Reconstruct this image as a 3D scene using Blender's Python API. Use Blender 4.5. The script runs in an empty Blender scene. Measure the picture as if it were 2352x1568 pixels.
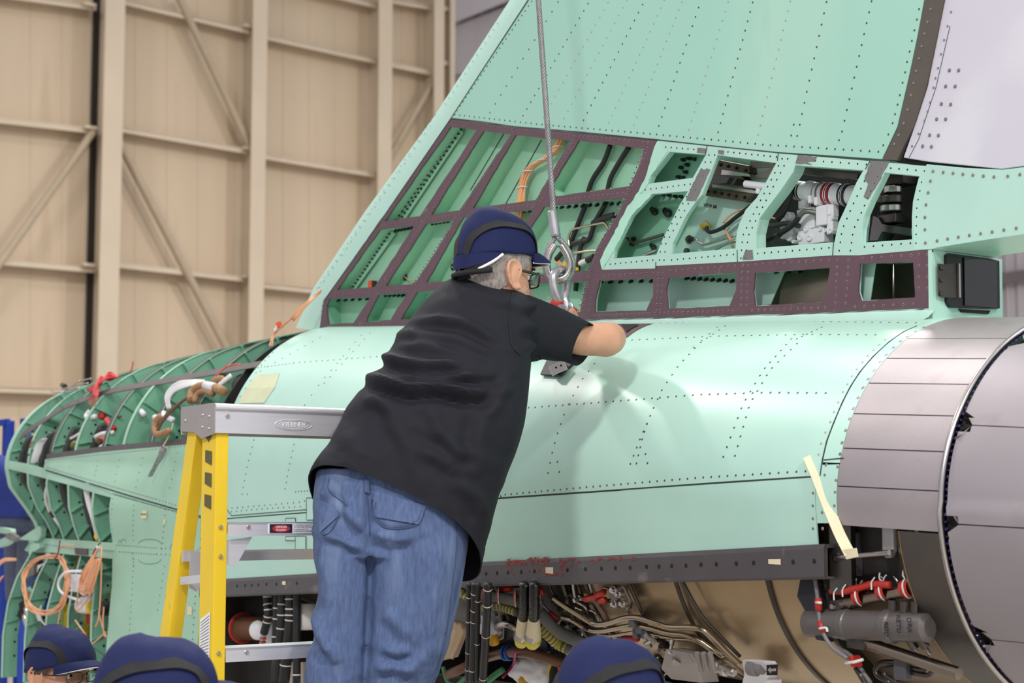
import bpy, bmesh, math, random
from mathutils import Vector, Matrix, noise
from mathutils.bvhtree import BVHTree
from mathutils.geometry import tessellate_polygon
random.seed(7)
SC = bpy.context.scene
COL = SC.collection
V = Vector

# ---------------------------------------------------------------- camera
F = 4000.0                      # focal length in pixels of the 2352 x 1568 frame
CX, CY = 1176.0, 784.0
PITCH = math.atan((1180 - CY) / F)
CAMZ = 2.05
CAM = V((0, 0, CAMZ))
cd = bpy.data.cameras.new('camera'); cam = bpy.data.objects.new('camera', cd); COL.objects.link(cam)
cam.location = CAM; cam.rotation_euler = (math.pi / 2 + PITCH, 0, 0)
cd.sensor_width = 36; cd.lens = F / 2352 * 36; cd.clip_end = 300
cd.dof.use_dof = True; cd.dof.focus_distance = 4.75; cd.dof.aperture_fstop = 4.5
SC.camera = cam

# ---------------------------------------------------------------- world, lamps, exposure
SC.view_settings.view_transform = 'Standard'; SC.view_settings.look = 'None'
SC.view_settings.gamma = 1; SC.view_settings.use_curve_mapping = False
SC.view_settings.exposure = 0.0
wd = bpy.data.worlds.new('world'); SC.world = wd; wd.use_nodes = True
wd.node_tree.nodes['Background'].inputs[0].default_value = (0.80, 0.82, 0.88, 1)
wd.node_tree.nodes['Background'].inputs[1].default_value = 0.80
LAMPS = [  # x, y, z, watts, size, colour
    (-2.0, -1.8, 7.2, 520, .8, (1, .97, .94)),
    (3.6, -2.4, 7.6, 480, .9, (1, .96, .93)),
    (7.0, 3.0, 8.6, 260, 1.2, (1, .97, .95)),
    (-1.0, 7.5, 8.8, 160, 1.2, (1, .97, .93)),
    (14.0, 15.0, 12.0, 3000, 1.2, (1, .95, .89)),
    (2.0, 13.0, 13.0, 1300, 1.4, (1, .95, .89)),
    (-9.0, 12.0, 13.0, 700, 1.4, (1, .95, .89)),
]
for i, (x, y, z, w, sz, c) in enumerate(LAMPS):
    ld = bpy.data.lights.new('high_bay_light', 'AREA'); ld.shape = 'DISK'; ld.size = sz; ld.energy = w; ld.color = c
    lo = bpy.data.objects.new('high_bay_light', ld); COL.objects.link(lo); lo.location = (x, y, z)

# ---------------------------------------------------------------- pixel <-> world
CP, SP = math.cos(PITCH), math.sin(PITCH)
def ray(x, y):
    a, c = (x - CX) / F, -(y - CY) / F
    return V((a, CP - c * SP, SP + c * CP))
def at(x, y, Y):
    d = ray(x, y); return CAM + d * (Y / d.y)
def px(p):
    q = p - CAM; yy = q.y * CP + q.z * SP; zz = -q.y * SP + q.z * CP
    return CX + F * q.x / yy, CY - F * zz / yy
def on_plane(x, y, p0, n):
    d = ray(x, y); return CAM + d * ((p0 - CAM).dot(n) / d.dot(n))
def crop(ox, oy, k):
    return lambda *pts: [(ox + a / k, oy + b / k) for a, b in pts]

# aircraft frame: s aft along the fuselage, t towards the camera side, z up
PHI = math.radians(54)
U = V((math.cos(PHI), -math.sin(PHI), 0)); N = V((-math.sin(PHI), -math.cos(PHI), 0)); Z = V((0, 0, 1))
ORG = at(2230, 735, 4.3)
def ac(s, t, z): return ORG + U * s + N * t + Z * z
def fin(x, y, t=0.05): return on_plane(x, y, ORG + N * t, N)
def stn(x, y, s): return on_plane(x, y, ORG + U * s, U)
def to_ac(p):
    q = p - ORG; return q.dot(U), q.dot(N), q.z

# ---------------------------------------------------------------- materials
def lin(c): 
    c /= 255.0
    return c / 12.92 if c <= .04045 else ((c + .055) / 1.055) ** 2.4
def rgb(r, g, b): return (lin(r), lin(g), lin(b), 1)
MATS = {}
def mat(name, col, rough=.5, metal=0, var=.08, scale=6, bump=0, bscale=60, spots=None, coat=0, stretch=(1, 1, 1), aniso=0, trans=0, alpha=1, emit=0, spec=.5, cloth=0):
    if name in MATS: return MATS[name]
    m = bpy.data.materials.new(name); m.use_nodes = True; MATS[name] = m
    nt = m.node_tree; nd = nt.nodes; lk = nt.links
    b = nd['Principled BSDF']; c = rgb(*col)
    b.inputs['Roughness'].default_value = rough; b.inputs['Metallic'].default_value = metal
    b.inputs['Coat Weight'].default_value = coat; b.inputs['Transmission Weight'].default_value = trans
    b.inputs['Alpha'].default_value = alpha; b.inputs['Specular IOR Level'].default_value = spec
    b.inputs['Sheen Weight'].default_value = cloth
    if emit: b.inputs['Emission Color'].default_value = c; b.inputs['Emission Strength'].default_value = emit
    tc = nd.new('ShaderNodeTexCoord'); mp = nd.new('ShaderNodeMapping'); mp.inputs['Scale'].default_value = stretch
    lk.new(tc.outputs['Object'], mp.inputs['Vector'])
    base = None
    if var:
        n = nd.new('ShaderNodeTexNoise'); n.inputs['Scale'].default_value = scale; n.inputs['Detail'].default_value = 6
        lk.new(mp.outputs[0], n.inputs['Vector'])
        r = nd.new('ShaderNodeValToRGB'); r.color_ramp.elements[0].position = .3; r.color_ramp.elements[1].position = .72
        r.color_ramp.elements[0].color = [x * (1 - var) for x in c[:3]] + [1]
        r.color_ramp.elements[1].color = [min(1, x * (1 + var)) for x in c[:3]] + [1]
        lk.new(n.outputs[0], r.inputs[0]); base = r.outputs[0]
    else:
        b.inputs['Base Color'].default_value = c
    if spots:                                   # (colour, scale, threshold, softness)
        for sc_, ss, th, so in spots:
            n2 = nd.new('ShaderNodeTexNoise'); n2.inputs['Scale'].default_value = ss; n2.inputs['Detail'].default_value = 5
            lk.new(mp.outputs[0], n2.inputs['Vector'])
            mr = nd.new('ShaderNodeMapRange'); mr.inputs[1].default_value = th; mr.inputs[2].default_value = th + so
            lk.new(n2.outputs[0], mr.inputs[0])
            mx = nd.new('ShaderNodeMix'); mx.data_type = 'RGBA'
            lk.new(mr.outputs[0], mx.inputs['Factor'])
            if base: lk.new(base, mx.inputs['A'])
            else: mx.inputs['A'].default_value = c
            mx.inputs['B'].default_value = rgb(*sc_); base = mx.outputs['Result']
    if base: lk.new(base, b.inputs['Base Color'])
    if bump:
        n3 = nd.new('ShaderNodeTexNoise'); n3.inputs['Scale'].default_value = bscale; n3.inputs['Detail'].default_value = 4
        lk.new(mp.outputs[0], n3.inputs['Vector'])
        bp = nd.new('ShaderNodeBump'); bp.inputs['Strength'].default_value = bump; bp.inputs['Distance'].default_value = .01
        lk.new(n3.outputs[0], bp.inputs['Height']); lk.new(bp.outputs[0], b.inputs['Normal'])
    return m
GREEN = mat('primer_green', (182, 220, 205), .34, var=.05, scale=3, spots=[((184, 214, 192), 2.2, .6, .25), ((138, 174, 156), 9, .72, .12)], spec=.5)
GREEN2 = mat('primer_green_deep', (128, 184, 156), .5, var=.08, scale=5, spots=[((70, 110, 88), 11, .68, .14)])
GREENF = mat('primer_green_forward', (164, 203, 178), .5, var=.06, scale=4, spots=[((176, 200, 166), 3, .6, .2)])
MAROON = mat('maroon_sealant', (98, 70, 80), .55, var=.08, scale=14, spots=[((128, 104, 108), 30, .66, .1)])
DARKST = mat('dark_sealant', (92, 82, 82), .55, var=.12, scale=20)
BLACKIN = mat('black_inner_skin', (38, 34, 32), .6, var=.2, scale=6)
RIVD = mat('rivet_dark', (88, 84, 82), .45, .3, var=.2, scale=40)
RIVP = mat('rivet_pale', (176, 160, 140), .5, .1, var=.1, scale=40)
RIVG = mat('rivet_grey', (150, 140, 136), .35, .6, var=.1, scale=40)
HOLE = mat('hole_black', (24, 20, 20), .8, var=0)
SEAM = mat('seam_dark', (48, 62, 58), .8, var=0)
STEEL = mat('steel', (190, 184, 180), .28, 1, var=.06, scale=12)
DSTEEL = mat('dark_steel', (92, 86, 82), .35, .9, var=.15, scale=14)
TITAN = mat('brushed_shroud', (174, 164, 166), .48, .66, var=.07, scale=5, bump=.03, bscale=40, spots=[((140, 132, 130), 6, .62, .2)])
PETAL = mat('nozzle_petal', (158, 150, 154), .5, .4, var=.06, scale=4, spots=[((132, 124, 124), 3.5, .62, .2)])
ENGINE = mat('engine_case', (196, 172, 138), .34, .8, var=.1, scale=4, spots=[((150, 128, 100), 5, .6, .2)])
ALU = mat('aluminium', (214, 213, 217), .36, .45, var=.05, scale=5, stretch=(1, 1, 12), spots=[((180, 178, 182), 9, .6, .2)])
BLACK = mat('black_rubber', (30, 29, 30), .5, var=.15, scale=30)
BLACKG = mat('black_gloss', (16, 14, 14), .12, var=0, coat=.5)
WHITE = mat('white_paint', (236, 234, 238), .35, var=.03, scale=5)
WHITEP = mat('white_plastic', (226, 222, 222), .4, var=.04, scale=12)
ORANGE = mat('peach_wire', (232, 168, 122), .45, var=.1, scale=30)
ORANGE2 = mat('orange_plug', (226, 84, 28), .45, var=.05, scale=20)
RED = mat('red_silicone', (182, 44, 34), .5, var=.12, scale=20)
REDW = mat('red_wire', (196, 34, 38), .45, var=.12, scale=40)
YEL = mat('yellow_plastic', (222, 188, 44), .4, var=.06, scale=12)
BROWN = mat('brown_pipe', (110, 72, 48), .45, var=.12, scale=10)
TAN = mat('tan_loom', (160, 122, 84), .7, var=.15, scale=60, bump=.2, bscale=200)
BLUE = mat('blue_anodised', (40, 86, 176), .4, .2, var=.1, scale=20)
TAPE = mat('masking_tape', (226, 214, 178), .6, var=.05, scale=18)
GREYP = mat('grey_paint', (120, 116, 116), .45, var=.08, scale=12)
GLASS = mat('spectacle_glass', (235, 240, 240), .03, trans=1, var=0)

# ---------------------------------------------------------------- mesh helpers
def obj(name, verts, faces, m, parent=None, smooth=False, label=None, cat=None, group=None, kind=None, solid=0, bevel=0, sub=0):
    if len(verts):
        c = V((0, 0, 0))
        for v in verts: c += v
        c /= len(verts)
    else: c = V((0, 0, 0))
    me = bpy.data.meshes.new(name)
    me.from_pydata([tuple(v - c) for v in verts], [], faces)
    me.materials.append(m)
    if smooth: me.polygons.foreach_set('use_smooth', [True] * len(me.polygons))
    me.update()
    o = bpy.data.objects.new(name, me); COL.objects.link(o); o.location = c
    if solid:
        md = o.modifiers.new('solid', 'SOLIDIFY'); md.thickness = solid; md.offset = -1
    if bevel:
        md = o.modifiers.new('bevel', 'BEVEL'); md.width = bevel; md.segments = 2; md.limit_method = 'ANGLE'; md.angle_limit = math.radians(35)
    if smooth and solid:
        md = o.modifiers.new('edges', 'EDGE_SPLIT'); md.split_angle = math.radians(35)
    if sub:
        md = o.modifiers.new('sub', 'SUBSURF'); md.levels = sub; md.render_levels = sub
    setp(o, parent); tag(o, label, cat, group, kind)
    return o
def setp(o, parent):
    if parent is None: return
    o.parent = parent
    w = parent.matrix_basis.copy(); q = parent.parent
    M = Matrix.Identity(4); chain = []
    while parent is not None:
        chain.append(parent); parent = parent.parent
    for a in reversed(chain): M = M @ (a.matrix_parent_inverse @ a.matrix_basis if a.parent else a.matrix_basis)
    o.matrix_parent_inverse = M.inverted()
def tag(o, label=None, cat=None, group=None, kind=None):
    if label: o['label'] = label
    if cat: o['category'] = cat
    if group: o['group'] = group
    if kind: o['kind'] = kind
def empty(name, loc, label=None, cat=None, group=None, parent=None):
    o = bpy.data.objects.new(name, None); COL.objects.link(o); o.location = loc; o.empty_display_size = .1
    setp(o, parent); tag(o, label, cat, group); return o
def merge(parts):
    vs, fs = [], []
    for v, f in parts:
        k = len(vs); vs += list(v); fs += [tuple(i + k for i in q) for q in f]
    return vs, fs
def fixn(vs, fs):
    bm = bmesh.new(); bv = [bm.verts.new(v) for v in vs]
    for f in fs:
        try: bm.faces.new([bv[i] for i in f])
        except ValueError: pass
    bmesh.ops.recalc_face_normals(bm, faces=bm.faces)
    bm.verts.index_update()
    r = [v.co.copy() for v in bm.verts], [tuple(v.index for v in f.verts) for f in bm.faces]
    bm.free(); return r
def plate(poly, depth, holes=()):
    """extrude a planar 3-D polygon (with holes) by the vector depth"""
    loops = [list(poly)] + [list(h) for h in holes]
    tris = tessellate_polygon(loops)
    flat = [p for l in loops for p in l]; n = len(flat)
    vs = flat + [p + depth for p in flat]
    fs = [tuple(t) for t in tris] + [tuple(i + n for i in reversed(t)) for t in tris]
    k = 0
    for l in loops:
        m_ = len(l)
        for i in range(m_):
            a, b_ = k + i, k + (i + 1) % m_
            fs.append((a, b_, b_ + n, a + n))
        k += m_
    return fixn(vs, fs)
def crv(pts, n=8, closed=False):
    """Catmull-Rom through points"""
    P = [V(p) for p in pts]; out = []; m_ = len(P)
    if m_ < 3: return P
    for i in range(m_ if closed else m_ - 1):
        p0 = P[(i - 1) % m_] if closed or i else P[0] * 2 - P[1]
        p1 = P[i]; p2 = P[(i + 1) % m_]
        p3 = P[(i + 2) % m_] if closed or i < m_ - 2 else P[-1] * 2 - P[-2]
        for j in range(n):
            t = j / n
            out.append(.5 * ((2 * p1) + (p2 - p0) * t + (2 * p0 - 5 * p1 + 4 * p2 - p3) * t * t + (3 * p1 - p0 - 3 * p2 + p3) * t ** 3))
    if not closed: out.append(P[-1].copy())
    return out
def tube(path, r, seg=8, closed=False, cap=True, up=None, flat=1.0):
    """r a number or list or function of 0..1"""
    n = len(path); vs, fs = [], []
    ref = None
    for i, p in enumerate(path):
        a = path[i - 1] if (i or closed) else p; b = path[(i + 1) % n] if (i < n - 1 or closed) else p
        d = (b - a)
        if d.length < 1e-9: d = V((0, 0, 1))
        d.normalize()
        if ref is None:
            ref = V((0, 0, 1)) if abs(d.z) < .9 else V((1, 0, 0))
            if up is not None: ref = up
        x = (ref - d * ref.dot(d))
        if x.length < 1e-6: x = d.orthogonal()
        x.normalize(); y = d.cross(x); ref = x
        rr = r(i / max(1, n - 1)) if callable(r) else (r[i] if isinstance(r, (list, tuple)) else r)
        for k in range(seg):
            an = 2 * math.pi * k / seg
            vs.append(p + x * (math.cos(an) * rr * flat) + y * (math.sin(an) * rr))
    for i in range(n if closed else n - 1):
        j = (i + 1) % n
        for k in range(seg):
            l = (k + 1) % seg
            fs.append((i * seg + k, i * seg + l, j * seg + l, j * seg + k))
    if cap and not closed:
        fs.append(tuple(reversed(range(seg)))); fs.append(tuple((n - 1) * seg + k for k in range(seg)))
    return vs, fs
def loft(rings, cap=True, closed=True):
    m_ = len(rings[0]); vs = [p for r in rings for p in r]; fs = []
    for i in range(len(rings) - 1):
        for k in range(m_ if closed else m_ - 1):
            l = (k + 1) % m_
            fs.append((i * m_ + k, i * m_ + l, (i + 1) * m_ + l, (i + 1) * m_ + k))
    if cap and closed:
        fs.append(tuple(reversed(range(m_)))); fs.append(tuple((len(rings) - 1) * m_ + k for k in range(m_)))
    return vs, fs
def ell(c, a, b, n=24, e=1.0):
    """ellipse ring from centre and two half-axis vectors; e<1 squarer"""
    out = []
    for k in range(n):
        an = 2 * math.pi * k / n; ca, sa = math.cos(an), math.sin(an)
        out.append(c + a * (math.copysign(abs(ca) ** e, ca)) + b * (math.copysign(abs(sa) ** e, sa)))
    return out
def box(c, x, y, z):
    """centre and three half-vectors"""
    vs = [c + x * i + y * j + z * k for i in (-1, 1) for j in (-1, 1) for k in (-1, 1)]
    fs = [(0, 1, 3, 2), (4, 6, 7, 5), (0, 4, 5, 1), (2, 3, 7, 6), (0, 2, 6, 4), (1, 5, 7, 3)]
    return fixn(vs, fs)
def beam(a, b, w, h, up=V((0, 0, 1))):
    d = (b - a); l = d.length; d = d / l
    x = d.cross(up)
    if x.length < 1e-6: x = d.orthogonal()
    x.normalize(); y = x.cross(d)
    return box((a + b) / 2, d * (l / 2), x * (w / 2), y * (h / 2))
def cyl(a, b, r, seg=20, r2=None):
    r2 = r if r2 is None else r2
    return tube([a, b], [r, r2], seg)
def lathe(a, ax, prof, seg=24):
    """prof: list of (distance along axis, radius)"""
    ax = ax.normalized(); x = ax.orthogonal().normalized(); y = ax.cross(x)
    rings = [[a + ax * d + x * (math.cos(2 * math.pi * k / seg) * r) + y * (math.sin(2 * math.pi * k / seg) * r) for k in range(seg)] for d, r in prof]
    return loft(rings)
def sphere(c, r, seg=12, rings=8, sx=1, sy=1, sz=1):
    R = []
    for i in range(rings + 1):
        th = math.pi * i / rings; rr = max(1e-5, math.sin(th))
        R.append([c + V((math.cos(2 * math.pi * k / seg) * rr * r * sx, math.sin(2 * math.pi * k / seg) * rr * r * sy, math.cos(th) * r * sz)) for k in range(seg)])
    return loft(R)
def disc(p, n, r, h=.0012, seg=8, dome=.7):
    n = n.normalized(); x = n.orthogonal().normalized(); y = n.cross(x)
    a = [p + x * (math.cos(2 * math.pi * k / seg) * r) + y * (math.sin(2 * math.pi * k / seg) * r) - n * .0006 for k in range(seg)]
    b = [p + x * (math.cos(2 * math.pi * k / seg) * r * dome) + y * (math.sin(2 * math.pi * k / seg) * r * dome) + n * h for k in range(seg)]
    vs = a + b; fs = [(k, (k + 1) % seg, seg + (k + 1) % seg, seg + k) for k in range(seg)] + [tuple(seg + k for k in range(seg))]
    return vs, fs
def along(pts, n):
    """n points spaced evenly along a 3-D polyline"""
    L = [0]
    for a, b in zip(pts, pts[1:]): L.append(L[-1] + (b - a).length)
    out = []
    for i in range(n):
        d = L[-1] * i / max(1, n - 1); k = 0
        while k < len(L) - 2 and L[k + 1] < d: k += 1
        f = (d - L[k]) / max(1e-9, L[k + 1] - L[k]); out.append(pts[k].lerp(pts[k + 1], min(1, f)))
    return out
def dots(name, items, m, parent, h=.0012, seg=8):
    """many small fasteners as one mesh; items (p, n, r)"""
    if not items: return None
    vs, fs = merge([disc(p, n, r, h, seg) for p, n, r in items])
    return obj(name, vs, fs, m, parent, kind='stuff')
def text(name, body, p, x, y, size, m, parent, ext=.0004, align='CENTER'):
    """flat lettering at p, with unit x (reading) and y (up) directions"""
    cu = bpy.data.curves.new(name, 'FONT'); cu.body = body; cu.size = size; cu.extrude = ext; cu.align_x = align; cu.align_y = 'CENTER'
    tmp = bpy.data.objects.new(name, cu)
    me = bpy.data.meshes.new_from_object(tmp); bpy.data.objects.remove(tmp)
    me.materials.clear(); me.materials.append(m)
    o = bpy.data.objects.new(name, me); COL.objects.link(o)
    zz = x.cross(y)
    o.matrix_world = Matrix(((x.x, y.x, zz.x, p.x), (x.y, y.y, zz.y, p.y), (x.z, y.z, zz.z, p.z), (0, 0, 0, 1)))
    setp(o, parent); return o
def interp(x, tab):
    if x <= tab[0][0]: return tab[0][1]
    for (a, u_), (b, v_) in zip(tab, tab[1:]):
        if x <= b: return u_ + (v_ - u_) * (x - a) / (b - a)
    return tab[-1][1]
# ================================================================ the hangar
WALLM = mat('wall_sheet', (196, 176, 150), .6, var=.05, scale=.5, stretch=(3, 3, .25), spots=[((168, 148, 120), .9, .60, .2)])
WALLB = mat('wall_steel', (200, 183, 160), .5, var=.05, scale=1.2)
WALLD = mat('wall_gap', (46, 38, 32), .8, var=.1, scale=2)
CURT = mat('grey_curtain', (168, 160, 162), .7, var=.05, scale=1, stretch=(4, 4, .3))
FLOORM = mat('hangar_floor', (168, 164, 158), .45, var=.05, scale=1)
wd_ = math.radians(40)
WD = V((math.cos(wd_), math.sin(wd_), 0)); WN = V((math.sin(wd_), -math.cos(wd_), 0))
W0 = at(600, 600, 26)
def wall(x, y, off=0): return on_plane(x, y, W0 + WN * off, WN)
fl = obj('floor', [V((-40, -12, 0)), V((50, -12, 0)), V((50, 70, 0)), V((-40, 70, 0))], [(0, 1, 2, 3)], FLOORM, kind='structure')
# backing wall behind everything
a, b = wall(-700, 600), wall(1042, 600)
wb = obj('wall_back', *box(V(((a.x + b.x) / 2, (a.y + b.y) / 2, 8)) - WN * .12, (b - a).normalized() * ((b - a).length / 2), WN * .05, Z * 8), WALLM, kind='structure')
# bays: x left, x right, girt lines as (y at left, y at right)
bays = [(-320, 212, [(-330, -290), (-55, 18), (240, 300), (572, 618), (880, 898), (1190, 1170)]),
        (236, 590, [(-340, -260), (-5, 78), (290, 352), (603, 643), (905, 915), (1190, 1180)]),
        (590, 880, [(-260, -190), (-52, 20), (82, 146), (357, 405), (653, 682), (935, 945), (1180, 1175)]),
        (880, 1006, [(-190, -160), (0, 22), (146, 172), (407, 425), (690, 700), (950, 955), (1180, 1178)])]
for x0, x1, G in bays:
    for (a0, a1), (b0, b1) in zip(G, G[1:]):
        q = [wall(x0, a0), wall(x1, a1), wall(x1, b1), wall(x0, b0)]
        obj('wall_panel', *plate(q, -WN * .04), WALLM, wb)
        # shallow vertical ribs of the sheet
        w = (q[1] - q[0]).length; n = max(3, int(w / .46)); parts = []
        for i in range(1, n):
            t = i / n; p0 = q[0].lerp(q[1], t); p1 = q[3].lerp(q[2], t)
            parts.append(box((p0 + p1) / 2 + WN * .003, WD * .007, WN * .003, (p0 - p1) / 2))
        obj('sheet_rib', *merge(parts), WALLM, wb)
    for a0, a1 in G[1:]:
        p0, p1 = wall(x0, a0, .12), wall(x1, a1, .12)
        obj('girt', *merge([beam(p0, p1, .24, .025), beam(p0 + WN * .11 - Z * .03, p1 + WN * .11 - Z * .03, .02, .07)]), WALLB, wb)
# columns
def column(x, w, d, m=WALLB, y0=-500):
    p = wall(x, 600, d) - WN * (d / 2); q0 = V((p.x, p.y, 0)); q1 = V((p.x, p.y, 16))
    return obj('column', *merge([box((q0 + q1) / 2 + WN * d / 2, WD * w / 2, WN * .015, Z * 8), box((q0 + q1) / 2, WD * .015, WN * d / 2, Z * 8), box((q0 + q1) / 2 - WN * d / 2, WD * w / 2, WN * .015, Z * 8)]), m, wb)
column(251, .30, .5); column(589, .25, .42); column(881, .26, .42); column(1006, .20, .4); column(1037, .1, .3)
p = wall(214, 600, .06); obj('door_gap', *box(V((p.x, p.y, 8)), WD * .085, WN * .02, Z * 8), WALLD, wb)
p = wall(229, 600, .14); obj('channel', *box(V((p.x, p.y, 8)), WD * .05, WN * .08, Z * 8), mat('wall_channel', (176, 150, 122), .6, var=.1, scale=3), wb)
for y in (20, 145, 270): 
    p, q = wall(1006, y, .2), wall(1040, y + 2, .2); obj('spacer', *beam(p, q, .08, .07), WALLB, wb)
# diagonal braces
for (x0, y0, x1, y1, r) in ((408, -12, 580, 352, .055), (268, 315, 540, 838, .06), (214, 302, -40, 660, .055), (1000, 180, 888, 372, .05)):
    obj('brace', *cyl(wall(x0, y0, .26), wall(x1, y1, .26), r, 10), mat('brace_steel', (172, 154, 130), .5, var=.05), wb)
# cleats at the girt ends
for x, y in ((202, 12), (204, 294), (200, 609), (568, 62), (568, 342), (566, 636)):
    p = wall(x, y, .25); obj('cleat', *box(p, WD * .09, WN * .08, Z * .02), WALLB, wb)
# grey partition to the right of the beige wall, hung in sheets
RW0 = at(1045, 300, 30)
RD = V((math.cos(math.radians(18)), math.sin(math.radians(18)), 0)); RN = V((RD.y, -RD.x, 0))
def rw(x, y, off=0): return on_plane(x, y, RW0 + RN * off, RN)
a, b = rw(1038, 500), rw(2900, 500)
wr = obj('wall_right', *box(V(((a.x + b.x) / 2, (a.y + b.y) / 2, 8)), (b - a) / 2, RN * .05, Z * 8), CURT, kind='structure')
obj('curtain_sheet', *plate([rw(1030, -200, .5), rw(1500, -200, .5), rw(1190, -6, .5), rw(1030, 58, .5)], RN * .05), mat('grey_curtain_front', (176, 168, 172), .7, var=.05, scale=1), wr)
parts = []
for x in range(1052, 2600, 26):
    p = rw(x, 300, .06); parts.append(box(V((p.x, p.y, 8)), RD * .03, RN * .05, Z * 8))
obj('curtain_fold', *merge(parts), CURT, wr)
obj('curtain_sheet', *plate([rw(1043, 62, .25), rw(1230, -10, .25), rw(1230, 150, .25), rw(1046, 172, .25)], RN * .04), CURT, wr)
obj('rail', *beam(rw(2200, 655, .3), rw(2500, 610, .3), .1, .22), DARKST, wr)
# ================================================================ the aircraft
AC = empty('jet_aircraft', ac(-2, 0, -2.0 - ORG.z + 0.0 + 1.9), 'jet aircraft in pale green primer with its tail fin panels removed', 'aircraft')
AC.location = V((ac(-2, 0, 0).x, ac(-2, 0, 0).y, 0))
SG = [-5.7, -5.384, -5.1, -4.8, -4.5, -4.2, -3.99, -3.25, -1.5, .6]
ZG = [-1.5, -1.05, -.9, -.78, -.66, -.60, -.52, -.45, -.35, -.26, -.2]
LOW = [[.48, .48, .46, .40, .31, .28, .32, .38, .45, .48, .48], [.49, .49, .47, .43, .36, .31, .34, .39, .47, .49, .49],
       [.49, .49, .48, .44, .38, .36, .40, .45, .495, .50, .49], [.51, .51, .50, .47, .43, .43, .46, .50, .52, .51, .49],
       [.52, .52, .52, .50, .47, .48, .51, .53, .535, .51, .49], [.54, .54, .54, .53, .51, .51, .54, .55, .54, .51, .49],
       [.56, .56, .55, .54, .54, .54, .555, .56, .54, .51, .49], [.51, .51, .50, .50, .50, .50, .50, .50, .495, .49, .49],
       [.30, .40, .43, .452, .468, .475, .482, .486, .49, .49, .49], [.30, .40, .43, .452, .468, .475, .482, .486, .49, .49, .49]]
def low(s, z):
    s = min(max(s, SG[0]), SG[-1] - 1e-6); i = 0
    while SG[i + 1] <= s: i += 1
    f = (s - SG[i]) / (SG[i + 1] - SG[i])
    a = interp(z, list(zip(ZG, LOW[i]))); b = interp(z, list(zip(ZG, LOW[i + 1])))
    return a + (b - a) * f
CT = [(-5.7, -.25), (-5.4, -.25), (-4.5, -.25), (-3.1, -.304), (0, -.45), (.6, -.478)]
ZT = [(-5.7, .14), (-5.4, .165), (-5.1, .182), (-4.8, .204), (-4.4, .224), (-3.7, .243), (-3.1, .253), (0, .006), (.6, -.045)]
EX = 1.88
def prof(s, v):
    """(t, z) on the outer skin: v 0..1 from the widest point to the spine, v<0 metres below it"""
    c = interp(s, CT)
    if v <= 0: return low(s, c + v), c + v
    w = low(s, c); h = interp(s, ZT) - c; a = v * math.pi / 2
    return w * max(0, math.cos(a)) ** (2 / EX), c + h * math.sin(a) ** (2 / EX)
def v_of_z(s, z):
    c = interp(s, CT)
    if z <= c: return z - c
    h = interp(s, ZT) - c
    return math.asin(min(1, ((z - c) / h)) ** (EX / 2)) * 2 / math.pi
def skin(s, v, off=0):
    t, z = prof(s, v); p = ac(s, t, z)
    if off:
        t1, z1 = prof(s, v + .01); t0, z0 = prof(s, v - .01)
        d = V((t1 - t0, z1 - z0, 0)); 
        if d.length > 1e-9:
            d.normalize(); p = p + (N * d.y - Z * d.x) * off
    return p
def lrp(a, b, n): return [a + (b - a) * i / n for i in range(n + 1)]
def grid(s0, s1, va, vb, ns, nv, off=0):
    """va, vb: functions of s giving lower and upper v"""
    vs, fs = [], []
    for i, s in enumerate(lrp(s0, s1, ns)):
        a, b = va(s), vb(s)
        for j in range(nv + 1): vs.append(skin(s, a + (b - a) * j / nv, off))
    for i in range(ns):
        for j in range(nv):
            k = i * (nv + 1) + j; fs.append((k, k + nv + 1, k + nv + 2, k + 1))
    return vs, fs
def zline(*pts): 
    L = sorted(pts); return lambda s: v_of_z(s, interp(s, L))
def cst(v): return lambda s: v
# reference surface for dropping details onto the skin
RV, RF = grid(-5.7, .6, cst(-1.2), cst(1.0), 126, 110)
SKB = BVHTree.FromPolygons(RV, RF)
def hit(x, y, off=0):
    d = ray(x, y).normalized(); p, n, i, k = SKB.ray_cast(CAM, d)
    if p is None: return None, None
    if n.dot(d) > 0: n = -n
    return p + n * off, n
def hits(pts, off=0): return [h for h in (hit(x, y, off)[0] for x, y in pts) if h is not None]
def seam(name, pts, w, parent, m=SEAM, off=.0008, n=40, raw=False):
    """a thin sealed joint running over the skin"""
    P = []
    for i in range(len(pts) - 1):
        for j in range(max(2, n // (len(pts) - 1))):
            t = j / max(2, n // (len(pts) - 1)); P.append((pts[i][0] + (pts[i + 1][0] - pts[i][0]) * t, pts[i][1] + (pts[i + 1][1] - pts[i][1]) * t))
    P.append(pts[-1])
    Q = []; L = None
    H = [hit(x, y) for x, y in P]; H = [h for h in H if h[0] is not None]
    a, b = [], []
    for i, (p, nn) in enumerate(H):
        d = (H[min(i + 1, len(H) - 1)][0] - H[max(0, i - 1)][0]).normalized(); sd = d.cross(nn).normalized() * w / 2
        a.append(p + sd + nn * off); b.append(p - sd + nn * off)
    vs = a + b; k = len(a); fs = [(i, i + 1, k + i + 1, k + i) for i in range(k - 1)]
    return obj(name, vs, fs, m, parent, solid=.002)
beamtop = zline((-3.4, -.738), (-3.26, -.732), (-2.43, -.684), (-1.54, -.629), (-.05, -.551), (.1, -.545))
seamA = zline((-3.3, -.505), (-2.87, -.487), (-1.35, -.432), (-.1, -.392), (0, -.388))
def part(name, g, m=GREEN, par=None, th=.004, **k): return obj(name, *g, m, par or AC, smooth=True, solid=th, **k)
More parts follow.
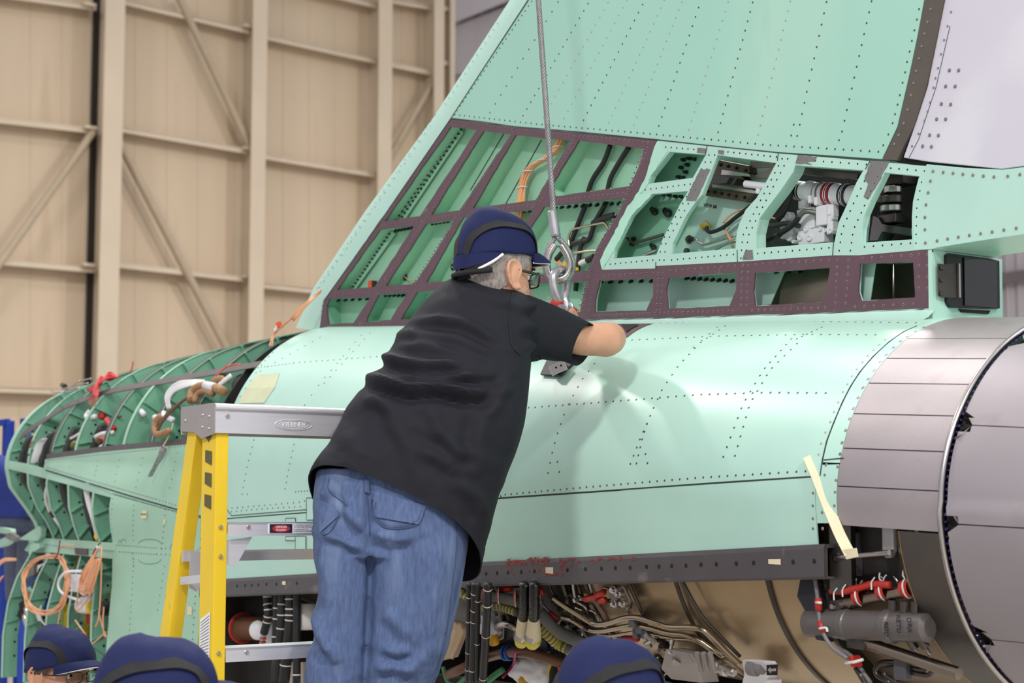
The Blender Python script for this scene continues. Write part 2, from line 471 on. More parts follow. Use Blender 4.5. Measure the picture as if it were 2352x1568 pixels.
# skins ------------------------------------------------------------------
def F8(s): return max(0, v_of_z(s, -.19)) 
SEAMPX = [(1884, 1092), (1889, 1055), (1899, 1012), (1915, 970), (1935, 923), (1953, 888), (1975, 854), (2006, 818), (2042, 785), (2075, 762), (2106, 748)]
_sb = sorted((lambda s_, t_, z_: (v_of_z(s_, z_), s_))(*to_ac(hit(x, y)[0])) for x, y in SEAMPX)
def sb(v): return interp(v, _sb)
def grid2(fa, fb, va, vb, ns, nv, off=0):
    vs, fs = [], []
    for i in range(ns + 1):
        f = i / ns; sg = fa(.5) + (-.06 - fa(.5)) * f if fa(.5) < -1 else -.03
        for j in range(nv + 1):
            v = va(sg) + (vb(sg) - va(sg)) * j / nv; vs.append(skin(fa(v) + (fb(v) - fa(v)) * f, v, off))
    for i in range(ns):
        for j in range(nv):
            k = i * (nv + 1) + j; fs.append((k, k + nv + 1, k + nv + 2, k + 1))
    return vs, fs
upper = part('upper_skin_panel', grid2(lambda v: -3.125, sb, seamA, cst(1), 80, 48))
lower = part('lower_skin_panel', grid(-3.25, -.07, beamtop, lambda s: seamA(s) - .004, 80, 14))
ring = part('aft_rim_strip', grid2(lambda v: sb(v) + .003, lambda v: -.002, zline((-.06, -.36), (0, -.36)), cst(1), 4, 60))
low2 = part('aft_rim_strip', grid(-.068, -.003, zline((-.06, -.50), (0, -.50)), zline((-.06, -.365), (0, -.365)), 4, 10))
side = part('side_skin_panel', grid(-3.99, -3.258, cst(-1.0), zline((-3.99, -.398), (-3.25, -.498)), 24, 40), GREENF)
stripT = [(-5.0, -.215), (-4.81, -.208), (-4.2, -.194), (-3.33, -.187), (-3.1, -.183)]
tri = part('shoulder_skin_panel', grid(-4.86, -3.129, zline((-4.86, -.275), (-4.2, -.36), (-3.99, -.395), (-3.25, -.495), (-3.1, -.497)), zline(*[(a, b - .022) for a, b in stripT]), 60, 14), GREENF)
part('sealant_strip', grid(-4.84, -3.129, zline(*[(a, b - .022) for a, b in stripT]), zline(*stripT), 50, 3, .001), DARKST)
part('shoulder_strip', grid(-5.4, -3.99, zline((-5.4, -.262), (-5.1, -.292), (-4.8, -.322), (-4.5, -.352), (-4.2, -.39), (-3.99, -.412)), zline((-5.4, -.222), (-5.1, -.246), (-4.8, -.28), (-4.5, -.312), (-4.2, -.352), (-3.99, -.375)), 40, 4, -.003), GREENF)
# stringer across the dorsal opening and the spine strip
part('dorsal_stringer', grid(-5.3, -3.13, lambda s: interp(s, [(-5.3, .20), (-4.9, .40), (-4.5, .455), (-3.8, .47), (-3.1, .50)]), lambda s: interp(s, [(-5.3, .27), (-4.9, .46), (-4.5, .505), (-3.8, .515), (-3.1, .54)]), 50, 4, .0005), DARKST)
part('spine_strip', grid(-5.45, -2.9, cst(.88), cst(1), 40, 6, .001), GREENF)
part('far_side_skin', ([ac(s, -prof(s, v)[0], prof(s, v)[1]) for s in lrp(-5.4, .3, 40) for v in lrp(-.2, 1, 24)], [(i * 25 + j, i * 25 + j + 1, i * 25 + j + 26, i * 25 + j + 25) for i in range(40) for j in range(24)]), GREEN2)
# longeron under the shoulder bay
part('side_longeron', grid(-5.55, -3.97, zline((-5.6, -.655), (-4, -.662)), zline((-5.6, -.592), (-4, -.598)), 40, 5, .001), GREENF, th=.012)
part('longeron_cap', grid(-5.55, -3.97, zline((-5.6, -.622), (-4, -.628)), zline((-5.6, -.592), (-4, -.598)), 40, 3, .006), GREENF, th=.006)
part('longeron_patch', grid(-4.56, -4.36, zline((-5.6, -.652), (-4, -.656)), zline((-5.6, -.622), (-4, -.63)), 4, 2, .008), DARKST, th=.002)
# frames -----------------------------------------------------------------
FRS = [-5.384, -5.095, -4.805, -4.51, -4.204, -3.987, -3.747, -3.44]
def inner(s, v, d):
    t1, z1 = prof(s, v + .01); t0, z0 = prof(s, v - .01); dd = V((t1 - t0, z1 - z0)).normalized()
    t, z = prof(s, v); return ac(s, t - dd.y * d, z + dd.x * d)
def webd(s, v):
    lowd = interp(s, [(-5.4, .05), (-4.8, .055), (-4.4, .065), (-4.1, .30), (-3, .36)])
    hi = interp(s, [(-5.4, .16), (-4.6, .24), (-4.1, .30), (-3, .36)])
    mid_ = interp(s, [(-5.4, .055), (-4.5, .065), (-4.2, .10), (-4.1, .12)])
    if v < -.36: return interp(v, [(-.5, .075), (-.36, mid_)])
    if v < 0: return mid_
    return interp(v, [(0, lowd), (.3, lowd), (.5, hi), (1, hi)])
for i, s in enumerate(FRS):
    vlow = -1.0 if i < 6 else v_of_z(s, -.60)
    VV = lrp(vlow, 1, 120)
    def dep(v): return webd(s, v)
    o_, n_ = [skin(s, v, -.004) for v in VV], [inner(s, v, dep(v)) for v in VV]
    k = len(VV); vs = o_ + n_; fs = [(j, j + 1, k + j + 1, k + j) for j in range(k - 1)]
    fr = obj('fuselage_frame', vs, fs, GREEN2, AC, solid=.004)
    # outer cap strip (dark where sealed) and its green return
    capm = DARKST if i in (2, 4, 6, 7) else GREENF
    obj('frame_cap', *grid(s - .012, s + .010, cst(v_of_z(s, -.2)), cst(.97), 2, 60, -.001), capm, fr, solid=.003)
    obj('frame_cap', *grid(s - .012, s + .010, cst(vlow), cst(v_of_z(s, -.21)), 2, 60, -.003), GREENF, fr, solid=.003)
    if capm is DARKST: obj('cap_edge', *grid(s + .010, s + .016, cst(v_of_z(s, -.2)), cst(.97), 2, 60, -.0035), GREENF, fr, solid=.003)
    # stiffeners across the web
    for v in (.12, .36, .66, .86, -.22, -.33, -.45, -.62, -.74):
        if v < vlow: continue
        a = skin(s, v, -.006) + U * .012; b = inner(s, v + (.04 if v > 0 else .03), dep(v) * .96) + U * .012
        obj('stiffener', *beam(a, b, .006, .022, U), GREEN2, fr)
    it = []
    for v in lrp(max(vlow, -.9), .8, 26):
        it.append((inner(s, v, min(dep(v) * .8, .11)) + U * .003, U, .007))
    dots('web_fasteners', it, HOLE, fr, .004, 6)
# the aft face of F0 reads as a broad rim
obj('front_rim', *grid(-5.42, -5.375, cst(-.42), cst(.98), 3, 90, .0), GREENF, AC, solid=.006)
# inner skin (dark) of the tank walls
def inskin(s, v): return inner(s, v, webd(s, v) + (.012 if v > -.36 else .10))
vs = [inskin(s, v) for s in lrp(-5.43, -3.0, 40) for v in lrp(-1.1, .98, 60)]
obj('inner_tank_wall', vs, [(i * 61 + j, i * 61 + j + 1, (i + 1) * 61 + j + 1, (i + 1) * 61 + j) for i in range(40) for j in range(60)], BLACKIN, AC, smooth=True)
# bulkhead that closes the engine bay at the front
b0 = [skin(-3.24, v, -.01) for v in lrp(-.95, .98, 50)] + [ac(-3.24, 0, .2), ac(-3.24, 0, -1.3)]
obj('bulkhead', b0, [tuple(range(len(b0)))], BLACKIN, AC, solid=.01)
# longitudinal beam (dark) under the lower skin
BEAMM = mat('beam_grey', (84, 78, 80), .45, .1, var=.1, scale=8, spots=[((110, 102, 102), 14, .62, .1)])
def bm_ring(s):
    z = interp(s, [(-3.4, -.738), (-3.26, -.732), (-2.43, -.684), (-1.54, -.629), (-.05, -.551), (.1, -.545)]); h = interp(s, [(-3.3, .062), (-1.5, .068), (0, .078)])
    t = low(s, z) + .003
    return [ac(s, t, z + .003), ac(s, t + .004, z - .008), ac(s, t + .004, z - h + .006), ac(s, t - .002, z - h), ac(s, t - .05, z - h), ac(s, t - .05, z - h + .005), ac(s, t - .008, z - h + .006), ac(s, t - .008, z - .006), ac(s, t - .06, z - .006), ac(s, t - .06, z + .001)]
bmo = obj('side_beam', *loft([bm_ring(s) for s in lrp(-3.25, -.045, 60)]), BEAMM, AC)
def bface(x, y, off=0):
    p, nn = hit(x, y); s_ = to_ac(p)[0]
    for _ in range(3):
        z = interp(s_, [(-3.4, -.738), (-3.26, -.732), (-2.43, -.684), (-1.54, -.629), (-.05, -.551), (.1, -.545)])
        q = fin(x, y, low(s_, z) + .0074 + off); s_ = to_ac(q)[0]
    return q
q2 = crop(1000, 1240, 3.36)
it = []
for x, y in q2((215, 262), (294, 262), (391, 258), (475, 254), (560, 249), (662, 246), (763, 240), (1018, 230), (1157, 223), (1281, 219), (1389, 214), (1502, 212), (1629, 205), (1725, 203), (1823, 198), (1933, 196), (2049, 188), (2168, 186), (2322, 182)) + crop(1640, 1160, 3.3034)((168, 441), (300, 437), (600, 430), (760, 424)) + crop(420, 880, 2.2786)((283, 1060), (325, 1058), (360, 1056), (395, 1054), (437, 1051), (489, 1050), (595, 1046)):
    it.append((bface(x, y), N, .0066))
dots('beam_holes', it, HOLE, bmo, .0008, 10)
# red paint worn along the beam, small paper tags
random.seed(3)
bits = []
for x0, x1, y0, y1, n in ((1155, 1260, 1284, 1300, 60), (1285, 1315, 1284, 1312, 20), (1325, 1480, 1288, 1296, 14), (1250, 1290, 1318, 1326, 14), (1160, 1250, 1306, 1322, 8)):
    for _ in range(n):
        x = random.uniform(x0, x1); y = random.uniform(y0, y1) - (x - 1155) * .035
        p = bface(x, y, .0004 + random.random() * .0003); L = random.uniform(.004, .013); h = random.uniform(.002, .005)
        poly = [p + U * L * math.cos(a) * random.uniform(.6, 1) + Z * h * math.sin(a) * random.uniform(.6, 1) for a in (0, .9, 1.8, 2.7, 3.6, 4.5, 5.4)]
        bits.append((poly, [tuple(range(7))]))
obj('worn_red_paint', *merge(bits), mat('worn_red', (150, 52, 44), .6, var=.2, scale=30), bmo, kind='stuff')
for x, y, w, h in ((1262, 1310, 11, 7), (1779, 1290, 15, 6), (652, 1339, 6, 4)):
    p = bface(x, y, .0004); k = p.y / F
    obj('paper_tag', *plate([p - U * w * k * 1.3 + Z * h * k, p + U * w * k * 1.3 + Z * (h + 1) * k, p + U * w * k * 1.3 - Z * h * k, p - U * w * k * 1.3 - Z * (h - 1) * k], N * .0006), TAPE, bmo)
# joints in the skin ------------------------------------------------------
seam('panel_joint', [(1150, 1143), (1400, 1126), (1650, 1108), (1868, 1094)], .0035, lower)
seam('panel_joint', SEAMPX, .003, ring)
seam('panel_joint', [(1892, 1056), (1938, 1052)], .003, ring)
seam('panel_joint', [(520, 1168), (532, 1184), (705, 1170)], .003, lower)
seam('panel_joint', [(105, 1079), (180, 1102), (300, 1139), (462, 1186)], .006, tri)
seam('panel_joint', [(468, 1010), (466, 1180), (470, 1320)], .005, lower)
seam('panel_joint', [(405, 1170), (462, 1186)], .005, side)
# small access doors near the ladder
q7 = crop(420, 880, 2.2786)
for pts in ([(650, 600), (700, 600), (700, 715), (650, 715)], [(540, 707), (590, 705), (592, 730), (540, 732)], [(540, 800), (592, 800), (590, 822), (540, 822)], [(592, 800), (646, 800), (646, 890), (592, 890)]):
    P = [h for h in hits(q7(*pts), .001)]
    if len(P) == 4: obj('access_door', *plate(P, N * .0015), GREEN, lower); 
    qq = q7(*pts); seam('door_joint', qq + [qq[0]], .0025, lower, off=.0028)
# fasteners ---------------------------------------------------------------
def riv(rows, r, nm, m, par, h=.001):
    it = []
    for pts, n in rows:
        P = hits(pts)
        if len(P) < 2 and n > 1: continue
        for p in (along(P, n) if n > 0 else P):
            x, y = px(p); q, nn = hit(x, y)
            if q is not None: it.append((q, nn, r))
    return dots(nm, it, m, par, h)
q3 = crop(1140, 700, 1.9406); qB = crop(320, 740, 6.533)
riv([(q3((605, 157), (1000, 139), (1400, 132), (1690, 134)), 30), (q3((144, 458), (585, 425), (900, 400), (1200, 391), (1468, 393)), 38), (q3((40, 845), (400, 812), (900, 770), (1378, 741)), 42),
     (q3((700, 82), (1200, 72), (1870, 80)), 34), (q3((302, 489), (270, 580), (250, 655), (231, 748)), 7), (q3((273, 698), (281, 744)), 2), (q3((912, 167), (812, 270), (740, 376), (701, 459)), 10),
     (q3((686, 494), (640, 600), (598, 708)), 7), (q3((672, 531), (650, 600), (625, 706)), 6), (q3((665, 664), (674, 705)), 2), (q3((1315, 152), (1190, 290), (1100, 440), (1012, 677)), 16), (q3((1340, 173), (1220, 290), (1130, 440), (1064, 672)), 15),
     (q3((1450, 100), (1340, 152)), 6), (q3((1020, 95), (912, 167)), 5), (q3((985, 100), (880, 190)), 4), (q3((438, 262), (380, 335), (322, 442)), 6),
     ([(1000, 1160), (1150, 1139)], 8), ([(690, 1005), (700, 1150)], 2)], .0036, 'skin_fasteners', RIVD, upper)
riv([(q3((1733, 156), (1707, 178), (1681, 202), (1656, 228), (1632, 256), (1607, 287), (1585, 318), (1565, 353), (1545, 388), (1524, 434), (1505, 477), (1489, 521), (1467, 568), (1448, 617), (1437, 666)), 0)], .0038, 'edge_fasteners', RIVP, upper)
riv([(q3((1905, 100), (1868, 118), (1831, 141), (1802, 162), (1770, 190), (1738, 222), (1712, 252), (1684, 291), (1658, 330), (1634, 369), (1612, 413), (1591, 461), (1574, 507), (1557, 559), (1541, 614), (1532, 664)), 0)], .0052, 'rim_fasteners', RIVG, ring)
riv([(q3((1521, 721), (1514, 781), (1510, 833), (1507, 895), (1469, 713), (1464, 757), (1412, 838), (1411, 895), (1411, 952), (1452, 925), (1412, 997), (1453, 997), (1418, 783)), 0)], .0046, 'rim_fasteners', RIVG, low2)
# forward of the man: rows seen beside the ladder
riv([(qB((1730, 685), (2310, 615)), 12), ([(675, 833), (880, 818)], 16), ([(735, 775), (600, 850), (545, 935)], 14), ([(830, 770), (735, 880), (700, 930)], 10), ([(850, 765), (745, 880)], 9),
     (q7((250, 268), (440, 258), (640, 268), (715, 275)), 22), (q7((372, 297), (340, 420), (315, 545)), 8), (q7((582, 320), (560, 420), (535, 552)), 8), (q7((590, 567), (700, 560)), 8),
     (q7((258, 653), (430, 638), (610, 622)), 13), (q7((255, 672), (430, 655), (615, 645)), 14), (q7((338, 580), (310, 580)), 2), ([(660, 772), (600, 838), (552, 910)], 12), ([(1050, 850), (1000, 935)], 4)], .0036, 'skin_fasteners', RIVD, upper)
qC = crop(0, 920, 6.533); qF = crop(0, 1240, 6.533); qE = crop(0, 1080, 6.533)
riv([(qC((725, 890), (1500, 810), (2350, 725)), 60), ([(360, 1031), (445, 1021)], 13), (qC((700, 1000), (1380, 1200), (2352, 1480)), 70), ([(360, 1146), (455, 1176)], 14),
     (qC((1470, 910), (1425, 1120)), 4), (qC((1790, 890), (1722, 1205)), 4), (qC((2137, 860), (2040, 1300)), 5), ([(408, 1040), (390, 1120)], 5), ([(160, 1072), (160, 1070)], 1)], .0034, 'skin_fasteners', RIVD, tri)
riv([(qE((1700, 340), (2352, 535)), 18), ([(360, 1162), (405, 1176)], 6), (qE((1690, 430), (1670, 720), (1700, 1030)), 9), (qE((2010, 525), (1990, 820), (2000, 1050)), 8), (qE((1750, 1120), (2352, 1165)), 18), (qE((1790, 1220), (2352, 1260)), 16),
     ([(360, 1258), (455, 1262)], 10), ([(360, 1272), (455, 1278)], 10), (qF((2005, 290), (1985, 700), (1940, 1440)), 14), ([(380, 1170), (372, 1260)], 8), ([(378, 1300), (362, 1400)], 7), (qF((1640, 1250), (1600, 1560)), 8), (qE((1990, 1250), (2005, 1440)), 4)], .0036, 'skin_fasteners', RIVD, side)
riv([([(452, 1320), (440, 1500)], 12), ([(463, 1195), (458, 1300)], 6), ([(474, 1195), (470, 1300)], 6)], .0045, 'edge_fasteners', RIVD, side)
# pencil rings drawn round some fasteners
for cx, cy, rx, ry in ((344, 1250, 27, 12), (344, 1283, 26, 12), (284, 1247, 6, 9), (276, 1248, 4, 8), (405, 1258, 14, 12)):
    seam('pencil_mark', [(cx + rx * math.cos(a), cy + ry * math.sin(a)) for a in lrp(math.pi, 2 * math.pi, 14)] if cy < 1270 else [(cx + rx * math.cos(a), cy + ry * math.sin(a)) for a in lrp(0, math.pi, 14)], .002, side, mat('pencil', (84, 110, 96), .8, var=0), .0006, 28)
# ================================================================ tail fin
q1 = crop(1000, 0, 1.7396); qz = crop(720, 260, 2.94); q4 = crop(1340, 300, 2.3241); qG = crop(1560, 320, 3.92); qH = crop(2080, 300, 3.408); qI = crop(1140, 440, 4.704)
T0 = .05
def fl3(pts, t=T0): return [fin(x, y, t) for x, y in pts]
def jit(pts, a=1.0, step=14):
    out = []
    for i, (x, y) in enumerate(pts):
        X, Y = pts[(i + 1) % len(pts)]; n = max(1, int(math.hypot(X - x, Y - y) / step))
        for k in range(n):
            t = k / n; j = 0 if k == 0 else a
            out.append((x + (X - x) * t + random.uniform(-j, j), y + (Y - y) * t + random.uniform(-j, j)))
    return out
random.seed(11)
FINM = mat('fin_primer', (164, 211, 193), .38, var=.04, scale=2, stretch=(1, 1, .3), spots=[((188, 219, 199), 1.6, .55, .3), ((146, 197, 179), 3.5, .62, .2)])
finskin = obj('fin_skin', *plate(fl3([(1036, 271), (1108, 279), (1181, 290), (1325, 302), (1509, 320), (1620, 333), (1790, 350), (1900, 357), (2025, 366), (2060, 292), (2086, 180), (2107, 80), (2122, 0), (2150, -160), (2205, -520), (1553, -520), (1214, 0)]), -N * .1), FINM, AC, bevel=.0015)
# leading edge, rounded
le_in = [(1550, -520), (1211, 0), (1034, 272), (944, 405), (870, 515), (742, 692), (733, 760)]
le_out = [(1512, -520), (1178, 0), (1000, 272), (898, 410), (842, 487), (727, 658), (684, 752)]
R = []
for (xi, yi), (xo, yo) in zip(le_in, le_out):
    a = fin(xi, yi, T0); b = fin(xo, yo, 0); dv = b - a + N * T0; c = a - N * T0
    R.append([c + dv * math.sin(k) + N * T0 * math.cos(k) for k in lrp(0, math.pi, 12)])
lead = obj('leading_edge', *loft(R, False, False), GREEN, AC, smooth=True, solid=.003)
# rudder seal and rudder
seal = obj('rudder_seal', *plate(fl3([(2125, 0), (2110, 80), (2089, 180), (2063, 292), (2028, 366), (2060, 368), (2098, 290), (2125, 205), (2146, 110), (2168, 0), (2200, -160), (2260, -520), (2208, -520), (2153, -160)], T0 + .001), -N * .1), mat('seal_olive', (86, 78, 70), .6, var=.1, scale=10), AC)
obj('hinge_gap', *plate(fl3([(2062, 340), (2088, 325), (2088, 362), (2120, 372), (2060, 372)], .03), -N * .08), HOLE, AC)
rud = obj('rudder', *plate(fl3([(2170, 0), (2150, 100), (2130, 200), (2104, 280), (2075, 362), (2130, 371), (2300, 388), (2420, 372), (2700, 330), (2700, -520), (2264, -520), (2202, -160)], T0 - .004), -N * .09), mat('rudder_white', (208, 204, 214), .35, var=.03, scale=2, spots=[((218, 215, 222), 2, .58, .1)]), AC, bevel=.002)
def finriv(nm, rows, r, m, par, t=T0, h=.001):
    it = []
    for pts, n in rows:
        P = fl3(pts, t)
        for p in (along(P, n) if n > 0 else P): it.append((p, N, r))
    return dots(nm, it, m, par, h)
finriv('fin_fasteners', [(q1((385, 5), (75, 458)), 26), (q1((490, 8), (218, 450)), 13), (q1((610, 14), (350, 462)), 17), (q1((828, 18), (592, 480)), 16), (q1((1052, 30), (893, 503)), 14), (q1((1268, 10), (1130, 528)), 15), (q1((1563, 8), (1465, 455)), 11),
    (q1((1432, 498), (1456, 498), (1422, 541), (1446, 543)), 0), (q1((1743, 5), (1625, 525), ), 13), (q1((1933, 36), (1924, 78), (1914, 121), (1904, 163), (1895, 206), (1885, 247), (1877, 289), (1867, 330), (1856, 380), (1847, 418), (1837, 456), (1827, 492), (1810, 537), (1790, 580), (1613, 560)), 0),
    (q1((78, 458), (420, 497), (864, 535), (1318, 578), (1770, 606)), 66)], .0036, RIVD, finskin)
finriv('fin_plugs', [(q1((690, 10), (432, 468)), 17), (q1((765, 0), (515, 472)), 17), (q1((915, 0), (693, 490)), 17), (q1((985, 8), (793, 498)), 17), (q1((1170, 8), (1013, 518)), 15), (q1((1418, 5), (1290, 538)), 15)], .0034, RIVP, finskin)
finriv('rudder_fasteners', [(q1((2060, 48), (2046, 104), (2032, 160), (2020, 216), (2008, 272), (1998, 312), (1990, 350), (1976, 409), (1966, 446), (1954, 481), (1930, 534), (1904, 584)), 0)], .0034, RIVG, rud, T0 - .003)
finriv('rudder_bolts', [(q1((2053, 281), (2090, 281), (2038, 345), (2076, 345), (2021, 415), (2058, 417), (2002, 476), (2038, 476), (1974, 540), (2009, 541), (1946, 584), (1981, 586)), 0)], .0054, GREYP, rud, T0 - .003)
finriv('seal_fasteners', [(q1((1978, 36), (1965, 88), (1953, 135), (1942, 185), (1931, 234), (1920, 284), (1910, 332), (1899, 381), (1886, 438), (1870, 493), (1850, 540), (1832, 576)), 0)], .0042, GREYP, seal, T0 + .002)
def fseam(pts, w, par, t=T0, m=SEAM):
    P = fl3(pts, t + .0006); 
    for a, b in zip(P, P[1:]): obj('panel_joint', *beam(a, b, w, .0016, N), m, par)
fseam([(1214, 0), (1036, 271), (870, 513), (744, 690)], .0025, lead)
fseam([(2182, 60), (2150, 200), (2110, 320), (2088, 362)], .0008, rud, T0 - .004)
fseam([(1036, 272), (1108, 280), (1181, 291), (1325, 303), (1509, 321), (1790, 351), (2025, 367)], .002, finskin)
ler = []
for a, b, n in (((1008, 265), (735, 662), 30), ((995, 290), (720, 690), 26), ((1150, 55), (1030, 240), 14)):
    A, B = fin(*a, .03), fin(*b, .03)
    for i in range(n):
        p = A.lerp(B, i / (n - 1)); x, y = px(p)
        d = ray(x, y); ler.append((p + N * .0145 + U * .0, (N + U * -.5 + Z * .3).normalized(), .0028))
dots('edge_fasteners', ler, RIVD, lead, .001)
# ---- maroon frame and its pockets
H = [[(925, 92), (1105, 112), (718, 695), (480, 728)],
     [(1148, 120), (1330, 143), (1030, 590), (985, 655), (795, 686)],
     [(1365, 148), (1735, 185), (1500, 585), (1075, 640)],
     [(1790, 185), (2232, 240), (2215, 310), (2165, 430), (2135, 492), (1630, 560), (1600, 500)],
     [(447, 788), (682, 757), (412, 1172), (158, 1193)],
     [(762, 745), (948, 720), (925, 775), (700, 1125), (668, 1152), (487, 1165)],
     [(1010, 705), (1490, 650), (1190, 1112), (760, 1143)],
     [(1555, 632), (2105, 570), (2070, 660), (1930, 880), (1850, 1062), (1245, 1110)],
     [(110, 1250), (385, 1243), (270, 1415), (100, 1425), (88, 1300)],
     [(440, 1225), (635, 1212), (540, 1360), (520, 1395), (355, 1410), (365, 1370)],
     [(700, 1205), (1180, 1172), (1140, 1380), (590, 1392)],
     [(1300, 1165), (1842, 1132), (1800, 1340), (1700, 1362), (1290, 1378)]]
HH = [qz(*h) for h in H]
LB = [q4(*h) for h in ([(85, 800), (370, 785), (372, 880), (335, 960), (60, 965), (62, 900)], [(455, 785), (820, 755), (815, 850), (780, 935), (450, 950), (440, 850)],
      [(915, 760), (1315, 730), (1300, 840), (1265, 915), (915, 935), (905, 860)], [(1475, 710), (1760, 700), (1770, 890), (1480, 908), (1465, 860)])]
outl = qz((930, 38), (1140, 62), (1355, 95), (1780, 130), (2320, 180)) + q4((380, 110), (345, 240), (300, 330), (230, 430), (130, 620), (100, 735), (385, 735), (386, 722), (820, 700), (1330, 665), (1470, 665), (1760, 640), (1860, 632), (1865, 955), (920, 990), (0, 1016)) + qz((500, 1455), (38, 1467), (70, 1265))
mf = obj('fin_base_frame', *plate(fl3(jit(outl, .5)), -N * .006, [fl3(jit(h, .8)) for h in HH + LB]), MAROON, AC, label='maroon sealed frame at the base of the fin')
def pocket(hole, d, m, par, grow=1.03, floor=None, nm='bay_wall'):
    cx = sum(p[0] for p in hole) / len(hole); cy = sum(p[1] for p in hole) / len(hole)
    P = fl3([(cx + (x - cx) * grow, cy + (y - cy) * grow) for x, y in hole], T0 - .006)
    o = obj(nm, *loft([P, [p - N * d for p in P]], False), m, par, solid=.002)
    if floor: obj('bay_floor', *plate([p - N * d for p in P], -N * .003), floor, par)
    return o
INN = mat('bay_green', (158, 208, 178), .5, var=.06, scale=5, spots=[((124, 178, 150), 6, .62, .2)])
for i, h in enumerate(HH): pocket(h, .062 if i in (0, 4, 8) else .056, INN if i < 8 else GREEN2, mf, floor=INN)
for i, h in enumerate(LB): pocket(h, .012, GREEN, mf)
obj('bay_floor', *plate(fl3(q4((20, 770), (950, 700), (950, 960), (20, 1000)), -.03), -N * .003), GREEN, mf)
obj('bay_floor', *plate(fl3(q4((500, 690), (1960, 600), (1960, 960), (500, 980)), -.16), -N * .003), mat('duct_wall', (104, 98, 84), .6, .2, var=.1), mf)
obj('bay_wall', *plate(fl3(q4((900, 740), (1080, 735), (1000, 925), (900, 940)), -.02), -N * .003), GREEN, mf)
obj('bay_wall', *plate(fl3(q4((1470, 700), (1560, 700), (1530, 910), (1460, 910)), .01), -N * .003), GREEN, mf)
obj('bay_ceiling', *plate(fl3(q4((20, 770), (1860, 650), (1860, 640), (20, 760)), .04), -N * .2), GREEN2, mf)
# fastener holes round the frame
rows = [(qz((945, 60), (1120, 80)), 9), (qz((1150, 85), (1340, 108)), 9), (qz((1390, 115), (1760, 155)), 15), (qz((1800, 155), (2290, 200)), 17), (qz((910, 80), (110, 1230)), 60),
        (qz((1120, 140), (770, 700)), 20), (qz((755, 720), (420, 1220)), 22), (qz((1345, 130), (1010, 640)), 22), (qz((1325, 170), (990, 680)), 20), (qz((965, 700), (660, 1170)), 22), (qz((930, 800), (690, 1150)), 16), (qz((1770, 165), (1480, 640)), 22), (qz((1735, 250), (1530, 600)), 14),
        (qz((470, 755), (705, 725)), 9), (qz((790, 715), (960, 690)), 9), (qz((1100, 665), (1480, 620)), 13), (qz((1650, 590), (2120, 535)), 16), (qz((150, 1220), (385, 1210)), 10), (qz((500, 1195), (650, 1185)), 8), (qz((1300, 1130), (1850, 1090)), 14),
        (qz((2270, 200), (2160, 480), (1930, 920), (1850, 1100), (1790, 1330)), 34), (qz((2225, 250), (2120, 520), (1900, 950), (1820, 1300)), 30), (qz((60, 1440), (500, 1425)), 18), (qz((60, 1300), (50, 1440)), 5), (qz((1900, 1370), (2340, 1350)), 14),
        (q4((110, 775), (370, 760)), 10), (q4((460, 750), (810, 720)), 11), (q4((920, 715), (1310, 690)), 11), (q4((1490, 680), (1750, 665)), 6), (q4((50, 985), (340, 975)), 12), (q4((430, 972), (800, 962)), 15), (q4((900, 960), (1290, 945)), 12), (q4((1450, 940), (1760, 925)), 7),
        (q4((400, 760), (390, 960)), 7), (q4((425, 760), (410, 960)), 7), (q4((850, 720), (840, 930)), 7), (q4((880, 720), (870, 930)), 7), (q4((1355, 690), (1345, 920)), 7), (q4((1415, 690), (1400, 920)), 7), (q4((1790, 660), (1790, 840)), 4), (q4((1835, 660), (1835, 840)), 4), (q4((60, 800), (30, 960)), 6)]
finriv('ring_marks', rows, .0042, mat('ring_pale', (168, 150, 146), .6, var=.1), mf, T0, .0006)
finriv('frame_holes', rows, .0026, HOLE, mf, T0 + .0007, .0006)
# bolts along the spar wall and under the ribs, inside the bays
it = []
for a, b, n in (((1000, 110), (600, 700), 22), ((530, 790), (270, 1170), 17), ((970, 130), (560, 720), 20)):
    A, B = fin(*qz(a)[0], -.001), fin(*qz(b)[0], -.001)
    it += [(p, N, .0044) for p in along([A, B], n)]
dots('spar_bolts', it, mat('bolt_black', (28, 34, 38), .4, .3, var=0), mf, .006, 7)
for a, b in (((1000, 108), (590, 720)), ((545, 790), (265, 1180))):
    A, B = fin(*qz(a)[0], -.006), fin(*qz(b)[0], -.006); obj('spar_flange', *beam(A, B, .035, .004, N), INN, mf)
it = []
for a, b, n in (((560, 790), (670, 770), 6), ((790, 745), (920, 725), 6), ((1640, 632), (2070, 605), 10), ((470, 1225), (640, 1225), 7), ((130, 1262), (370, 1248), 6), ((1400, 660), (1470, 655), 3)):
    it += [(p, (N - Z * .6).normalized(), .0062) for p in along(fl3(qz(a, b), .012), n)]
for a, b, n in (((100, 805), (370, 800), 6), ((560, 785), (800, 800), 8), ((1040, 750), (1160, 748), 3)):
    it += [(p, (N - Z * .4).normalized(), .0062) for p in along(fl3(q4(a, b), -.02), n)]
dots('rib_bolts', it, MATS['bolt_black'], mf, .014, 7)
for h in (qz((885, 165)), qz((805, 290)), qz((640, 522)), qz((565, 636)), qz((430, 826)), qz((377, 904)), qz((257, 1079)), qz((190, 1178))):
    p = fin(*h[0], .012); obj('spar_plug', *disc(p, (N + U * .4).normalized(), .0105, .002, 12, .9), mat('plug_blue', (28, 62, 88), .3, var=0), mf)
for pts in (((1285, 140), (1060, 520)), ((1540, 180), (1300, 610)), ((1000, 110), (610, 700)), ((530, 800), (290, 1175))):
    A = fl3(qz(*pts), -.0115); obj('sealed_joint', *beam(A[0], A[1], .004, .002, N), SEAM, mf)
for pts in (((2020, 215), (1990, 500)),):
    pass
